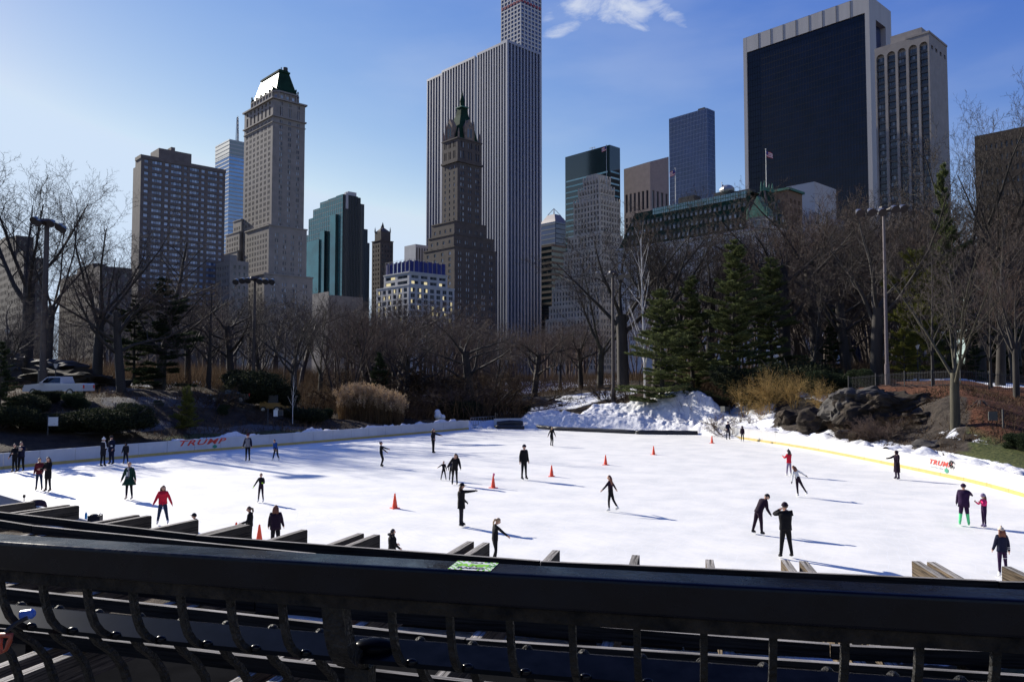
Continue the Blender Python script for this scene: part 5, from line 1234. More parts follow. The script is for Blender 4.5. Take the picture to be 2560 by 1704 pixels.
plant('slim0', 2030, 92, 700, 'bare_tree', 'slender crooked bare tree above the yellow willows', T, wide=1.1)
plant('pine0', 2372, 92, 410, 'pine_tree', 'tall olive pine rising among the bare trees at right', 'pine', wide=.62, rz=1.5)
plant('piney', 2300, 86, 620, 'pine_tree', 'bright yellow-green pine right of the right floodlight mast', 'pine', wide=.95)
plant('piney', 2262, 82, 820, 'pine_tree', 'small yellow-green pine at the foot of the right floodlight mast', 'pine', wide=1.1)
plant('dark0', 2085, 100, 770, 'evergreen_tree', 'low dark evergreen in the woods above the willows', 'evergreen', wide=.9)
plant('dark0', 2500, 92, 640, 'evergreen_tree', 'dark evergreen behind the fence at far right', 'evergreen', wide=.8)
plant('dark0', 2440, 78, 800, 'evergreen_tree', 'dark low evergreen behind the right fence', 'evergreen', wide=.7)
for px, Y, tp, lab in ((2333, 72, 600, 'straight bare trunk just left of the many-limbed tree'), (2478, 71, 650, 'slim bare trunk on the mulch slope near the right edge'), (2530, 78, 640, 'slim bare trunk behind the fence at the right edge')):
    plant('slim0', px, Y, tp, 'bare_tree', lab, T, wide=.7)
plant('fork1', 1700, 126, 490, 'bare_tree', 'bare tree in front of the middle of the mansard hotel', T, wide=1.5, rz=1.1)
plant('oak0', 1770, 122, 500, 'bare_tree', 'bare tree in front of the green corner pavilion', T, wide=.9, rz=3.3)
plant('vase1', 1905, 116, 520, 'bare_tree', 'bare tree just right of the tallest pine', T, wide=.9, rz=5.0)
plant('fork0', 1500, 134, 590, 'bare_tree', 'bare tree in front of the stepped stone tower', T, wide=1.5, rz=2.0)
plant('fork1', 470, 104, 680, 'bare_tree', 'brown bare tree in front of the brick apartments, right part', T, wide=1.6, rz=.7)
plant('fork0', 800, 118, 720, 'bare_tree', 'brown bare tree below the green glass tower', T, wide=1.5, rz=2.9)
plant('oak1', 925, 128, 750, 'bare_tree', 'reddish bare tree below the pinnacled tower', T, wide=1.1, rz=1.9)
# ---- evergreens and shrubs near the ground
for px, Y, tp, w, lab in (
    (1893, 88, 918, 1.6, 'dark evergreen shrub mass under the pines, left part'), (1990, 86, 905, 1.6, 'dark evergreen shrub under the pines above the willows'), (2075, 82, 925, 1.7, 'spreading dark juniper on the rocks below the right floodlight mast'),
    (2150, 79, 922, 1.5, 'spreading juniper at the foot of the right floodlight mast'), (1745, 98, 968, 1.5, 'dark bush on the snow mound'), (1790, 96, 985, 1.7, 'dark bush right of the snow mound peak'),
    (1400, 116, 1010, 1.4, 'small dark round bush left of the snow mound'), (1290, 112, 1010, 1.8, 'low dark bush behind the back boards'), (1230, 108, 1010, 1.9, 'low dark bush beside the rink gate'),
    (60, 66, 985, 1.8, 'large dark bush at the far left'), (10, 62, 1010, 1.6, 'dark bush half cut by the left edge'), (120, 69.5, 975, 1.5, 'dark hedge bush hiding the lower half of the pickup'), (185, 69.5, 980, 1.4, 'dark hedge bush at the rear wheel of the pickup'), (150, 64, 1030, 2.2, 'dark hedge bush below the pickup'), (215, 66, 1020, 1.6, 'rounded dark bush right of the pickup'), (280, 66, 1015, 1.9, 'dark hedge bush below the curving path'),
    (335, 72, 1005, 1.7, 'dark bush left of the yellow-green evergreen'), (395, 77, 1000, 1.5, 'dark bush touching the yellow-green evergreen'), (560, 80, 1010, 1.3, 'dark bush beside the parked dark car'),
    (760, 86, 1018, 1.7, 'dark bush behind the left boards near the reeds'), (815, 92, 1020, 1.5, 'dark bush just left of the reeds'), (1140, 104, 1000, 1.7, 'dark bush right of the little flat-roofed hut'), (2300, 70, 985, 1.6, 'low green ground shrub on the mulch'), (2540, 50, 1080, 1.6, 'green shrub at the right edge above the lawn'),
    (1960, 82, 1040, 1.3, 'small green shrub beside the willow rocks'), (1935, 92, 935, 2.0, 'dark shrub mass behind the willows'), (2020, 90, 905, 1.7, 'dark evergreen shrub below the floodlight mast'), (615, 92, 925, 2.0, 'dark evergreen mass below the second floodlight mast'), (690, 94, 960, 1.6, 'olive evergreen shrub beside the dead birch')):
    plant(('bush0', 'bush1', 'bushy')[int(px) % 3], px, Y, tp, 'evergreen_bush', lab, 'bush', wide=w*.62, zoff=-.1)
for k, (px, Y, tp, lab) in enumerate(((1860, 87, 925, 'yellow willow shrub left of the others on the rocks'), (1925, 84, 905, 'yellow willow shrub with upswept stems'), (1985, 81, 915, 'yellow willow shrub at the centre of the clump'), (2048, 77, 935, 'yellow willow shrub nearest the rock face'), (1900, 83, 990, 'low yellow willow shrub by the snow'), (2000, 88, 890, 'tallest yellow willow shrub, at the back of the clump'))):
    plant(f'will{k % 2}', px, Y, tp, 'willow_shrub', lab, 'willow shrub', 'yellow willow shrubs beside the rocks', wide=.85)
for px, Y, tp, w, lab in ((2175, 63, 1040, 1.5, 'dry brown scrub on the left part of the rock face'), (2240, 62.5, 1025, 1.6, 'dry scrub on the middle of the rock face'), (2120, 66, 1045, 1.4, 'dry scrub between the willows and the rock face'), (2205, 62, 1030, 1.3, 'grey twiggy shrub in front of the rock face'), (2150, 63, 1060, 1.2, 'grey twiggy shrub left of the rock hollow'), (2260, 61, 1085, 1.4, 'brown twiggy shrub at the foot of the rocks'), (2290, 57, 1110, 1.3, 'brown twiggy shrub behind the right boards'),
                 (2345, 56, 1120, 1.3, 'brown brush at the base of the many-limbed tree'), (1835, 84, 1015, 1.2, 'bare shrub in the snow beside the small sign'), (2450, 60, 1060, 1.4, 'bare shrub beside the dark box on a post'), (640, 80, 1020, 1.1, 'bare shrub by the left path'), (1345, 116, 985, 1.4, 'bare shrub on the snowy slope'),
                 (1560, 108, 965, 1.5, 'brown shrub at the foot of the third floodlight mast'), (1510, 112, 950, 1.6, 'reddish shrub left of the third floodlight mast'), (1115, 110, 940, 2.0, 'reddish twiggy shrub by the stone bridge'), (1190, 112, 900, 2.0, 'large reddish shrub right of the stone bridge'), (900, 110, 900, 2.0, 'brown twiggy shrub behind the reeds'), (530, 82, 950, 1.6, 'brown brush beside the parked dark car')):
    plant(f'shrub{int(px) % 2}', px, Y, tp, 'bare_shrub', lab, 'shrub', wide=w)
# ---- the far wood, one mass
def far_wood(n_, seed, pxr, Yr, topf, name, label, m, sp):
    rg = random.Random(seed); P = dict(OAK, nseg=[3,4,3,2,1], kids=[8,7,6,4], taper=OAK['taper'][:5], r=.2, rmin=.015, wob=[.05,.14,.2,.22,.2], up=[.02,.02,.03,.03,.03], ang=[(25,60),(30,60),(30,60),(30,60)], lk=[1.1,.6,.55,.55], rk=[.5,.5,.5,.6]); P['from'] = [.3,.2,.2,.2]
    PM = dict(P, stems=4, splay=.3, base=.3, L=9.0, r=.11, nseg=[6,4,3,2,1], kids=[8,6,5,3], taper=[.3,.4,.4,.5,.5], ang=[(15,40),(25,50),(25,60),(30,60)], lk=[.5,.5,.55,.6]); PM['from'] = [.2,.2,.2,.2]
    PS = dict(P, L=13.0, r=.17, nseg=[8,4,3,2,1], kids=[20,7,5,3], taper=[.12,.4,.4,.5,.5], ang=[(25,55),(25,50),(25,60),(30,60)], lk=[.36,.5,.55,.6], short=.7); PS['from'] = [.18,.2,.2,.2]
    base = [grow(random.Random(seed*7+k), (P, PM, PS, P, PM)[k]) for k in range(5)]; bh = [max(s[1][2] for s in b_) for b_ in base]
    arrs = []
    for b_ in base: arrs.append((np.array([s[0] for s in b_]), np.array([s[1] for s in b_]), np.array([s[2] for s in b_]), np.array([s[3] for s in b_]), [s[4] for s in b_]))
    segs = []
    for k in range(n_):
        px = rg.uniform(*pxr); Y = rg.uniform(*Yr); x = ray(px, HORIZ).x*Y; z = tz(x, Y); H = at(px, topf(px)+rg.uniform(-30, 45), Y).z-z; i = rg.randrange(5); s = H/bh[i]; a = rg.uniform(0, 6.28); ca, sa = math.cos(a)*s*1.15, math.sin(a)*s*1.15
        M_ = np.array([[ca, -sa, 0], [sa, ca, 0], [0, 0, s]]); o_ = np.array([x, Y, z]); p0, p1, r0, r1, lv = arrs[i]; p0, p1 = p0@M_.T+o_, p1@M_.T+o_; segs += list(zip(p0, p1, r0*max(s, .7), r1*max(s, .7), lv))
    me = seg_mesh(segs, name, m, sides=lambda lv: 4 if lv < 2 else 2); link(name, me, kind='stuff', label=label); return len(me.polygons)
topf = lambda px: interp(px, [(-100,800),(200,780),(420,715),(700,735),(900,752),(1100,748),(1300,800),(1500,800),(1620,700),(1800,600),(1950,530),(2150,500),(2400,480),(2700,440)])
far_wood(72, 3, (-120, 1000), (122, 235), topf, 'bare_woodland', 'brown mass of bare trees in front of the left buildings', twig, 5)
far_wood(58, 4, (900, 1760), (150, 240), topf, 'bare_woodland', 'brown mass of bare trees in front of the central buildings', twig_r, 5)
far_wood(62, 5, (1700, 2720), (118, 200), topf, 'bare_woodland', 'brown mass of bare trees on the right slope', twig, 5)
# understory brush
def brush(n_, seed, pxr, Yr, hgt, name, label, m, lean=.5):
    rg = np.random.RandomState(seed); px = rg.uniform(*pxr, n_); Y = rg.uniform(*Yr, n_); x = (px-1280)/F*Y; d = rink_dist(x, Y); k = d > 1.5; x, Y, d = x[k], Y[k], d[k]; z = terr(x, Y, d, nz=False); n2 = len(x)
    dirs = rg.normal(size=(n2, 3))*lean; dirs[:, 2] = 1; h = hgt*rg.uniform(.4, 1.2, (n2, 1)); v = tris(rg, np.stack([x, Y, z-.1], 1), dirs, 1, .05, .0)
    c = np.stack([x, Y, z-.1], 1); a = dirs/np.linalg.norm(dirs, axis=1)[:, None]; b_ = np.cross(a, rg.normal(size=(n2, 3))); b_ /= np.linalg.norm(b_, axis=1)[:, None]
    v = np.stack([c-b_*.03, c+b_*.03, c+a*h], 1).reshape(-1, 3); me = tri_mesh(v, name, m); link(name, me, kind='stuff', label=label)
brush(60000, 1, (-100, 1300), (100, 200), 3.6, 'underbrush', 'brown underbrush below the left woods', drygrass, .45)
brush(12000, 9, (1280, 1700), (135, 200), 2.2, 'underbrush', 'brown underbrush behind the back boards', drygrass, .45)
brush(50000, 2, (1700, 2650), (92, 180), 3.0, 'underbrush', 'brown underbrush on the right slope', drygrass, .45)
brush(9000, 3, (-100, 900), (66, 96), .9, 'underbrush', 'low dry ground cover behind the left boards', drygrass, .7)
brush(7000, 4, (2100, 2700), (52, 70), .5, 'dry_grass', 'dry grass tufts on the right bank', drygrass, .7)
# ---- reeds
rg = np.random.RandomState(12); n_ = 5200; px = rg.uniform(848, 1008, n_); Y = rg.uniform(92, 99, n_); x = (px-1280)/F*Y; d = rink_dist(x, Y); k = d > 1.2; x, Y, px = x[k], Y[k], px[k]; z = terr(x, Y, d[k], nz=False)
hh = np.interp(px, [848,870,900,960,1000,1008], [3.0,3.7,4.1,3.6,3.1,2.4])*rg.uniform(.5, 1.08, len(px)); dirs = rg.normal(size=(len(px), 3))*.13; dirs[:, 2] = 1
c = np.stack([x, Y, z-.1], 1); a = dirs/np.linalg.norm(dirs, axis=1)[:, None]; b_ = np.cross(a, rg.normal(size=c.shape)); b_ /= np.linalg.norm(b_, axis=1)[:, None]
me = tri_mesh(np.stack([c-b_*.02, c+b_*.02, c+a*hh[:, None]], 1).reshape(-1, 3), 'reed_bed', reedm); link('reed_bed', me, kind='stuff', label='tan reeds with feathery plumes behind the left boards')
k = rg.rand(len(px)) < .17; tip = (c+a*hh[:, None])[k]; tipr = np.repeat(tip, 26, 0); v = tris(rg, tipr+rg.normal(size=tipr.shape)*np.array([.08,.08,.2]), rg.normal(size=tipr.shape)+np.array([.6,0,1.2]), .26, .08, .03)
link('reed_plumes', tri_mesh(v, 'reed_plumes', plume), kind='stuff', label='feathery seed plumes on top of the tan reeds')
# ============================================================ snow, rocks, park furniture
def snow_material():
    m, n, l, b = _new('snow'); b.inputs['Base Color'].default_value = (.76,.77,.79,1); b.inputs['Roughness'].default_value = .75; b.inputs['Specular IOR Level'].default_value = .3
    b.inputs['Subsurface Weight'].default_value = .0
    tc = n.new('ShaderNodeTexCoord'); z = n.new('ShaderNodeTexNoise'); z.inputs['Scale'].default_value = 3.2; z.inputs['Detail'].default_value = 9; z.inputs['Roughness'].default_value = .72; l.new(tc.outputs['Object'], z.inputs['Vector'])
    r = n.new('ShaderNodeValToRGB'); r.color_ramp.elements[0].position = .28; r.color_ramp.elements[1].position = .5; r.color_ramp.elements[0].color = (.46,.455,.45,1); r.color_ramp.elements[1].color = (.70,.70,.705,1); l.new(z.outputs['Fac'], r.inputs[0]); l.new(r.outputs[0], b.inputs['Base Color'])
    bp = n.new('ShaderNodeBump'); bp.inputs['Strength'].default_value = .8; bp.inputs['Distance'].default_value = .12; l.new(z.outputs['Fac'], bp.inputs['Height']); l.new(bp.outputs[0], b.inputs['Normal']); return m
M_snow = snow_material()
def grid_mesh(fn, nu, nv, name, m):
    V = [fn(i/(nu-1), j/(nv-1)) for j in range(nv) for i in range(nu)]
    Fc = [(j*nu+i, j*nu+i+1, (j+1)*nu+i+1, (j+1)*nu+i) for j in range(nv-1) for i in range(nu-1)]
    me = bpy.data.meshes.new(name); me.from_pydata([tuple(v) for v in V], [], Fc); me.materials.append(m); me.polygons.foreach_set('use_smooth', [True]*len(Fc)); me.update()
    if sum(p.normal.z for p in me.polygons) < 0: me.flip_normals()
    return me
def clump(x, y, s=1.0): return abs(fbm(x*.55*s, y*.55*s, 5, 5))*.75 + fbm(x*2.6*s, y*2.6*s, 8, 4)*.16
def bank(s0, s1, width, crest, name, label, seed, gaps=0.0):
    L_ = s1-s0; nu, nv = max(8, int(L_/.28)), 13
    def fn(u, v):
        s = s0+L_*u; p = path_at(s); d = (path_at(s+.5)-path_at(s-.5)).normalized(); o = Vector((d.y, -d.x, 0))
        if rink_dist([(p+o*.5).x], [(p+o*.5).y])[0] < 0: o = -o
        W = width(s); q = p+o*(.13+W*v); c = crest(s); end = min(1, u*L_/1.5, (1-u)*L_/1.5)
        g = tz(q.x, q.y) if v > .25 else .6
        prof = math.sin(math.pi*min(1, .18+v*.82))**.7; top = c*(.75+.55*clump(q.x, q.y))
        z = lerp(g-.25, max(top, g-.2), prof*end) if v > 0 else max(.5, top*.78)
        if v == 1: z = g-.4
        return Vector((q.x, q.y, z))
    link(name, grid_mesh(fn, nu, nv, name, M_snow), kind='stuff', label=label)
def s_px(px, py): p = gnd(px, py); return s_near(p.x, p.y)
sa, sb = sorted((s_px(395, 1137), s_px(1168, 1073.5)))
nzs = lambda s, k=.25, c=0: noise.noise(Vector((s*k, c, 0)))
bank(sa, sb, lambda s: 1.1+.6*nzs(s, .2), lambda s: 1.22+.42*nzs(s, .22)+.1, 'snow_bank', 'ridge of shovelled snow behind the left boards', 1)
sa, sb = sorted((s_px(1700, 1080), s_px(2556, 1241)))
bank(sa, sb, lambda s: 2.3+1.0*nzs(s, .1), lambda s: 1.34+.25*nzs(s, .3), 'snow_bank', 'thick lumpy snow bank behind the right boards', 2)
sil = [(1270,1046),(1300,1034),(1360,1020),(1420,1026),(1450,1030),(1485,1008),(1560,1002),(1625,990),(1665,976),(1700,972),(1745,972),(1775,985),(1810,1028),(1850,1036),(1900,1048)]
def mound(u, v):
    px = lerp(1272, 1905, u); base = gnd(px, interp(px, [(1240,1066),(1500,1072),(1640,1078),(1700,1084),(1905,1104)])); Y0 = base.y-interp(px, [(1272,0),(1320,2.0),(1600,2.2),(1690,.6),(1720,-1.0),(1905,-1.2)])
    dp = interp(px, [(1272,6),(1450,9),(1700,13),(1905,8)]); Y = Y0+dp*v; x = ray(px, 1000).x/ray(px, 1000).y*Y; zt = at(px, interp(px, sil), Y0+dp*.72).z
    front = interp(px, [(1272,1.0),(1330,1.7),(1600,1.9),(1680,1.3),(1905,1.2)])
    z = interp(v, [(0,0),(.10,front*.45),(.22,front),(.35,front*1.02),(.72,zt),(1,zt-1.0)])
    if v > .35: z = max(z, front*.9)
    e = min(1, u*14, (1-u)*14); z = z*e + (-.3)*(1-e)
    n_ = (clump(x, Y, .8)-.45)*min(1, v*5)*.75; return Vector((x, Y, max(-.1, z+n_*e) if v else -.05))
link('snow_mound', grid_mesh(mound, 260, 60, 'snow_mound', M_snow), kind='stuff', label='big ploughed snow mound heaped over the back boards')
# loose snow lumps in front of the mound
mb = MB(); rg = random.Random(4)
for k in range(60):
    px = rg.uniform(1360, 1690); p = gnd(px, interp(px, [(1240,1066),(1500,1072),(1700,1082)])+rg.uniform(-3, 3)); r_ = rg.uniform(.08, .32); p.z = r_*.3; mb.ball(p, r_, 7, 5, (1, .9, .7))
for k in range(26):
    px = rg.uniform(1176, 1240); p = gnd(px, rg.uniform(1058, 1072)); r_ = rg.uniform(.1, .45); p.z = r_*.3; mb.ball(p, r_, 7, 5, (1.2, .9, .7))
mb.build('snow_lumps', M_snow, smooth=True, kind='stuff', label='loose lumps of snow in front of the mound and in the gate')
# black padded tubes on the ice
pads = [((1240,1066),(1310,1067.5)), ((1312,1062),(1380,1069)), ((1380,1069.5),(1588,1078.5)), ((1590,1079),(1744,1080.5))]
for i, (a, c_) in enumerate(pads):
    A, B = gnd(*a, .25), gnd(*c_, .25); A.z = B.z = .22
    t = tag(bpy.data.objects.new('padded_barrier', None), ['short black padded barrier by the rink gate', 'skewed black padded barrier over the snow edge', 'long black padded barrier left of the joint', 'long black padded barrier ending near the right boards'][i], 'barrier', 'black padded barriers in front of the snow mound'); COL.objects.link(t); t.location = A
    mb = MB(); d = B-A; n_ = 12; mb.tube([d*(k/n_)+Vector((0, 0, .02*math.sin(k*2.1))) for k in range(n_+1)], [.2]+[.235]*(n_-1)+[.2], 10); mb.build('pad', M_black, t, smooth=True)
A, B = gnd(1243, 1060, .5), gnd(1306, 1059, .5)
t = thing('rolled_pad', 'rolled black mat lying on the snow beside the rink gate', 'mat', (A.x, A.y, .55)); mb = MB(); mb.tube([Vector((0,0,0)), (B-A)*.5+Vector((0,0,.1)), B-A+Vector((0,0,.05))], [.3,.36,.3], 10); mb.build('roll', M_black, t)
# metal gate in the gap
ga, gb = gnd(1174, 1072.7), gnd(1240, 1066.5)
t = thing('rink_gate', 'grey tubular metal gate in the gap of the boards at the back left', 'gate', (ga.x, ga.y+2.5, .2)); d = gb-ga
for k in range(2):
    mb = MB(); o_ = d*(k*.5); e_ = d*.48
    for z in (.15, 1.05): mb.tube([o_+Vector((0,0,z)), o_+e_+Vector((0,0,z))], .04, 6)
    for j in range(6): mb.tube([o_+e_*(j/5)+Vector((0,0,.15)), o_+e_*(j/5)+Vector((0,0,1.05))], .03, 5)
    mb.build('gate_leaf', M_post, t)
mb = MB(); mb.bar(d*.98, d*1.02+Vector((-.2,-.3,1.5)), .12, .12); mb.bar(d*1.03+Vector((.2,0,0)), d*.99+Vector((.1,-.3,1.4)), .1, .1); mb.build('leaning_board', mat('old_wood', (.3,.24,.16), .8, var=.2), t)
t = thing('snow_heap', 'small round heap of snow sticking up behind the left end of the gate', 'snow heap', (gnd(1088, 1076).x, 97, 1.3)); mb = MB()
for c, r_ in (((0,0,.25), .5), ((.55,0,.1), .35), ((-.1,.1,.7), .38)): mb.ball(c, r_, 9, 6)
mb.build('heap', M_snow, t, smooth=True)

# ---- rocks
rockm = mat('schist', (.018,.014,.010), .9, spec=.2, var=.45, scale=.9, col2=(.052,.039,.028), bump=.6, bscale=3, stretch=(1,1,2.5))
rock_l = mat('schist_light', (.035,.030,.026), .85, var=.35, scale=1.2, bump=.6, bscale=4, stretch=(1,1,2.5))
def rock_mesh(seed, sx, sy, sz, m, sub=4):
    bm = bmesh.new(); bmesh.ops.create_icosphere(bm, subdivisions=sub, radius=1); rg = random.Random(seed); o_ = Vector((seed*3.7, 1.3*seed, 0)); tilt = Matrix.Rotation(R(20), 3, 'Y')
    for v in bm.verts:
        p = v.co.copy(); p = Vector([math.copysign(abs(c)**.62, c) for c in p]); q = tilt @ Vector((p.x*sx, p.y*sy, p.z*sz)); n1 = noise.fractal(q*.35+o_, 1, 2, 4); lay = noise.noise(Vector((q.x*.25, q.y*.25, q.z*2.6))+o_); cell = noise.voronoi(q*.55+o_)[0][0]
        k = .86+n1*.30+lay*.07+abs(noise.noise(q*1.1+o_))*.16+(.12 if noise.noise(Vector((q.x*.5, q.y*.5, q.z*1.6))-o_) > .05 else 0)-.02*cell; p.z = max(p.z, -.55); v.co = Vector((p.x*sx, p.y*sy, p.z*sz))*k
    me = bpy.data.meshes.new('rock'); bm.to_mesh(me); bm.free(); me.materials.append(m); return me
for i, (px, Y, w, dpt, h, zc, mt, lab) in enumerate((
    (2225, 67.5, 4.2, 2.6, 1.9, 3.7, rockm, 'big dark layered rock face below the mulch slope'), (2145, 70, 3.2, 2.4, 1.8, 4.0, rock_l, 'rounded grey rock ledge left of the rock face'),
    (2325, 63, 2.4, 1.8, 1.5, 2.8, rockm, 'dark broken rock behind the many-limbed tree'), (2345, 56, 1.9, 1.5, 1.15, 1.2, rock_l, 'smooth pale boulder at the foot of the many-limbed tree'),
    (2395, 55, 1.6, 1.6, 1.3, 1.2, rockm, 'mossy dark boulder right of the many-limbed tree'), (2065, 73, 2.4, 2.0, 1.5, 2.4, rockm, 'dark boulder behind the yellow willows'),
    (1985, 79, 2.2, 1.8, 1.5, 2.0, rockm, 'brown rock half hidden by the yellow willows'), (2105, 66, .9, .7, .8, 1.5, rock_l, 'small grey block of rock just behind the right boards'),
    (2140, 64, .7, .6, .6, 1.4, rockm, 'small dark stone just behind the right boards'), (2440, 61, 2.4, 2.2, 1.5, 2.2, rockm, 'low dark rock left of the dark box on a post'),
    (1690, 112, 4.5, 3.0, 1.8, 4.3, rockm, 'dark rock slab at the top of the snow mound'), (1345, 122, 4.5, 3.0, 1.2, 2.3, rock_l, 'long smooth rock on the slope behind the back boards'), (1805, 92, 1.5, 1.0, .6, 1.7, rockm, 'small dark rock sticking out of the snow'),
    (150, 92, 7.5, 4.0, 2.3, 5.6, rockm, 'large dark rock outcrop behind the pickup'), (25, 96, 7.0, 4.0, 2.4, 7.2, rock_l, 'pale-topped rock outcrop at the far left'), (720, 86, 2.2, 1.2, .8, 1.4, rockm, 'dark rock beside the left boards'),
    (640, 79, 1.8, .9, .5, 1.1, rockm, 'flat dark rock behind the left boards below the small sign'), (300, 72, 1.4, .8, .6, 2.6, rockm, 'dark rock beside the path on the left'), (1290, 126, 3.6, 2.5, 1.5, 2.6, rockm, 'dark humped rock behind the fence at the centre'))):
    x = ray(px, HORIZ).x*Y; o = link('rock_outcrop', rock_mesh(i+1, w, dpt, h, mt, 5 if w > 2.3 and Y < 80 else 4), loc=(x, Y, zc-h*.35), rot=(0, 0, rnd.uniform(-.6, .6))); tag(o, lab, 'rock')

# ---- floodlight masts
M_mast = mat('mast_brown', (.05,.038,.035), .6, var=.15, scale=1); M_lampm = mat('lamp_metal', (.11,.11,.12), .35, metal=.7); M_glass = mat('lamp_glass', (.5,.52,.55), .15, spec=.8)
def mast(px, Y, top, basepy, label, r, arms, heads, pale=False):
    x = ray(px, HORIZ).x*Y; zb = tz(x, Y); zt = at(px, top, Y).z; h = zt-zb; t = thing('floodlight_mast', label, 'floodlight mast', (x, Y, zb), 0, 'floodlight masts around the rink')
    mb = MB(); mb.tube([(0,0,-.5), (0,0,h*.12), (0,0,h*.121), (0,0,h)], [r*1.35, r*1.35, r, r*.7], 12); mb.build('pole', M_mast if not pale else mat('mast_pale', (.11,.085,.09), .5, var=.1), t, smooth=False)
    mb = MB(); mb.tube([(0,0,h-.1), (0,0,h+.15), (0,0,h+.45)], [r*1.2, r*2.6, r*2.2], 10)
    mb.bar((-arms, 0, h), (arms, 0, h), .12, .12); mb.bar((0, -arms*.7, h), (0, arms*.5, h), .12, .12); mb.build('crossarm', M_mast, t)
    for (dx, dy, dz) in heads:
        mb = MB(); mb.tube([(dx, dy, h+.1+dz), (dx+.05, dy-.25, h-.1+dz), (dx+.05, dy-.62, h-.35+dz)], [.14,.28,.42], 10); mb.build('floodlight', M_lampm, t)
    return t
mast(108, 82, 560, 1010, 'leftmost floodlight mast in front of the tall bare trees', .34, 1.8, [(-1.1,0,.6),(-.4,-.5,.2),(.8,-.2,.2),(1.7,-.3,-.2),(2.2,-.5,-.5)])
mast(634, 100, 700, 935, 'floodlight mast left of the reeds with a row of round lamps', .24, 2.2, [(-2.3,0,0),(-1.4,-.3,.1),(-.6,-.5,.1),(.9,-.5,0),(1.6,-.3,0),(2.3,0,0)])
mast(1533, 108, 686, 975, 'floodlight mast standing right of the stepped stone tower', .24, 2.0, [(-2.2,0,.2),(-.6,-.4,0),(1.0,-.4,-.1),(1.9,-.3,0)])
mast(2217, 76, 528, 930, 'tallest floodlight mast in front of the old forked tree at right', .17, 2.2, [(-2.6,0,0),(-1.6,-.3,0),(-.6,-.4,0),(.7,-.3,.3),(1.6,-.2,.4)], True)
# ---- small park lamps
def lamp(px, Y, top, label):
    x = ray(px, HORIZ).x*Y; zb = tz(x, Y); h = at(px, top, Y).z-zb; t = thing('park_lamp', label, 'street lamp', (x, Y, zb), 0, 'cast iron park lamps')
    mb = MB(); mb.tube([(0,0,-.2), (0,0,.5), (0,0,.55), (0,0,h-.6)], [.14,.13,.07,.05], 8); mb.build('post', tar, t); mb = MB(); mb.tube([(0,0,h-.6), (0,0,h-.5), (0,0,h-.12), (0,0,h-.1), (0,0,h+.08)], [.08,.14,.24,.2,.03], 8); mb.build('lantern', mat('lantern_glass', (.55,.58,.6), .15, spec=.8), t)
    mb = MB(); mb.tube([(0,0,h-.13), (0,0,h-.02), (0,0,h+.16), (0,0,h+.24)], [.26,.2,.06,.01], 8); mb.build('cap', tar, t)
lamp(17, 88, 822, 'park lamp above the rock at the far left'); lamp(140, 84, 906, 'park lamp in front of the dark rock behind the pickup'); lamp(2294, 82, 858, 'park lamp behind the fence at right'); lamp(1640, 118, 900, 'park lamp under the big green pines'); lamp(1045, 150, 930, 'park lamp above the stone bridge')
# ---- signs on posts
def sign(px, Y, top, w, h, ph, label, m, off=0.0, dark=False):
    p = at(px, top, Y); zb = tz(p.x, Y); t = thing('post_sign', label, 'sign', (p.x, Y, zb)); H = p.z-zb
    mb = MB(); mb.bar((off, 0, -.2), (off, 0, H+.15), .09, .09); mb.build('post', tar, t)
    mb = MB(); mb.box(-w/2, -.12, H-h, w/2, -.06, H); mb.build('panel', m, t)
    if dark: mb = MB(); mb.box(w/2, -.1, H-h*.9, w/2+.45, .25, H-.05); mb.build('speaker_box', tar, t)
sw = mat('sign_white', (.6,.62,.62), .5)
sign(135, 62, 1042, .75, .68, 2, 'white square sign on a post behind the far left boards', sw, -.45)
sign(690, 79, 1024, .42, .65, 2, 'small white sign with dark back on a post behind the left boards', sw, -.8, True)
sign(1806, 90, 1015, .5, .62, 2, 'small pale sign with a dark box in front of the snow', mat('sign_cream', (.55,.52,.38), .6), .8, True)
sign(2480, 55, 1028, .62, .62, 2, 'dark square box on a thin post at the right edge', mat('sign_dark', (.05,.055,.05), .5), .75)
# ---- fences
def fence(pts, h, name, label, spacing=.14, post=2.4, m=tar):
    t = thing(name, label, 'fence', (pts[0][0], pts[0][1], 0)); o_ = Vector((pts[0][0], pts[0][1], 0)); P2 = [Vector((x, y, tz(x, y)))-o_ for x, y in pts]
    mb = MB(); mr = MB()
    for a, c_ in zip(P2, P2[1:]):
        L_ = (c_-a).length; n_ = max(1, int(L_/spacing)); 
        for i in range(n_): q = a.lerp(c_, i/n_); mb.bar(q, q+Vector((0,0,h)), .022, .022)
        np_ = max(1, round(L_/post))
        for i in range(np_): q = a.lerp(c_, i/np_); mp_ = MB(); mp_.bar(q+Vector((0,0,-.2)), q+Vector((0,0,h+.12)), .07, .07); mp_.build('post', m, t)
        for z in (.15, h-.15): mr.bar(a+Vector((0,0,z)), c_+Vector((0,0,z)), .035, .05)
    mb.build('pickets', m, t, kind='stuff'); mr.build('rail', m, t, kind='stuff')
def W(px, Y): return (ray(px, HORIZ).x*Y, Y)
fence([W(60, 63), W(160, 66), W(290, 70), W(430, 76)], 1.15, 'iron_picket_fence', 'black iron picket fence below the pickup at left')
fence([W(590, 84), W(640, 85)], 1.0, 'iron_picket_fence', 'short black picket fence by the yellow machine')
fence([W(1230, 118), W(1380, 122), W(1560, 124), W(1640, 116)], 1.2, 'iron_picket_fence', 'black picket fence crossing the snowy slope at the centre', .2)
fence([W(1020, 108), W(1150, 112)], 1.2, 'iron_picket_fence', 'black picket fence beside the flat-roofed hut', .2)
fence([W(2120, 78), W(2260, 74), W(2400, 70), W(2620, 66)], 1.45, 'iron_picket_fence', 'tall black picket fence along the top of the mulch slope')
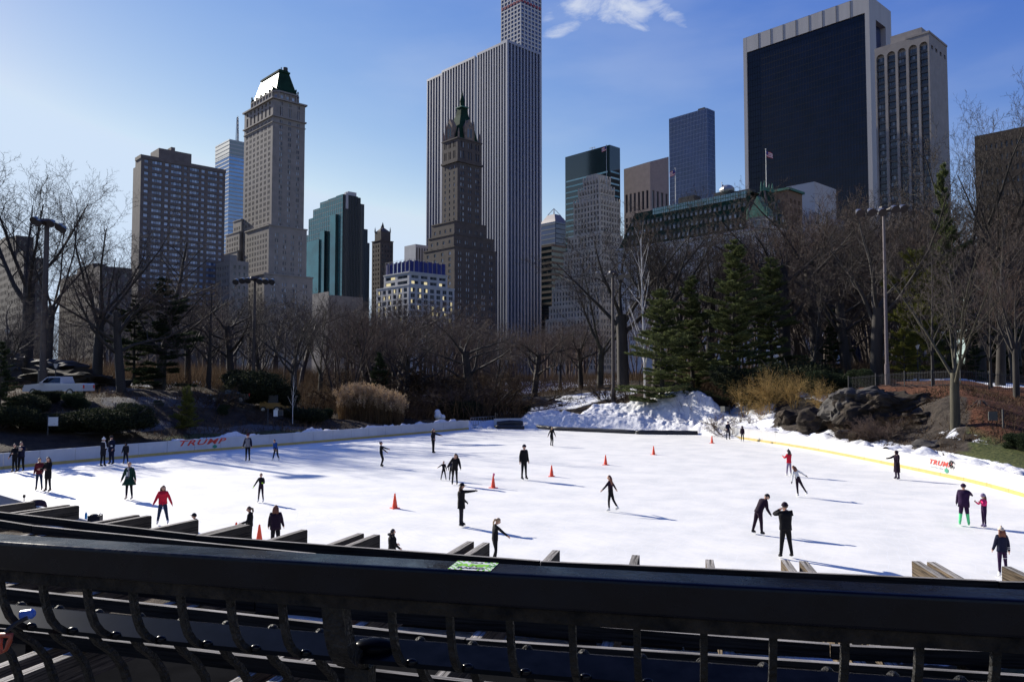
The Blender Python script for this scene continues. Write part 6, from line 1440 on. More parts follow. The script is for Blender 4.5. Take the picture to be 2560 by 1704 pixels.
# ---- stone bridge
t = thing('stone_bridge', 'dark arched stone bridge with a pale coping behind the reeds', 'bridge', (0, 0, 0)); mb = MB(); mc = MB(); Yb = 152; n_ = 22
for i in range(n_):
    def P(k): px = lerp(930, 1150, k/n_); return px, interp(px, [(930,948),(980,940),(1030,937.5),(1080,941),(1150,953)]), interp(px, [(930,1010),(985,1000),(1000,978),(1040,962),(1080,976),(1096,1000),(1150,1012)])
    (a0, t0_, u0_), (a1, t1_, u1_) = P(i), P(i+1); A, B, C_, D_ = at(a0, t0_, Yb), at(a1, t1_, Yb), at(a1, u1_, Yb), at(a0, u0_, Yb); bk = Vector((0, 6, 0))
    mb.quad(D_, C_, B, A); mb.quad(D_+bk, C_+bk, B+bk, A+bk); mb.quad(D_, C_, C_+bk, D_+bk); mb.quad(A, B, B+bk, A+bk)
    mc.bar(A+Vector((0,-.1,.12)), B+Vector((0,-.1,.12)), .5, .22)
mb.build('arch', rockm, t); mc.build('coping', rock_l, t)
# ---- flat roofed hut
x = ray(1022, HORIZ).x*116; zb = tz(x, 116); t = thing('park_hut', 'small dark flat-roofed hut with a pale roof below the bridge', 'hut', (x, 116, zb)); zr = at(1022, 988, 116).z-zb
mb = MB(); mb.box(-2.2, 0, -.3, 2.2, 3, zr-.2); mb.build('wall', mat('hut_wall', (.07,.06,.05), .8, var=.2), t); mb = MB(); mb.box(-2.7, -.5, zr-.2, 2.7, 3.5, zr); mb.build('roof', mat('hut_roof', (.35,.33,.31), .7), t); mb = MB(); mb.box(-.5, -.04, 0, .5, 0-.01, zr-.5); mb.build('door', tar, t)
for k in (-1, 1): mb = MB(); mb.box(k*1.4-.4, -.04, zr*.35, k*1.4+.4, -.01, zr*.75); mb.build('window', w_dark, t)
# ---- vehicles
def wheel_mesh():
    mb = MB(); mb.mi = 0; mb.tube([(0,-.13,0),(0,-.11,0),(0,.11,0),(0,.13,0)], [.30,.38,.38,.30], 16); mb.mi = 1; mb.tube([(0,-.14,0),(0,.14,0)], [.22,.22], 12); return mb.mesh('wheel', [mat('tyre', (.02,.02,.02), .8), mat('rim', (.4,.4,.42), .3, metal=.8)])
def car(name, label, x, y, z, rz, paint, pickup):
    t = thing(name, label, 'pickup truck' if pickup else 'car', (x, y, z), rz); wm = wheel_mesh(); L_, Wd = (5.7, 1.95) if pickup else (4.6, 1.8)
    prof = [(0,.45),(0,.95),(.12,1.05),(1.15,1.15),(1.55,1.2),(2.2,1.78),(2.5,1.84),(3.6,1.84),(3.75,1.2),(5.62,1.2),(5.7,1.1),(5.7,.5)] if pickup else [(0,.4),(0,.75),(.15,.85),(1.1,.98),(1.75,1.38),(2.2,1.45),(3.0,1.43),(3.7,1.1),(4.5,1.0),(4.6,.9),(4.6,.42)]
    mb = MB(); w2 = Wd/2; ta = [max(0, (z_-1.15)*.22) for _, z_ in prof]; n_ = len(prof)
    Lf = [(px_, -w2+a, z_) for (px_, z_), a in zip(prof, ta)]; Rf = [(px_, w2-a, z_) for (px_, z_), a in zip(prof, ta)]; mb.poly(Lf); mb.poly(list(reversed(Rf)))
    for i in range(n_): j = (i+1) % n_; mb.quad(Lf[j], Lf[i], Rf[i], Rf[j])
    body = mb.build('body', paint, t); gl = mat('car_glass', (.01,.012,.015), .05, spec=.9); gw = [(1.72,1.24),(2.28,1.72),(3.5,1.74),(3.55,1.24)] if pickup else [(1.3,1.02),(1.85,1.36),(2.95,1.36),(3.45,1.08)]
    for s_ in (-1, 1):
        k0 = len(gw)//2; mb = MB(); mb.poly([(a, s_*(w2+.012-max(0, (z_-1.15)*.22)), z_) for a, z_ in gw]); mb.build('side_window', gl, t)
    a, c_ = (1.58, 2.17) if pickup else (1.15, 1.72); za, zc_ = (1.25, 1.74) if pickup else (1.02, 1.35); mb = MB(); mb.quad((a-.03, -w2+.12, za), (a-.03, w2-.12, za), (c_-.03, w2-.22, zc_+.02), (c_-.03, -w2+.22, zc_+.02)); mb.build('windscreen', gl, t)
    for px_ in ((1.0, 4.5) if pickup else (.85, 3.7)):
        for s_ in (-1, 1): link('wheel', wm, t, loc=(px_, s_*(w2-.12), .38))
    for s_ in (-1, 1):
        mb = MB(); mb.box(-.03, s_*.62-.18, .78, .06, s_*.62+.18, .95); mb.build('headlight', M_glass, t); mb = MB(); mb.box(L_-.05, s_*.8-.1, .75, L_+.03, s_*.8+.1, 1.05); mb.build('tail_light', M_red, t); mb = MB(); mb.box(1.75, s_*(w2+.02), 1.15, 1.95, s_*(w2+.22), 1.35); mb.build('wing_mirror', paint, t)
    mb = MB(); mb.box(-.08, -w2+.1, .45, .0, w2-.1, .62); mb.build('bumper', M_post, t)
    if pickup: mb = MB(); mb.box(3.85, -w2+.12, 1.205, 5.55, w2-.12, 1.215); mb.build('bed_liner', tar, t)
x, y = W(76, 73.5); car('pickup_truck', 'white pickup truck parked behind the iron fence at left', x, y, tz(x+2.5, y)+.35, R(-3), mat('car_white', (.5,.5,.52), .25, coat=.6), True)
x, y = W(525, 88); car('parked_car', 'dark car parked under the trees left of the yellow machine', x, y, tz(x+2, y)+.1, R(4), mat('car_dark', (.015,.015,.02), .2, coat=.8), False)
# ---- yellow machine
x, y = W(682, 90); zb = tz(x, y); t = thing('yellow_loader', 'small yellow loader parked in the shade behind the left boards', 'loader', (x, y, zb), R(10)); ym = mat('machine_yellow', (.22,.11,.012), .5, var=.15)
mb = MB(); mb.box(-1.3, -.6, .5, .9, .6, 1.15); mb.box(-1.3, -.5, 1.15, -.6, .5, 1.3); mb.build('body', ym, t); mb = MB(); mb.box(-.4, -.5, 1.15, .6, .5, 2.0); mb.build('cab', tar, t); 
for s_ in (-.5, .5): mb = MB(); mb.bar((.8, s_, .9), (1.7, s_, .5), .12, .15); mb.build('arm', ym, t)
mb = MB(); mb.faces([(1.6,-.8,.2),(2.2,-.8,.25),(1.6,-.8,.8),(1.6,.8,.2),(2.2,.8,.25),(1.6,.8,.8)], [(0,1,2),(3,5,4),(0,3,4,1),(0,2,5,3)]); mb.build('bucket', ym, t); wm = wheel_mesh()
for a in (-.9, .6):
    for s_ in (-1, 1): link('wheel', wm, t, loc=(a, s_*.65, .38))
# ---- cones
M_cone = mat('cone_orange', (.85,.07,.02), .45, var=.08, scale=4)
def cone_mesh():
    mb = MB(); mb.box(-.19, -.19, 0, .19, .19, .035); mb.tube([(0,0,.03), (0,0,.06), (0,0,.70), (0,0,.715)], [.145,.13,.032,.02], 18); return mb.mesh('cone', M_cone, False)
cm = cone_mesh(); cones = []
for px, py, lab in ((987, 1270, 'orange traffic cone left of the woman pointing in a cap'), (1233, 1219, 'orange traffic cone with a small pink cup stuck on its tip'), (1379, 1190.5, 'orange traffic cone with scuffed dark marks right of the standing man'), (1514, 1161.5, 'orange traffic cone in the middle of the ice'),
                 (1634, 1136, 'orange traffic cone near the black padded barriers'), (1780, 1107.5, 'farthest orange traffic cone by the right boards'), (590, 1352, 'orange traffic cone partly hidden behind the girl with a ponytail'), (648, 1358, 'orange traffic cone mostly hidden below the timber slats')):
    p = gnd(px, py); t = thing('traffic_cone', lab, 'traffic cone', p, rnd.uniform(0, 1.5), 'orange traffic cones on the ice'); link('cone_body', cm, t); cones.append(t)
mb = MB(); mb.tube([(.04,0,.66), (.06,0,.82)], [.05,.06], 8); mb.tube([(-.0,0,.70), (-.0,0,.76)], [.03,.03], 6); mb.build('cup', mat('pink_plastic', (.6,.12,.25), .5), cones[1])
mb = MB()
for a, z in ((4.2,.2),(4.4,.28),(4.0,.3),(4.3,.36)): r_ = .135-.14*z; mb.ball((r_*math.cos(a), r_*math.sin(a), z), .028, 6, 4)
mb.build('scuff_mark', mat('scuff_grey', (.25,.2,.3), .7), cones[2], kind='stuff')
# ---- small things along the near-left board cap
def on_cap(px, py): p = gnd(px, py, 1.1); s = s_near(p.x, p.y); q = path_at(s); return Vector((q.x, q.y, 1.1))
p = on_cap(225, 1294); t = thing('water_bottle', 'bright blue water bottle standing on the near left boards', 'bottle', p); mb = MB(); mb.tube([(0,0,0),(0,0,.17),(0,0,.2)], [.045,.045,.03], 10); mb.build('bottle_body', mat('bottle_blue', (.03,.3,.55), .2), t); mb = MB(); mb.tube([(0,0,.2),(0,0,.235)], [.03,.03], 8); mb.build('lid', mat('lid_pale', (.4,.55,.65), .4), t)
p = on_cap(258, 1299); t = thing('black_bag', 'small black bag sitting on the near left boards', 'bag', p); mb = MB(); mb.tube([(-.22,0,0),(-.22,0,.02),(-.2,0,.02)], [.01,.01,.01], 4); mb.box(-.22,-.1,0,.22,.12,.2); mb.ball((-.05,0,.2), .13, 8, 5, (1.3,.8,.5)); mb.build('bag_body', M_black, t); mb = MB(); mb.tube([(.12,0,.18),(.18,0,.27),(.26,0,.24),(.22,0,.15)], .018, 6); mb.build('strap', M_black, t)
p = on_cap(95, 1262); t = thing('dark_jacket', 'dark folded jacket draped over the near left boards', 'jacket', p); mb = MB(); mb.ball((0,0,.05), .3, 12, 7, (1.2,.6,.6)); mb.ball((.25,-.05,-.1), .22, 10, 6, (.8,.5,1.1)); mb.ball((-.2,.05,.0), .2, 10, 6); mb.build('cloth', mat('plum_cloth', (.03,.012,.02), .9, var=.4, scale=8), t, smooth=True)
p = on_cap(74, 1250); t = thing('black_knob_post', 'short black knob standing on the near left boards', 'knob', p); mb = MB(); mb.tube([(0,0,0),(0,0,.12),(0,0,.16),(0,0,.26)], [.02,.02,.06,.05], 8); mb.build('knob', M_black, t)
p, d_, inn = on_board(2391, 1196, '', None, None); t = thing('dark_wreath', 'dark scarf hooked over the right boards on the last letter', 'scarf', p+Vector((0,0,.9))); mb = MB(); mb.tube([inn*.07+d_*(.17*math.cos(a))+Vector((0,0,.17*math.sin(a))) for a in np.linspace(.3, 5.6, 12)], .05, 7); mb.tube([inn*.06+d_*-.16+Vector((0,0,-.05)), inn*.07+d_*-.02+Vector((0,0,-.3))], [.05,.03], 6); mb.build('cloth', mat('dark_wool', (.012,.012,.014), .9), t)
# ============================================================ people
def cloth(name, c, rough=.85): return mat('cloth_'+name, c, rough, spec=.15, var=.18, scale=9, bump=.25, bscale=14)
SKIN = mat('skin', (.42,.24,.17), .55); BLADE = mat('skate_blade', (.6,.6,.62), .25, metal=.9)
HAIRM = {k: mat('hair_'+k, c, .6, var=.3, scale=12, stretch=(1,1,.2)) for k, c in dict(dark=(.02,.013,.01), brown=(.075,.035,.018), auburn=(.14,.045,.02), blond=(.34,.22,.11)).items()}
C = dict(black=(.006,.006,.008), navy=(.008,.010,.028), blue=(.015,.06,.22), red=(.50,.015,.035), pink=(.65,.03,.15), white=(.62,.62,.6), grey=(.16,.16,.18), green=(.006,.028,.020), lime=(.45,.75,.05), purple=(.022,.008,.035), brown=(.05,.03,.025), beige=(.55,.47,.38),
         mint=(.12,.62,.25), jean=(.012,.022,.05), plum=(.014,.006,.016), maroon=(.09,.012,.018), lilac=(.2,.16,.25), charcoal=(.014,.014,.018))
def rotm(ax, a): return Matrix.Rotation(R(a), 3, ax)
def person(px, py, hpx, label, fac=180, H=None, top='black', pants='black', boots='black', gloves=None, hair='dark', hairs='short', hat=None, hatc='black', coat=0, coatc=None, flare=0.0,
           lean=0, side=0, arms=((8,10,15),(8,10,15)), legs=((0,4,4),(0,4,4)), head=(0,0), bulk=1.0, z0=0, extra=None, stripe=None, warm=None, group=None):
    """arms/legs: (left, right); arm = (forward, sideways, elbow); leg = (forward, sideways, knee). fac: heading in degrees, 180 looks to the camera"""
    g = gnd(px, py, z0)
    if H is None: H = (py-hpx)*g.y/F*1.01
    t = thing('person', label, 'person', (g.x, g.y, z0), 0, group); h = H
    Tr = rotm('X', -lean) @ rotm('Y', side); hip = Vector((0, 0, .53*h)); J = {}
    J['pel'] = hip; J['waist'] = hip+Tr @ Vector((0,0,.09*h)); J['chest'] = hip+Tr @ Vector((0,0,.22*h)); J['neck'] = hip+Tr @ Vector((0,0,.315*h))
    Hd = Tr @ rotm('Z', -head[1]) @ rotm('X', -head[0]) if True else Tr
    J['headb'] = J['neck']+Hd @ Vector((0,.01*h,.03*h)); hc = J['neck']+Hd @ Vector((0,.015*h,.085*h))
    bones = [('pel','waist'),('waist','chest'),('chest','neck'),('neck','headb')]; rad = dict(pel=.078*h*bulk, waist=.068*h*bulk, chest=.082*h*bulk, neck=.034*h, headb=.034*h)
    kind = {('pel','waist'):'pants' if not coat else 'top', ('waist','chest'):'top', ('chest','neck'):'top', ('neck','headb'):'skin'}
    for k, s in ((0, -1), (1, 1)):
        f, sd, el = arms[k]; sh = J['chest']+Tr @ Vector((s*.088*h*min(bulk, 1.15), 0, .055*h)); J[f'sh{k}'] = sh
        A1 = Tr @ rotm('Y', -s*sd) @ rotm('X', f); up = A1 @ Vector((0,0,-.165*h)); J[f'el{k}'] = sh+up; A2 = A1 @ rotm('X', el); J[f'wr{k}'] = J[f'el{k}']+A2 @ Vector((0,0,-.14*h)); J[f'hd{k}'] = J[f'wr{k}']+A2 @ Vector((0,0,-.045*h)); J[f'ax{k}'] = A2
        bones += [('chest', f'sh{k}'), (f'sh{k}', f'el{k}'), (f'el{k}', f'wr{k}'), (f'wr{k}', f'hd{k}')]; ab = 1 if not coat else 1.25
        rad.update({f'sh{k}': .042*h*ab, f'el{k}': .031*h*ab, f'wr{k}': .022*h*ab, f'hd{k}': .020*h})
        for q in bones[-4:-1]: kind[q] = 'top'
        kind[bones[-1]] = 'hand'
        f, sd, kn = legs[k]; hp = hip+Vector((s*.046*h, 0, -.02*h)); J[f'hp{k}'] = hp; L1 = rotm('Y', -s*sd) @ rotm('X', f); J[f'kn{k}'] = hp+L1 @ Vector((0,0,-.235*h)); L2 = L1 @ rotm('X', -kn); J[f'an{k}'] = J[f'kn{k}']+L2 @ Vector((0,0,-.225*h)); J[f'lx{k}'] = L2
        J[f'toe{k}'] = J[f'an{k}']+(rotm('Y', -s*sd*.3) @ rotm('X', (f-kn)*.45)) @ Vector((0, .085*h, -.028*h)); lb = 1.0 if bulk < 1.1 else 1.2
        bones += [('pel', f'hp{k}'), (f'hp{k}', f'kn{k}'), (f'kn{k}', f'an{k}'), (f'an{k}', f'toe{k}')]; rad.update({f'hp{k}': .057*h*lb, f'kn{k}': .036*h*lb, f'an{k}': .026*h*lb, f'toe{k}': .020*h})
        for q in bones[-4:-1]: kind[q] = 'pants'
        kind[bones[-1]] = 'boot'
    low = min(J['an0'].z, J['an1'].z, J['toe0'].z+.01*h, J['toe1'].z+.01*h); dz = .062*h-low+.0
    names = [k for k in J if not k.startswith(('ax', 'lx'))]
    for k in names: J[k] = J[k]+Vector((0,0,dz))
    hc = hc+Vector((0,0,dz)); idx = {k: i for i, k in enumerate(names)}
    me = bpy.data.meshes.new('body'); me.from_pydata([J[k] for k in names], [(idx[a], idx[b]) for a, b in bones], []); o = bpy.data.objects.new('body', me); COL.objects.link(o)
    md = o.modifiers.new('s', 'SKIN'); md.use_smooth_shade = True; me.skin_vertices[0].data[0].use_root = True
    for k in names: v = me.skin_vertices[0].data[idx[k]]; v.radius = (rad[k], rad[k]); v.use_root = (k == 'pel')
    sb = o.modifiers.new('u', 'SUBSURF'); sb.levels = 1; sb.render_levels = 1
    PEOPLE.append(dict(o=o, t=t, J=J, bones=bones, kind=kind, hc=hc, Hd=Hd, Tr=Tr, h=h, a=dict(fac=fac, top=top, pants=pants, boots=boots, gloves=gloves, hair=hair, hairs=hairs, hat=hat, hatc=hatc, coat=coat, coatc=coatc, flare=flare, bulk=bulk, extra=extra, stripe=stripe, warm=warm, names=names)))
    t.rotation_euler = (0, 0, R(fac)); return t
def finish_person(P, dg):
    o, t, J, h, a, hc, Hd, Tr = P['o'], P['t'], P['J'], P['h'], P['a'], P['hc'], P['Hd'], P['Tr']
    ev = o.evaluated_get(dg); me = bpy.data.meshes.new_from_object(ev); old = o.data
    src = MB(); mats_ = dict(top=0, pants=1, boot=2, skin=3, hand=4, warm=5)
    src.v = [tuple(v.co) for v in me.vertices]; src.f = [tuple(p.vertices) for p in me.polygons]
    seg = [(J[x], J[y], P['kind'][(x, y)], (x, y)) for x, y in P['bones']]; A_ = np.array([s[0][:] for s in seg]); B_ = np.array([s[1][:] for s in seg]); D_ = B_-A_; LL = (D_**2).sum(1)+1e-9
    ctr = np.array([p.center[:] for p in me.polygons]); tt = np.clip(((ctr[:, None]-A_[None])*D_[None]).sum(2)/LL, 0, 1); dist = np.linalg.norm(ctr[:, None]-A_[None]-tt[..., None]*D_[None], axis=2)
    best = dist.argmin(1)
    for f, b_ in enumerate(best):
        k = seg[b_][2]
        if a['warm'] and seg[b_][3][0].startswith('kn'): k = 'warm'
        if seg[b_][3][0].startswith('kn') and tt[f, b_] > .86: k = 'boot'
        src.m.append(mats_[k])
    src.mi = 3
    # head: skull with nose, ears, brow
    n0 = len(src.v); r = .056*h; ring, k_ = 14, 10
    for i in range(k_+1):
        la = -math.pi/2+math.pi*i/k_
        for j in range(ring):
            lo = 2*math.pi*j/ring; x, y, z = math.cos(la)*math.cos(lo)*r*.86, math.cos(la)*math.sin(lo)*r, math.sin(la)*r*1.22
            if z < 0: x *= 1+.22*z/r; y *= 1+.08*z/r
            fr = math.sin(lo)
            if fr > .97 and -.35 < math.sin(la) < .12: y += r*.24
            if fr > .8 and math.sin(la) < -.5: y += r*.08
            src.v.append(tuple(hc+Hd @ Vector((x, y, z))))
    for i in range(k_):
        for j in range(ring): src.f.append((n0+i*ring+j, n0+i*ring+(j+1) % ring, n0+(i+1)*ring+(j+1) % ring, n0+(i+1)*ring+j)); src.m.append(3)
    src.mi = 6
    for s in (-1, 1): src.ball(hc+Hd @ Vector((s*r*.34, r*.86, r*.1)), r*.12, 6, 4)
    src.tube([hc+Hd @ Vector((-r*.26, r*.84, -r*.62)), hc+Hd @ Vector((0, r*.93, -r*.6)), hc+Hd @ Vector((r*.26, r*.84, -r*.62))], r*.055, 4)
    src.mi = 3
    for s in (-1, 1): src.ball(hc+Hd @ Vector((s*r*.86, 0, 0)), r*.22, 6, 4, (.4,.8,1.2))
    # fingers, each a tube rooted in the palm
    src.mi = 4
    for k, s in ((0, -1), (1, 1)):
        ax = J[f'ax{k}']; p0 = J[f'hd{k}']
        for q, (off, ln) in enumerate(((-.011,.040),(-.004,.046),(.004,.043),(.011,.034))):
            b0 = p0+ax @ Vector((0, off*h, .006*h)); b1 = b0+ax @ Vector((0, 0, -ln*h*.55)); b2 = b1+ax @ Vector((-s*.010*h, 0, -ln*h*.42)); src.tube([b0, b1, b2], [.0058*h, .0052*h, .0038*h], 5)
        b0 = J[f'wr{k}']+ax @ Vector((0, .014*h, -.018*h)); src.tube([b0, b0+ax @ Vector((-s*.004*h, .016*h, -.016*h)), b0+ax @ Vector((-s*.008*h, .018*h, -.034*h))], [.007*h, .006*h, .0045*h], 5)
    top = cloth(a['top'], C[a['top']]); glv = SKIN if a['gloves'] is None else cloth(a['gloves'], C[a['gloves']])
    nm = src.mesh('body', [top, cloth(a['pants'], C[a['pants']]), cloth(a['boots']+'_boot', C[a['boots']], .5), SKIN, glv, cloth(a['warm'] or a['pants'], C[a['warm'] or a['pants']]), HAIRM['dark']], True)
    o.modifiers.clear(); o.data = nm; o.parent = t; bpy.data.meshes.remove(old); bpy.data.meshes.remove(me)
    # coat / jacket shell
    cm_ = cloth(a['coatc'] or a['top'], C[a['coatc'] or a['top']])
    if a['coat']:
        mb = MB(); b = a['bulk']; rings = []; hem = J['pel'].z - a['coat']*h
        sec = [(J['neck']+Tr @ Vector((0,0,.005*h)), .036, .034), (J['neck']-Tr @ Vector((0,0,.025*h)), .075*b, .052*b), (J['chest']+Tr @ Vector((0,0,.045*h)), .108*b, .076*b), (J['chest'], .108*b, .082*b), (J['waist'], .094*b, .074*b), (J['pel'], .100*b+.12*a['flare']*.3, .080*b+.1*a['flare']*.3)]
        zz = J['pel'].z; n_ = max(1, int(a['coat']/.05)); la = (J['kn0']+J['kn1']-J['hp0']-J['hp1'])*.5; la.z = 0
        for i in range(1, n_+1): tq = i/n_; sec.append((J['pel']+Vector((la.x*tq*.5, la.y*tq*.5, (hem-zz)*tq)), (.102+.3*a['flare']*tq)*b, (.084+.26*a['flare']*tq)*b))
        N = 16
        for c, rx, ry in sec:
            Rm = Tr if c.z > J['pel'].z+.01 else Matrix.Identity(3); rings.append([c+Rm @ Vector((rx*h*math.cos(2*math.pi*j/N)*(1+.03*math.sin(j*5.1+c.z*20)), ry*h*math.sin(2*math.pi*j/N)*(1+.04*math.sin(j*3.7+c.z*33)), 0)) for j in range(N)])
        k0 = 0; mb.v = [tuple(p) for r_ in rings for p in r_]
        for i in range(len(rings)-1):
            for j in range(N): mb.f.append((i*N+j, i*N+(j+1) % N, (i+1)*N+(j+1) % N, (i+1)*N+j)); mb.m.append(1 if a['stripe'] == 'puffer' and i % 2 else 0)
        ins = [tuple(Vector(p)*1.0+Vector((0,0,.01*h))) for p in rings[-1]]; c = sec[-1][0]; k0 = len(mb.v); mb.v += [tuple(c+(p-c)*.9+Vector((0,0,.02*h))) for p in rings[-1]]
        for j in range(N): mb.f.append(((len(rings)-1)*N+j, (len(rings)-1)*N+(j+1) % N, k0+(j+1) % N, k0+j)); mb.m.append(0)
        mb.f.append(tuple(k0+j for j in range(N))); mb.m.append(0)
        mb.build('coat', [cm_, cloth(a['coatc'] or a['top'], C[a['coatc'] or a['top']], .5)], t, smooth=a['stripe'] != 'puffer')
    # hair
    hm = HAIRM[a['hair']]; mb = MB(); n0 = 0
    for i in range(7):
        la = -.25+(math.pi/2+.25)*i/6
        for j in range(14):
            lo = 2*math.pi*j/14; fr = math.sin(lo); lo_cut = la if fr < .35 else max(la, .62); x, y, z = math.cos(lo_cut)*math.cos(lo)*r*.98, math.cos(lo_cut)*math.sin(lo)*r*1.1-r*.05, math.sin(lo_cut)*r*1.32
            mb.v.append(tuple(hc+Hd @ Vector((x, y, z))))
    for i in range(6):
        for j in range(14): mb.f.append((i*14+j, i*14+(j+1) % 14, (i+1)*14+(j+1) % 14, (i+1)*14+j)); mb.m.append(0)
    hs = a['hairs']
    if hs == 'pony': mb.tube([hc+Hd @ Vector((0,-r*.95,r*.35)), hc+Hd @ Vector((0,-r*1.5,0)), hc+Hd @ Vector((0,-r*1.55,-r*1.1)), hc+Hd @ Vector((0,-r*1.2,-r*2.3))], [r*.3,r*.42,r*.36,r*.08], 8)
    if hs == 'bun': mb.ball(hc+Hd @ Vector((0,-r*1.05,r*.7)), r*.45, 8, 6)
    if hs in ('long', 'vlong'):
        ln = 2.6 if hs == 'long' else 4.4
        for q, xo in enumerate((-.7,-.35,0,.35,.7)): mb.tube([hc+Hd @ Vector((xo*r,-r*.5,r*.3)), hc+Hd @ Vector((xo*r*1.25,-r*.85,-r*.9)), hc+Hd @ Vector((xo*r*1.2,-r*(1.0+.1*(q % 2)),-r*ln*.75)), hc+Hd @ Vector((xo*r*.8,-r*.95,-r*ln))], [r*.45,r*.45,r*.36,r*.08], 7)
    if hs != 'none': mb.build('hair', hm, t, smooth=True)
    if a['hat']:
        hm_ = cloth(a['hatc'], C[a['hatc']]); mb = MB()
        if a['hat'] in ('beanie', 'pom', 'cap', 'helmet'):
            st = .1 if a['hat'] != 'helmet' else -.1; g = 1.16 if a['hat'] != 'helmet' else 1.32; n_ = len(mb.v)
            for i in range(7):
                la = st+(math.pi/2-st)*i/6
                for j in range(14): lo = 2*math.pi*j/14; mb.v.append(tuple(hc+Hd @ Vector((math.cos(la)*math.cos(lo)*r*g*.95, math.cos(la)*math.sin(lo)*r*g*1.06, math.sin(la)*r*g*1.22))))
            for i in range(6):
                for j in range(14): mb.f.append((i*14+j, i*14+(j+1) % 14, (i+1)*14+(j+1) % 14, (i+1)*14+j)); mb.m.append(0)
            if a['hat'] != 'cap': mb.tube([hc+Hd @ Vector((math.cos(q)*r*g*.9, math.sin(q)*r*g*1.0, r*(st+.2))) for q in np.linspace(0, 2*math.pi, 15)], r*.13, 6, cap=False)
            else: mb.faces([hc+Hd @ Vector((x*r, y*r, z*r)) for x, y, z in ((-.7,.75,.35),(.7,.75,.35),(.55,1.9,.28),(-.55,1.9,.28),(-.7,.75,.25),(.7,.75,.25),(.55,1.9,.22),(-.55,1.9,.22))], [(0,1,2,3),(7,6,5,4),(0,4,5,1),(1,5,6,2),(2,6,7,3),(3,7,4,0)])
            if a['hat'] == 'pom': mb.ball(hc+Hd @ Vector((0,0,r*1.55)), r*.36, 8, 6)
        if a['hat'] == 'hood': mb.ball(hc+Hd @ Vector((0,-r*.18,-r*.02)), r*1.28, 14, 9, (.95,1,1.14)); 
        if a['hat'] == 'furhood': mb.tube([J['neck']+Tr @ Vector((math.cos(q)*r*1.5, math.sin(q)*r*1.15-r*.5, r*.5)) for q in np.linspace(0, 2*math.pi, 15)], r*.42, 7, cap=False)
        mb.build('hat' if a['hat'] not in ('hood', 'furhood') else 'hood', hm_, t, smooth=True)
    # skates: boot and blade on each foot
    bm_ = cloth(a['boots']+'_boot', C[a['boots']], .5)
    for k in (0, 1):
        an, toe = J[f'an{k}'], J[f'toe{k}']; d = (toe-an); d.z *= 1; fl = Vector((d.x, d.y, 0)); fl = fl.normalized() if fl.length > 1e-5 else Vector((0,1,0)); dn = d.normalized(); upv = (Vector((0,0,1))-dn*dn.z).normalized() if abs(dn.z) < .95 else Vector((0,1,0))
        sl = dn; heel = an-sl*.022*h-upv*.024*h; tip = toe-upv*.010*h+sl*.004*h; mb = MB(); mb.tube([an+upv*.045*h, an+upv*.005*h, an-upv*.02*h], [.029*h,.028*h,.024*h], 8); mb.tube([heel+upv*.006*h, an+sl*.03*h-upv*.016*h, tip], [.022*h,.023*h,.015*h], 8)
        sk = mb.build('skate_boot', bm_, t, smooth=True); mb = MB(); a0, a1 = heel-sl*.008*h-upv*.030*h, tip+sl*.01*h-upv*.026*h; mb.bar(a0, a1, .003*h+.004, .010*h, up=upv)
        for q in (.2, .75): c_ = heel.lerp(tip, q); mb.bar(c_-upv*.004*h, c_-upv*.028*h, .006*h, .02*h, up=sl)
        mb.build('blade', BLADE, sk)
    if a['extra']: a['extra'](t, J, h, r, hc, Hd, Tr)
PEOPLE = []
def scarf(col):
    def f(t, J, h, r, hc, Hd, Tr):
        mb = MB(); mb.tube([J['neck']+Tr @ Vector((math.cos(q)*r*.85, math.sin(q)*r*.8, r*.2)) for q in np.linspace(0, 2*math.pi, 13)], r*.32, 6, cap=False); mb.tube([J['neck']+Tr @ Vector((-r*.3, r*1.2, 0)), J['chest']+Tr @ Vector((-r*.3, r*1.75, 0)), J['waist']+Tr @ Vector((-r*.3, r*1.6, 0))], r*.25, 6); mb.build('scarf', cloth(col, C[col]), t, smooth=True)
    return f
def camera_bag(t, J, h, r, hc, Hd, Tr):
    scarf('grey')(t, J, h, r, hc, Hd, Tr); mb = MB(); c = J['waist']+Vector((0, r*2.0, -r*.6)); mb.box(c.x-.07, c.y-.04, c.z-.05, c.x+.07, c.y+.05, c.z+.05); mb.tube([c+Vector((0,.05,0)), c+Vector((0,.12,0))], .035, 8); mb.build('camera_body', M_black, t)
def white_top(t, J, h, r, hc, Hd, Tr):
    mb = MB(); c0, c1 = J['waist'], J['neck']; pts = []
    for q, w_ in ((0, .9), (.35, 1.0), (.7, .9), (1, .55)): p = (c0-Vector((0,0,.05*h))).lerp(c1, q); pts.append((p+Tr @ Vector((-r*w_*.7, r*1.72*(1-.35*q*q), 0)), p+Tr @ Vector((r*w_*.7, r*1.72*(1-.35*q*q), 0))))
    for (a, b_), (c_, d_) in zip(pts, pts[1:]): mb.quad(a, b_, d_, c_); mb.quad(a+Vector((0,-.02,0)), c_+Vector((0,-.02,0)), d_+Vector((0,-.02,0)), b_+Vector((0,-.02,0)))
    mb.build('sweater_front', cloth('white', C['white']), t); camera_bag(t, J, h, r, hc, Hd, Tr)
def patch(col, sz=.03):
    def f(t, J, h, r, hc, Hd, Tr):
        mb = MB(); c = J['hp0']+Vector((-.055*h, 0, .02*h)); mb.ball(c, sz*h, 8, 6, (.4,1,1)); mb.build('round_patch', cloth(col, C[col]), t)
    return f
def stripes(t, J, h, r, hc, Hd, Tr):
    mb = MB()
    for a, b_ in (('el1','wr1'), ('hp1','kn1')):
        p, q = J[a], J[b_]
        for u in (.35, .6): c = p.lerp(q, u); mb.tube([c-(q-p).normalized()*.006*h, c+(q-p).normalized()*.006*h], .043*h if a[0] == 'h' else .033*h, 10)
    mb.build('white_stripe', cloth('white', C['white']), t)
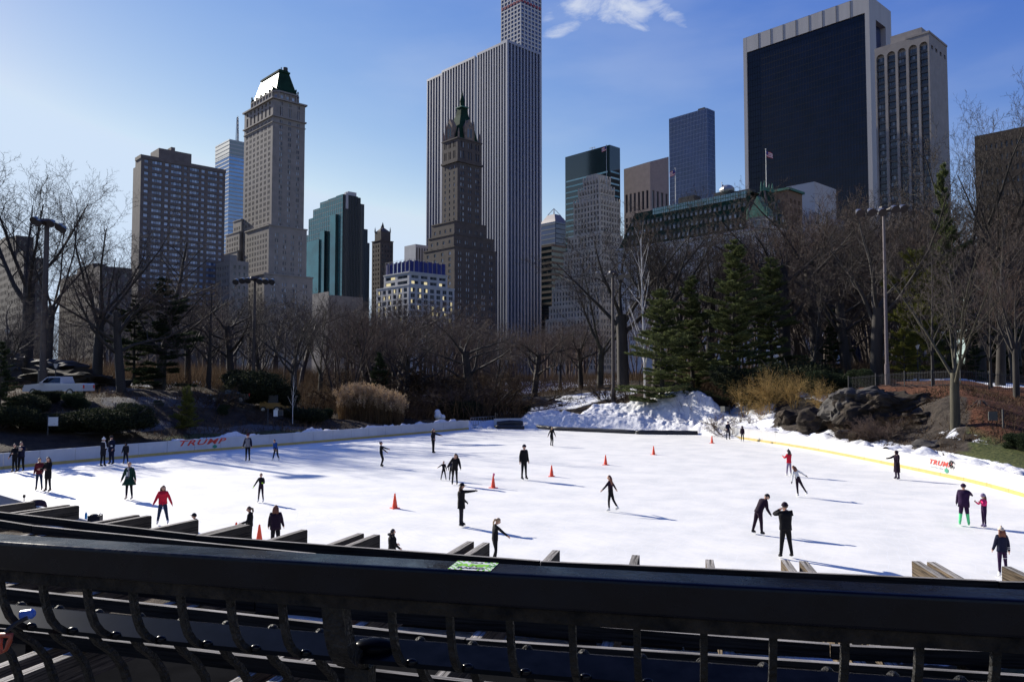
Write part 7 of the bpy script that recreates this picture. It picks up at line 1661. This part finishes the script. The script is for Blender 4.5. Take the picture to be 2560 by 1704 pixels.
up = (150, 12, 0)
S = lambda **k: k
# far left pair in the shade
person(36, 1181, 1112, 'person in dark clothes standing left of a second person at the far left boards', 170, top='black', hair='dark', coat=.03, arms=((30,10,60),(10,10,20)))
person(52, 1178, 1107, 'person in black holding a pale bundle at the far left boards', 190, top='navy', coat=.06, bulk=1.1, arms=((40,8,85),(40,8,85)), extra=lambda t, J, h, r, hc, Hd, Tr: MBball(t, J['chest']+Vector((0, r*2.2, 0)), .13, 'pale_bundle', 'beige'))
def MBball(t, c, r_, nm, col): mb = MB(); mb.ball(c, r_, 10, 7, (1.3,.8,.9)); mb.build(nm, cloth(col, C[col]), t, smooth=True)
person(97, 1226, 1148, 'person in a maroon jacket and jeans close beside a taller companion at left', 200, top='maroon', pants='jean', hair='brown', coat=.03, arms=((20,8,30),(15,6,20)))
person(119, 1229, 1146, 'person in a long black coat with dark long hair in the shade at left', 165, top='black', hair='dark', hairs='long', coat=.16, arms=((20,8,70),(20,12,70)), boots='brown')
person(257, 1166, 1097, 'woman in a fluffy white hat and scarf facing a tall companion', 250, top='charcoal', coat=.14, hat='pom', hatc='white', hair='brown', arms=((45,8,50),(35,8,50)), gloves='white', extra=scarf('white'))
person(278, 1161, 1092, 'tall person in a navy parka between the woman in white hat and a child', 160, top='navy', pants='navy', coat=.10, bulk=1.15, hat='beanie', hatc='charcoal', arms=((8,14,30),(8,14,10)))
person(314, 1159, 1108, 'child in a dark snowsuit standing alone by the left boards', 180, top='charcoal', pants='navy', coat=.03, bulk=1.15, hat='hood', hatc='charcoal', legs=((0,7,4),(0,7,4)))
person(322, 1249, 1159, 'woman in a long flared green coat over a white sweater', 180, top='green', pants='black', coat=.15, flare=.26, hair='blond', arms=((4,18,8),(4,18,8)), boots='beige', extra=white_top, bulk=1.05)
person(406, 1311, 1217, 'girl in a bright red jacket with her feet apart', 195, top='red', pants='jean', boots='white', coat=.01, bulk=1.1, hair='brown', hairs='long', arms=((5,24,8),(5,22,35)), legs=((3,11,3),(3,9,3)), gloves='red', head=(8,-20))
person(619, 1153, 1087, 'person in a grey vest and maroon hat gliding near the left boards', 185, top='navy', coatc='grey', pants='black', coat=.02, hat='pom', hatc='maroon', arms=((12,14,10),(12,14,10)), legs=((5,3,5),(-4,3,5)))
person(690, 1151, 1098, 'child in a blue jacket skating with a wide stride near the left boards', 160, top='blue', pants='black', boots='white', hair='dark', hairs='short', lean=18, arms=((38,20,10),(-10,15,10)), legs=((14,18,22),(5,14,4)))
person(652, 1256, 1180, 'girl in black with bright lime gloves skating toward the camera', 180, top='black', pants='plum', boots='white', gloves='lime', hair='brown', hairs='bun', arms=((20,14,80),(2,30,12)), legs=((2,4,10),(0,6,4)), H=1.42)
person(624, 1372, 1271, 'girl with a long brown ponytail seen from the side behind the timber slats', 100, top='black', pants='black', boots='white', hair='brown', hairs='pony', arms=((15,10,60),(8,8,30)), legs=((8,2,10),(-2,2,4)), coat=.01, bulk=.9, head=(8,0))
person(688, 1378, 1269, 'person in a bulky maroon-black parka with long dark hair seen from behind', 10, top='plum', pants='black', coat=.07, bulk=1.22, hair='auburn', hairs='long', arms=((8,12,20),(8,12,20)))
person(485, 1382, 1288, 'person in a dark cap hidden behind the timber beam at left', 90, top='black', pants='black', coat=.05, hat='cap', hatc='charcoal', arms=((10,8,20),(10,8,20)), bulk=1.1)
person(953, 1167, 1106, 'young skater in black gliding with arms stretched to the right', 275, top='black', pants='black', boots='charcoal', hair='brown', hairs='bun', lean=-4, arms=((62,10,5),(40,12,10)), legs=((20,2,38),(16,3,34)))
person(1083, 1133, 1074, 'woman in a dark jacket with an arm stretched to the right near the back left', 250, top='charcoal', pants='black', coat=.03, hair='brown', hairs='long', arms=((70,20,4),(-8,18,70)), legs=((0,3,3),(2,2,3)))
person(1109, 1200, 1154, 'small child in black holding hands with a woman', 190, top='black', pants='black', boots='charcoal', hair='brown', arms=((10,10,20),(30,60,5)), legs=((0,10,3),(4,12,3)))
person(1128, 1201, 1152, 'small child half hidden behind the long-haired woman', 180, top='navy', pants='black', boots='charcoal', hair='brown', arms=((20,40,10),(10,10,20)), legs=((0,5,4),(0,5,4)))
person(1137, 1212, 1135, 'long-haired woman in a black coat leaning over the two children', 180, top='black', pants='black', boots='charcoal', gloves='black', coat=.09, hair='dark', hairs='long', lean=10, side=-6, arms=((35,25,10),(-2,28,6)), legs=((3,3,6),(0,4,4)), head=(15,20))
person(1310, 1199, 1115, 'man in a dark jacket and knit cap standing sideways in the middle of the ice', 215, top='black', pants='black', boots='black', coat=.04, bulk=1.05, hat='beanie', hatc='navy', arms=((2,8,10),(-6,10,14)), legs=((2,3,2),(0,3,2)))
person(1379, 1115, 1068, 'blond girl in black skating in front of the black barriers', 330, top='black', pants='black', boots='black', hair='blond', hairs='pony', lean=8, arms=((-20,14,10),(28,12,10)), legs=((24,6,30),(-6,10,24)))
person(1153, 1316, 1213, 'woman in a long black puffer and cap pointing to the right', 275, top='black', pants='charcoal', boots='black', gloves='black', coat=.13, bulk=1.1, hair='brown', hairs='vlong', hat='cap', hatc='black', stripe='puffer', arms=((4,8,40),(92,0,3)), legs=((3,2,2),(-2,3,2)))
person(1237, 1412, 1300, 'blond child in black with a round white hip badge, arm out to the right', 290, top='black', pants='black', boots='white', hair='blond', hairs='pony', lean=4, arms=((10,8,10),(52,8,2)), legs=((12,3,30),(2,2,10)), head=(22,0), extra=patch('white'))
person(980, 1432, 1328, 'person with a dark hood collar seen from behind over the timber slats', 300, top='black', pants='black', coat=.08, bulk=1.15, hair='dark', hairs='short', hat='furhood', hatc='charcoal', arms=((12,8,60),(10,8,40)))
person(1527, 1278, 1192, 'girl with very long auburn hair gliding with both arms spread', 60, top='plum', pants='black', boots='white', hair='auburn', hairs='vlong', lean=4, arms=((20,48,8),(-12,38,4)), legs=((8,4,12),(-14,5,18)), coat=0)
person(1820, 1099, 1055, 'taller of the two distant people by the right boards, in navy', 190, top='navy', pants='navy', coat=.03, hat='beanie', hatc='plum', legs=((0,6,2),(0,5,2)), arms=((10,14,50),(10,14,50)))
person(1856, 1104, 1066, 'smaller of the two distant people by the right boards, hooded', 150, top='plum', pants='black', boots='white', coat=.02, hat='hood', hatc='plum', arms=((5,10,10),(0,8,10)))
person(1973, 1190, 1127, 'girl in a red coat and pointed purple hat', 20, top='red', pants='lilac', boots='white', coat=.04, hat='pom', hatc='purple', hair='dark', hairs='long', arms=((35,12,80),(35,12,80)), legs=((6,5,4),(0,5,3)))
person(1996, 1242, 1157, 'girl in a white sweater leaning forward with one leg lifted behind', 20, top='white', pants='plum', boots='white', gloves='plum', hair='auburn', hairs='long', lean=12, side=-14, arms=((14,20,6),(-18,38,4)), legs=((2,-4,4),(-10,26,8)), H=1.62)
person(1897, 1336, 1250, 'person bending forward in a short dark jacket with hands together', 290, top='plum', pants='plum', boots='black', gloves='black', coat=.01, bulk=1.1, hat='beanie', hatc='charcoal', lean=34, side=0, arms=((20,10,30),(30,12,35)), legs=((-8,9,4),(6,5,8)), head=(5,30), H=1.68)
person(1965, 1396, 1263, 'man in black with raised hands, seen from behind in the right foreground', 5, top='black', coatc='black', pants='black', boots='black', gloves=None, coat=.03, bulk=1.15, hat='beanie', hatc='plum', arms=((62,55,120),(62,55,120)), legs=((2,6,3),(4,9,6)), hair='dark')
person(2243, 1198, 1125, 'person in an ankle-length purple-black puffer coat near the right boards', 100, top='plum', pants='purple', boots='purple', gloves='black', coat=.30, bulk=1.12, flare=.03, stripe='puffer', hat='hood', hatc='plum', arms=((10,10,20),(62,12,20)), H=1.72)
person(2411, 1315, 1214, 'person in a dark parka with bright green leg warmers reaching to a child', 330, top='purple', pants='purple', boots='mint', gloves='black', warm='mint', coat=.09, bulk=1.25, hat='beanie', hatc='purple', arms=((8,10,20),(62,35,6)), legs=((0,6,3),(2,6,5)))
person(2461, 1318, 1230, 'child in a pink vest and grey helmet facing the parka', 100, top='pink', pants='purple', boots='lilac', hat='helmet', hatc='lilac', hair='brown', hairs='long', arms=((30,10,95),(30,10,95)), legs=((4,2,6),(0,2,4)), H=1.35)
person(2507, 1442, 1328, 'girl in a beige knit hat with long auburn hair seen from behind at right', 350, top='navy', pants='purple', boots='white', coat=.03, hair='auburn', hairs='vlong', hat='pom', hatc='beige', arms=((8,10,20),(2,12,14)), legs=((-8,5,3),(2,4,3)), extra=stripes, H=1.5)
bpy.context.view_layer.update(); _dg = bpy.context.evaluated_depsgraph_get()
for P_ in PEOPLE: finish_person(P_, _dg)
# ============================================================ foreground: railing and timber pergola below it
RR = 35.38
rail_m = mat('black_gloss_paint', (.002,.0025,.005), .26, spec=.2, var=.35, scale=7, rvar=.12, bump=.03, bscale=40)
low_m = mat('black_satin_paint', (.002,.0025,.005), .22, spec=.035, var=.5, scale=14)
under_m = mat('worn_underside', (.006,.005,.004), .85, spec=.2, var=.6, scale=14, col2=(.030,.023,.015), bump=.5, bscale=30)
bar_m = mat('worn_black_bar', (.004,.004,.004), .5, spec=.2, var=.5, scale=25, col2=(.022,.02,.018), bump=.6, bscale=60)
EZ = CAMZ
fence_t = thing('terrace_railing', 'heavy black painted railing with curved bars across the whole foreground', 'railing', pol(RR, -12.6, 0))
org = fence_t.location.copy()
def arc_bar(prof, phi0, phi1, n_, smooth=False):
    """sweep a closed profile [(o, z)] along the terrace arc; o = outward offset from the rail line"""
    mb = MB(); k = len(prof)
    for i in range(n_+1):
        ph = phi0+(phi1-phi0)*i/n_
        for o_, z in prof: mb.v.append(tuple(pol(RR-o_, ph, EZ+z)-org))
    for i in range(n_):
        for j in range(k): mb.f.append((i*k+j, i*k+(j+1) % k, (i+1)*k+(j+1) % k, (i+1)*k+j)); mb.m.append(0)
    mb.f.append(tuple(range(k))); mb.m.append(0); mb.f.append(tuple(n_*k+j for j in reversed(range(k)))); mb.m.append(0); return mb
def rounded(o0, o1, z0, z1, r_):
    pts = []
    for cx, cz, a0 in ((o1-r_, z1-r_, 0), (o0+r_, z1-r_, 90), (o0+r_, z0+r_, 180), (o1-r_, z0+r_, 270)):
        for a in (0, 30, 60, 90): pts.append((cx+r_*math.cos(R(a0+a)), cz+r_*math.sin(R(a0+a))))
    return pts
PH0, PH1 = -21, -5
arc_bar(rounded(-.055, .055, -.588, -.50, .010), PH0, PH1, 120).build('top_rail', rail_m, fence_t, smooth=False)
arc_bar([(-.045,-.622),(.045,-.622),(.045,-.588),(-.045,-.588)], PH0, PH1, 120).build('rail_underplate', under_m, fence_t)
arc_bar([(.100,-.818),(.103,-.806),(.215,-.781),(.228,-.783),(.232,-.795),(.215,-.818)], PH0, PH1, 120).build('lower_rail', low_m, fence_t)
def phi_of(px, o_=0.0, z=-.6):
    best, bp_ = 1e9, 0
    lo, hi = -24, -2
    for _ in range(40):
        m_ = (lo+hi)/2; p = pol(RR-o_, m_, EZ+z)
        if proj(p)[0] < px: lo = m_
        else: hi = m_
    return lo
step_ = math.degrees(.1655/RR); ph_post = phi_of(838)
def sweep_flat(path, ph, wid, thick):
    """square bar following path [(o, z)] at angle ph"""
    mb = MB(); tg = Vector((math.cos(R(ph)), math.sin(R(ph)), 0)); rings = []
    for i, (o_, z) in enumerate(path):
        a, c_ = path[max(0, i-1)], path[min(len(path)-1, i+1)]; d = Vector((c_[0]-a[0], c_[1]-a[1])).normalized(); nrm = (-d.y, d.x); p = pol(RR-o_, ph, EZ+z)-org
        out = Vector((-math.sin(R(ph)), math.cos(R(ph)), 0)); nv = out*nrm[0]+Vector((0,0,nrm[1]))
        rings.append([p+tg*(sx*wid/2)+nv*(sy*thick/2) for sx, sy in ((-1,-1),(1,-1),(1,1),(-1,1))])
    mb.v = [tuple(q) for r_ in rings for q in r_]
    for i in range(len(rings)-1):
        for j in range(4): mb.f.append((i*4+j, i*4+(j+1) % 4, (i+1)*4+(j+1) % 4, (i+1)*4+j)); mb.m.append(0)
    mb.f += [(3,2,1,0), tuple(len(mb.v)-4+j for j in range(4))]; mb.m += [0, 0]; return mb
Jp = [(0,-.60),(.006,-.64),(.014,-.68),(.026,-.72),(.042,-.755),(.064,-.782),(.092,-.803),(.125,-.819),(.16,-.826)]
Cp = [(.17,-.815),(.22,-.88),(.28,-.93),(.335,-1.0),(.37,-1.09),(.385,-1.2),(.38,-1.32),(.355,-1.45),(.32,-1.58)]
k = 0
for i in range(-18, 24):
    ph = ph_post+i*step_
    if not PH0 < ph < PH1: continue
    if i % 13 == 0:
        sweep_flat([(o_*1.05, z) for o_, z in Jp], ph, .062, .05).build('support_post', bar_m, fence_t)
        sweep_flat([(.17,-.85),(.18,-1.1),(.18,-1.62)], ph, .075, .055).build('support_leg', bar_m, fence_t)
        mb = MB(); c_ = pol(RR-.16, ph+.08, EZ-.79)-org; mb.ball(c_, .045, 14, 8, (1.5,.9,.6)); mb.build('gusset', low_m, fence_t, smooth=True)
        continue
    b_ = sweep_flat(Jp, ph, .0185, .018); b_.build('curved_bar', bar_m, fence_t)
    mb = MB(); mb.ball(pol(RR-.105, ph+.035, EZ-.803)-org, .010, 10, 6, (1.7,1,1)); mb.build('weld_knob', rail_m, fence_t, smooth=True)
    mb = MB(); mb.ball(pol(RR-.235, ph, EZ-.795)-org, .019, 10, 6, (1,1,1.1)); mb.build('bar_end', bar_m, fence_t, smooth=True)
    sweep_flat(Cp, ph+.1*step_, .024, .018).build('lower_bar', bar_m, fence_t)
# sticker on the rail
pc = phi_of(1184, 0, -.5); st = thing('radio_sticker', 'green and white chequered radio station sticker on top of the railing', 'sticker', pol(RR, pc, EZ-.4985), R(pc))
def sq(mb, x0, y0, x1, y1, z=0.0): mb.quad((x0,y0,z),(x1,y0,z),(x1,y1,z),(x0,y1,z))
mb = MB(); sq(mb, -.058, -.046, .058, .046); mb.build('backing', mat('sticker_white', (.7,.72,.68), .35), st)
mb = MB(); md_ = MB(); cw = .116/15; ch_ = .092/9
for i in range(15):
    for j in range(9):
        edge = i < 3 or i > 11 or ((j < 1 or j > 7) and (i < 5 or i > 9)); 
        if not edge: continue
        (mb if (i+j) % 2 == 0 else md_ if (i*j) % 3 == 1 else MB()).quad(*[(-.058+cw*(i+a), -.046+ch_*(j+c_), .0004) for a, c_ in ((.08,.08),(.92,.08),(.92,.92),(.08,.92))])
mb.build('green_check', mat('sticker_green', (.22,.55,.03), .35), st, kind='stuff'); md_.build('dark_check', mat('sticker_teal', (.02,.10,.09), .35), st, kind='stuff')
def flat_text(s, size, cx, cy, m, bold=.0, sx=1.0, nm='lettering'):
    me_ = text_mesh(s, size, 0, bold, 0); me_.materials.append(m); link(nm, me_, st, loc=(cx, cy, .0008), scale=(sx, 1, 1))
ink = mat('ink_black', (.01,.008,.015), .4)
flat_text('92.3', .017, 0, .026, ink, .0006, 1.2); mb = MB(); sq(mb, -.040, -.014, .040, .023, .0005); mb.build('lettering_panel', mat('sticker_light', (.55,.65,.5), .35), st)
flat_text('AMP', .038, 0, -.011, mat('sticker_green', (.2,.5,.03), .35), .0022, 1.05); flat_text('RADIO', .019, 0, -.034, ink, .0012, 1.25)
mb = MB(); sq(mb, -.040, -.010, -.035, .02, .0009); sq(mb, .035, -.010, .040, .02, .0009); mb.build('side_bar', MATS['sticker_green'], st, kind='stuff')
# orange clip and blue cap hanging on the left bars
ph = phi_of(62, .09, -.8); p = pol(RR-.09, ph, EZ-.765); t = thing('blue_cap', 'round blue plastic cap stuck on the lower rail at the left edge', 'cap', p); mb = MB(); mb.tube([(-.012,0,0),(.022,.0,.004)], [.015,.016], 14); mb.tube([(.022,0,.004),(.03,0,.004)], [.016,.010], 14); mb.build('cap_body', mat('cap_blue', (.06,.16,.55), .3), t)
ph = phi_of(26, .02, -.83); p = pol(RR-.0, ph, EZ-.80); t = thing('orange_hook', 'orange plastic hook hanging from the lower rail at the left edge', 'hook', p)
mb = MB(); mb.tube([(-.015,0,.0),(.02,0,.0),(.014,0,-.02),(.004,0,-.045),(-.01,0,-.055),(-.015,0,-.03),(-.015,0,.0)], [.008,.009,.008,.006,.005,.007,.008], 7); mb.build('hook_body', mat('hook_orange', (.30,.05,.02), .45), t, smooth=True)
mb = MB(); mb.tube([(.0,0,.01),(.02,.02,.03),(.05,.03,.045)], .007, 6); mb.build('strap', M_black, t)

# ---- timber pergola
timber = mat('weathered_timber', (.085,.07,.06), .85, var=.45, scale=5, col2=(.21,.185,.16), stretch=(14,14,14), bump=.5, bscale=4, objrand=True)
def wood(name, dark, light):
    m, n, l, b = _new(name); tc = n.new('ShaderNodeTexCoord'); mp = n.new('ShaderNodeMapping'); mp.inputs['Scale'].default_value = (1.2, 34, 34); l.new(tc.outputs['Object'], mp.inputs[0])
    z = n.new('ShaderNodeTexNoise'); z.inputs['Scale'].default_value = 1.6; z.inputs['Detail'].default_value = 8; z.inputs['Roughness'].default_value = .7; l.new(mp.outputs[0], z.inputs['Vector'])
    r = n.new('ShaderNodeValToRGB'); r.color_ramp.elements[0].position = .38; r.color_ramp.elements[1].position = .62; r.color_ramp.elements[0].color = (*dark, 1); r.color_ramp.elements[1].color = (*light, 1); l.new(z.outputs['Fac'], r.inputs[0])
    oi = n.new('ShaderNodeObjectInfo'); hv = n.new('ShaderNodeHueSaturation'); mr = n.new('ShaderNodeMapRange'); mr.inputs['To Min'].default_value = .75; mr.inputs['To Max'].default_value = 1.25; l.new(oi.outputs['Random'], mr.inputs[0]); l.new(mr.outputs[0], hv.inputs['Value']); l.new(r.outputs[0], hv.inputs['Color']); l.new(hv.outputs[0], b.inputs['Base Color'])
    bp = n.new('ShaderNodeBump'); bp.inputs['Strength'].default_value = .9; bp.inputs['Distance'].default_value = .006; l.new(z.outputs['Fac'], bp.inputs['Height']); l.new(bp.outputs[0], b.inputs['Normal']); b.inputs['Roughness'].default_value = .85; b.inputs['Specular IOR Level'].default_value = .12; return m
worn_lit = wood('worn_lit_timber_top', (.03,.026,.022), (.42,.39,.34)); timber = [wood('weathered_timber', (.016,.012,.009), (.17,.13,.09)), worn_lit]; slatm = [wood('dark_timber', (.003,.003,.003), (.022,.020,.018)), wood('worn_lit_slat_top', (.07,.065,.06), (.36,.34,.31))]  # worn tops also lightened as if sunlit, sides darkened as if in shade
perg = thing('timber_pergola', 'weathered timber pergola of paired beams and curved slats below the railing', 'pergola', pol(31, -8, 0))
po = perg.location.copy()
def beam_obj(name, A, B, w, h, m, bev=.0):
    """beam with its own local x along its length, so the grain follows it; ends slightly chamfered"""
    A, B = Vector(A), Vector(B); L_ = (B-A).length; d = (B-A).normalized(); mb = MB(); c = bev
    secs = [(0, 1), (L_, 1)] if not c else [(0, .86), (c, 1), (L_-c, 1), (L_, .86)]
    for x, s in secs:
        for i, j in ((-1,-1),(1,-1),(1,1),(-1,1)): mb.v.append((x, i*w/2*s, j*h/2*s))
    for i in range(len(secs)-1):
        for j in range(4): mb.f.append((i*4+j, i*4+(j+1) % 4, (i+1)*4+(j+1) % 4, (i+1)*4+j)); mb.m.append(0)
    mb.f += [(3,2,1,0), tuple(len(mb.v)-4+j for j in range(4))]; mb.m += [0, 0]
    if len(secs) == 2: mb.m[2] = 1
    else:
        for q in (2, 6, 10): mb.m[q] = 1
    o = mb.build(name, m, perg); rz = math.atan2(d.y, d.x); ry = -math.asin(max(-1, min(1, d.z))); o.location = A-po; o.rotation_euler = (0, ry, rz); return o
ZR = EZ-1.75          # top of the rafters
ends = [(85,1251),(173,1259),(195,1261),(345.5,1284),(375,1286),(492,1296),(611,1307),(622,1309),(763,1321),(904,1330),(944,1333),(1178,1350),(1217,1353),(1391.6,1372),(1590,1384),(1773,1395),(1961,1396),(2007,1399),(2288,1399),(2326,1401),(2513,1412),(2700,1418),(2745,1420)]
for i, (px, py) in enumerate([(-60,1238),(-150,1232)]+ends):
    E = gnd(px, py, ZR); E.z = ZR-.10; cvec = Vector((CEN[0]-E.x, CEN[1]-E.y, 0)).normalized()
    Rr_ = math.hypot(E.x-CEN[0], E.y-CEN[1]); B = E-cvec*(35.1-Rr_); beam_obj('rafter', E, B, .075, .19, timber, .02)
slat_R = [30.3, 30.74, 31.22, 31.68, 32.13, 32.53, 33.22]
for j, rr_ in enumerate(slat_R):
    ph = -36+((j*37) % 11)*.8; seg_ = 7.2
    while ph < 12:
        if j == 1: rr_ = 30.62 if ph < -17 else 30.95
        A, B = pol(rr_, ph, ZR+.0425), pol(rr_, ph+seg_, ZR+.0425); off = .022*((j+int(ph)) % 3-1)
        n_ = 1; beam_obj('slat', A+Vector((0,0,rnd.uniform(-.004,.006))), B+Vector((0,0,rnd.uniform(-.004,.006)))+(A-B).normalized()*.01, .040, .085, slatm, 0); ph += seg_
for ph in (-30, -24.5, -19, -13.5, -8, -2.5, 3):
    for rr_ in (30.9, 34.6):
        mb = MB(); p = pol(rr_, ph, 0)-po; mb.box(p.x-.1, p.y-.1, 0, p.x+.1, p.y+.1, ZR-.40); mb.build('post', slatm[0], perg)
for rr_ in (30.9, 34.6):
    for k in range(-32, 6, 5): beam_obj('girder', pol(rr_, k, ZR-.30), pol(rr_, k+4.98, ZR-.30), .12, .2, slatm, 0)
# ---- a few things on the floor below
p = pol(33.2, -21.5, 0); t = thing('round_table', 'round white table top glimpsed under the pergola at lower left', 'table', (p.x+.4, p.y-.3, 0)); mb = MB(); mb.tube([(0,0,.72),(0,0,.75)], [.55,.55], 28); mb.build('tabletop', mat('table_white', (.6,.6,.58), .4), t); mb = MB(); mb.tube([(0,0,0),(0,0,.72)], [.04,.04], 10); mb.tube([(0,0,0),(0,0,.03)], [.28,.28], 16); mb.build('pedestal', tar, t)
for k, (ph, rr_) in enumerate(((-17.5, 30.8), (-14.5, 29.6), (-10.5, 30.4), (-18.5, 28.5))):
    p = pol(rr_, ph, 0); t = thing('slatted_bench', ['slatted bench under the pergola in striped light', 'second slatted bench nearer the boards', 'slatted bench under the pergola at the centre', 'slatted bench at far left under the pergola'][k], 'bench', p, R(ph+90*(k % 2)+15), 'benches below the pergola')
    for q in range(5): mb = MB(); mb.box(-.9, -.22+.1*q, .42, .9, -.14+.1*q, .45); mb.build('slat', MATS['table_white'] if k != 1 else rock_l, t)
    for q in (-.7, .7): mb = MB(); mb.box(q-.04, -.2, 0, q+.04, .24, .42); mb.build('leg', tar, t)
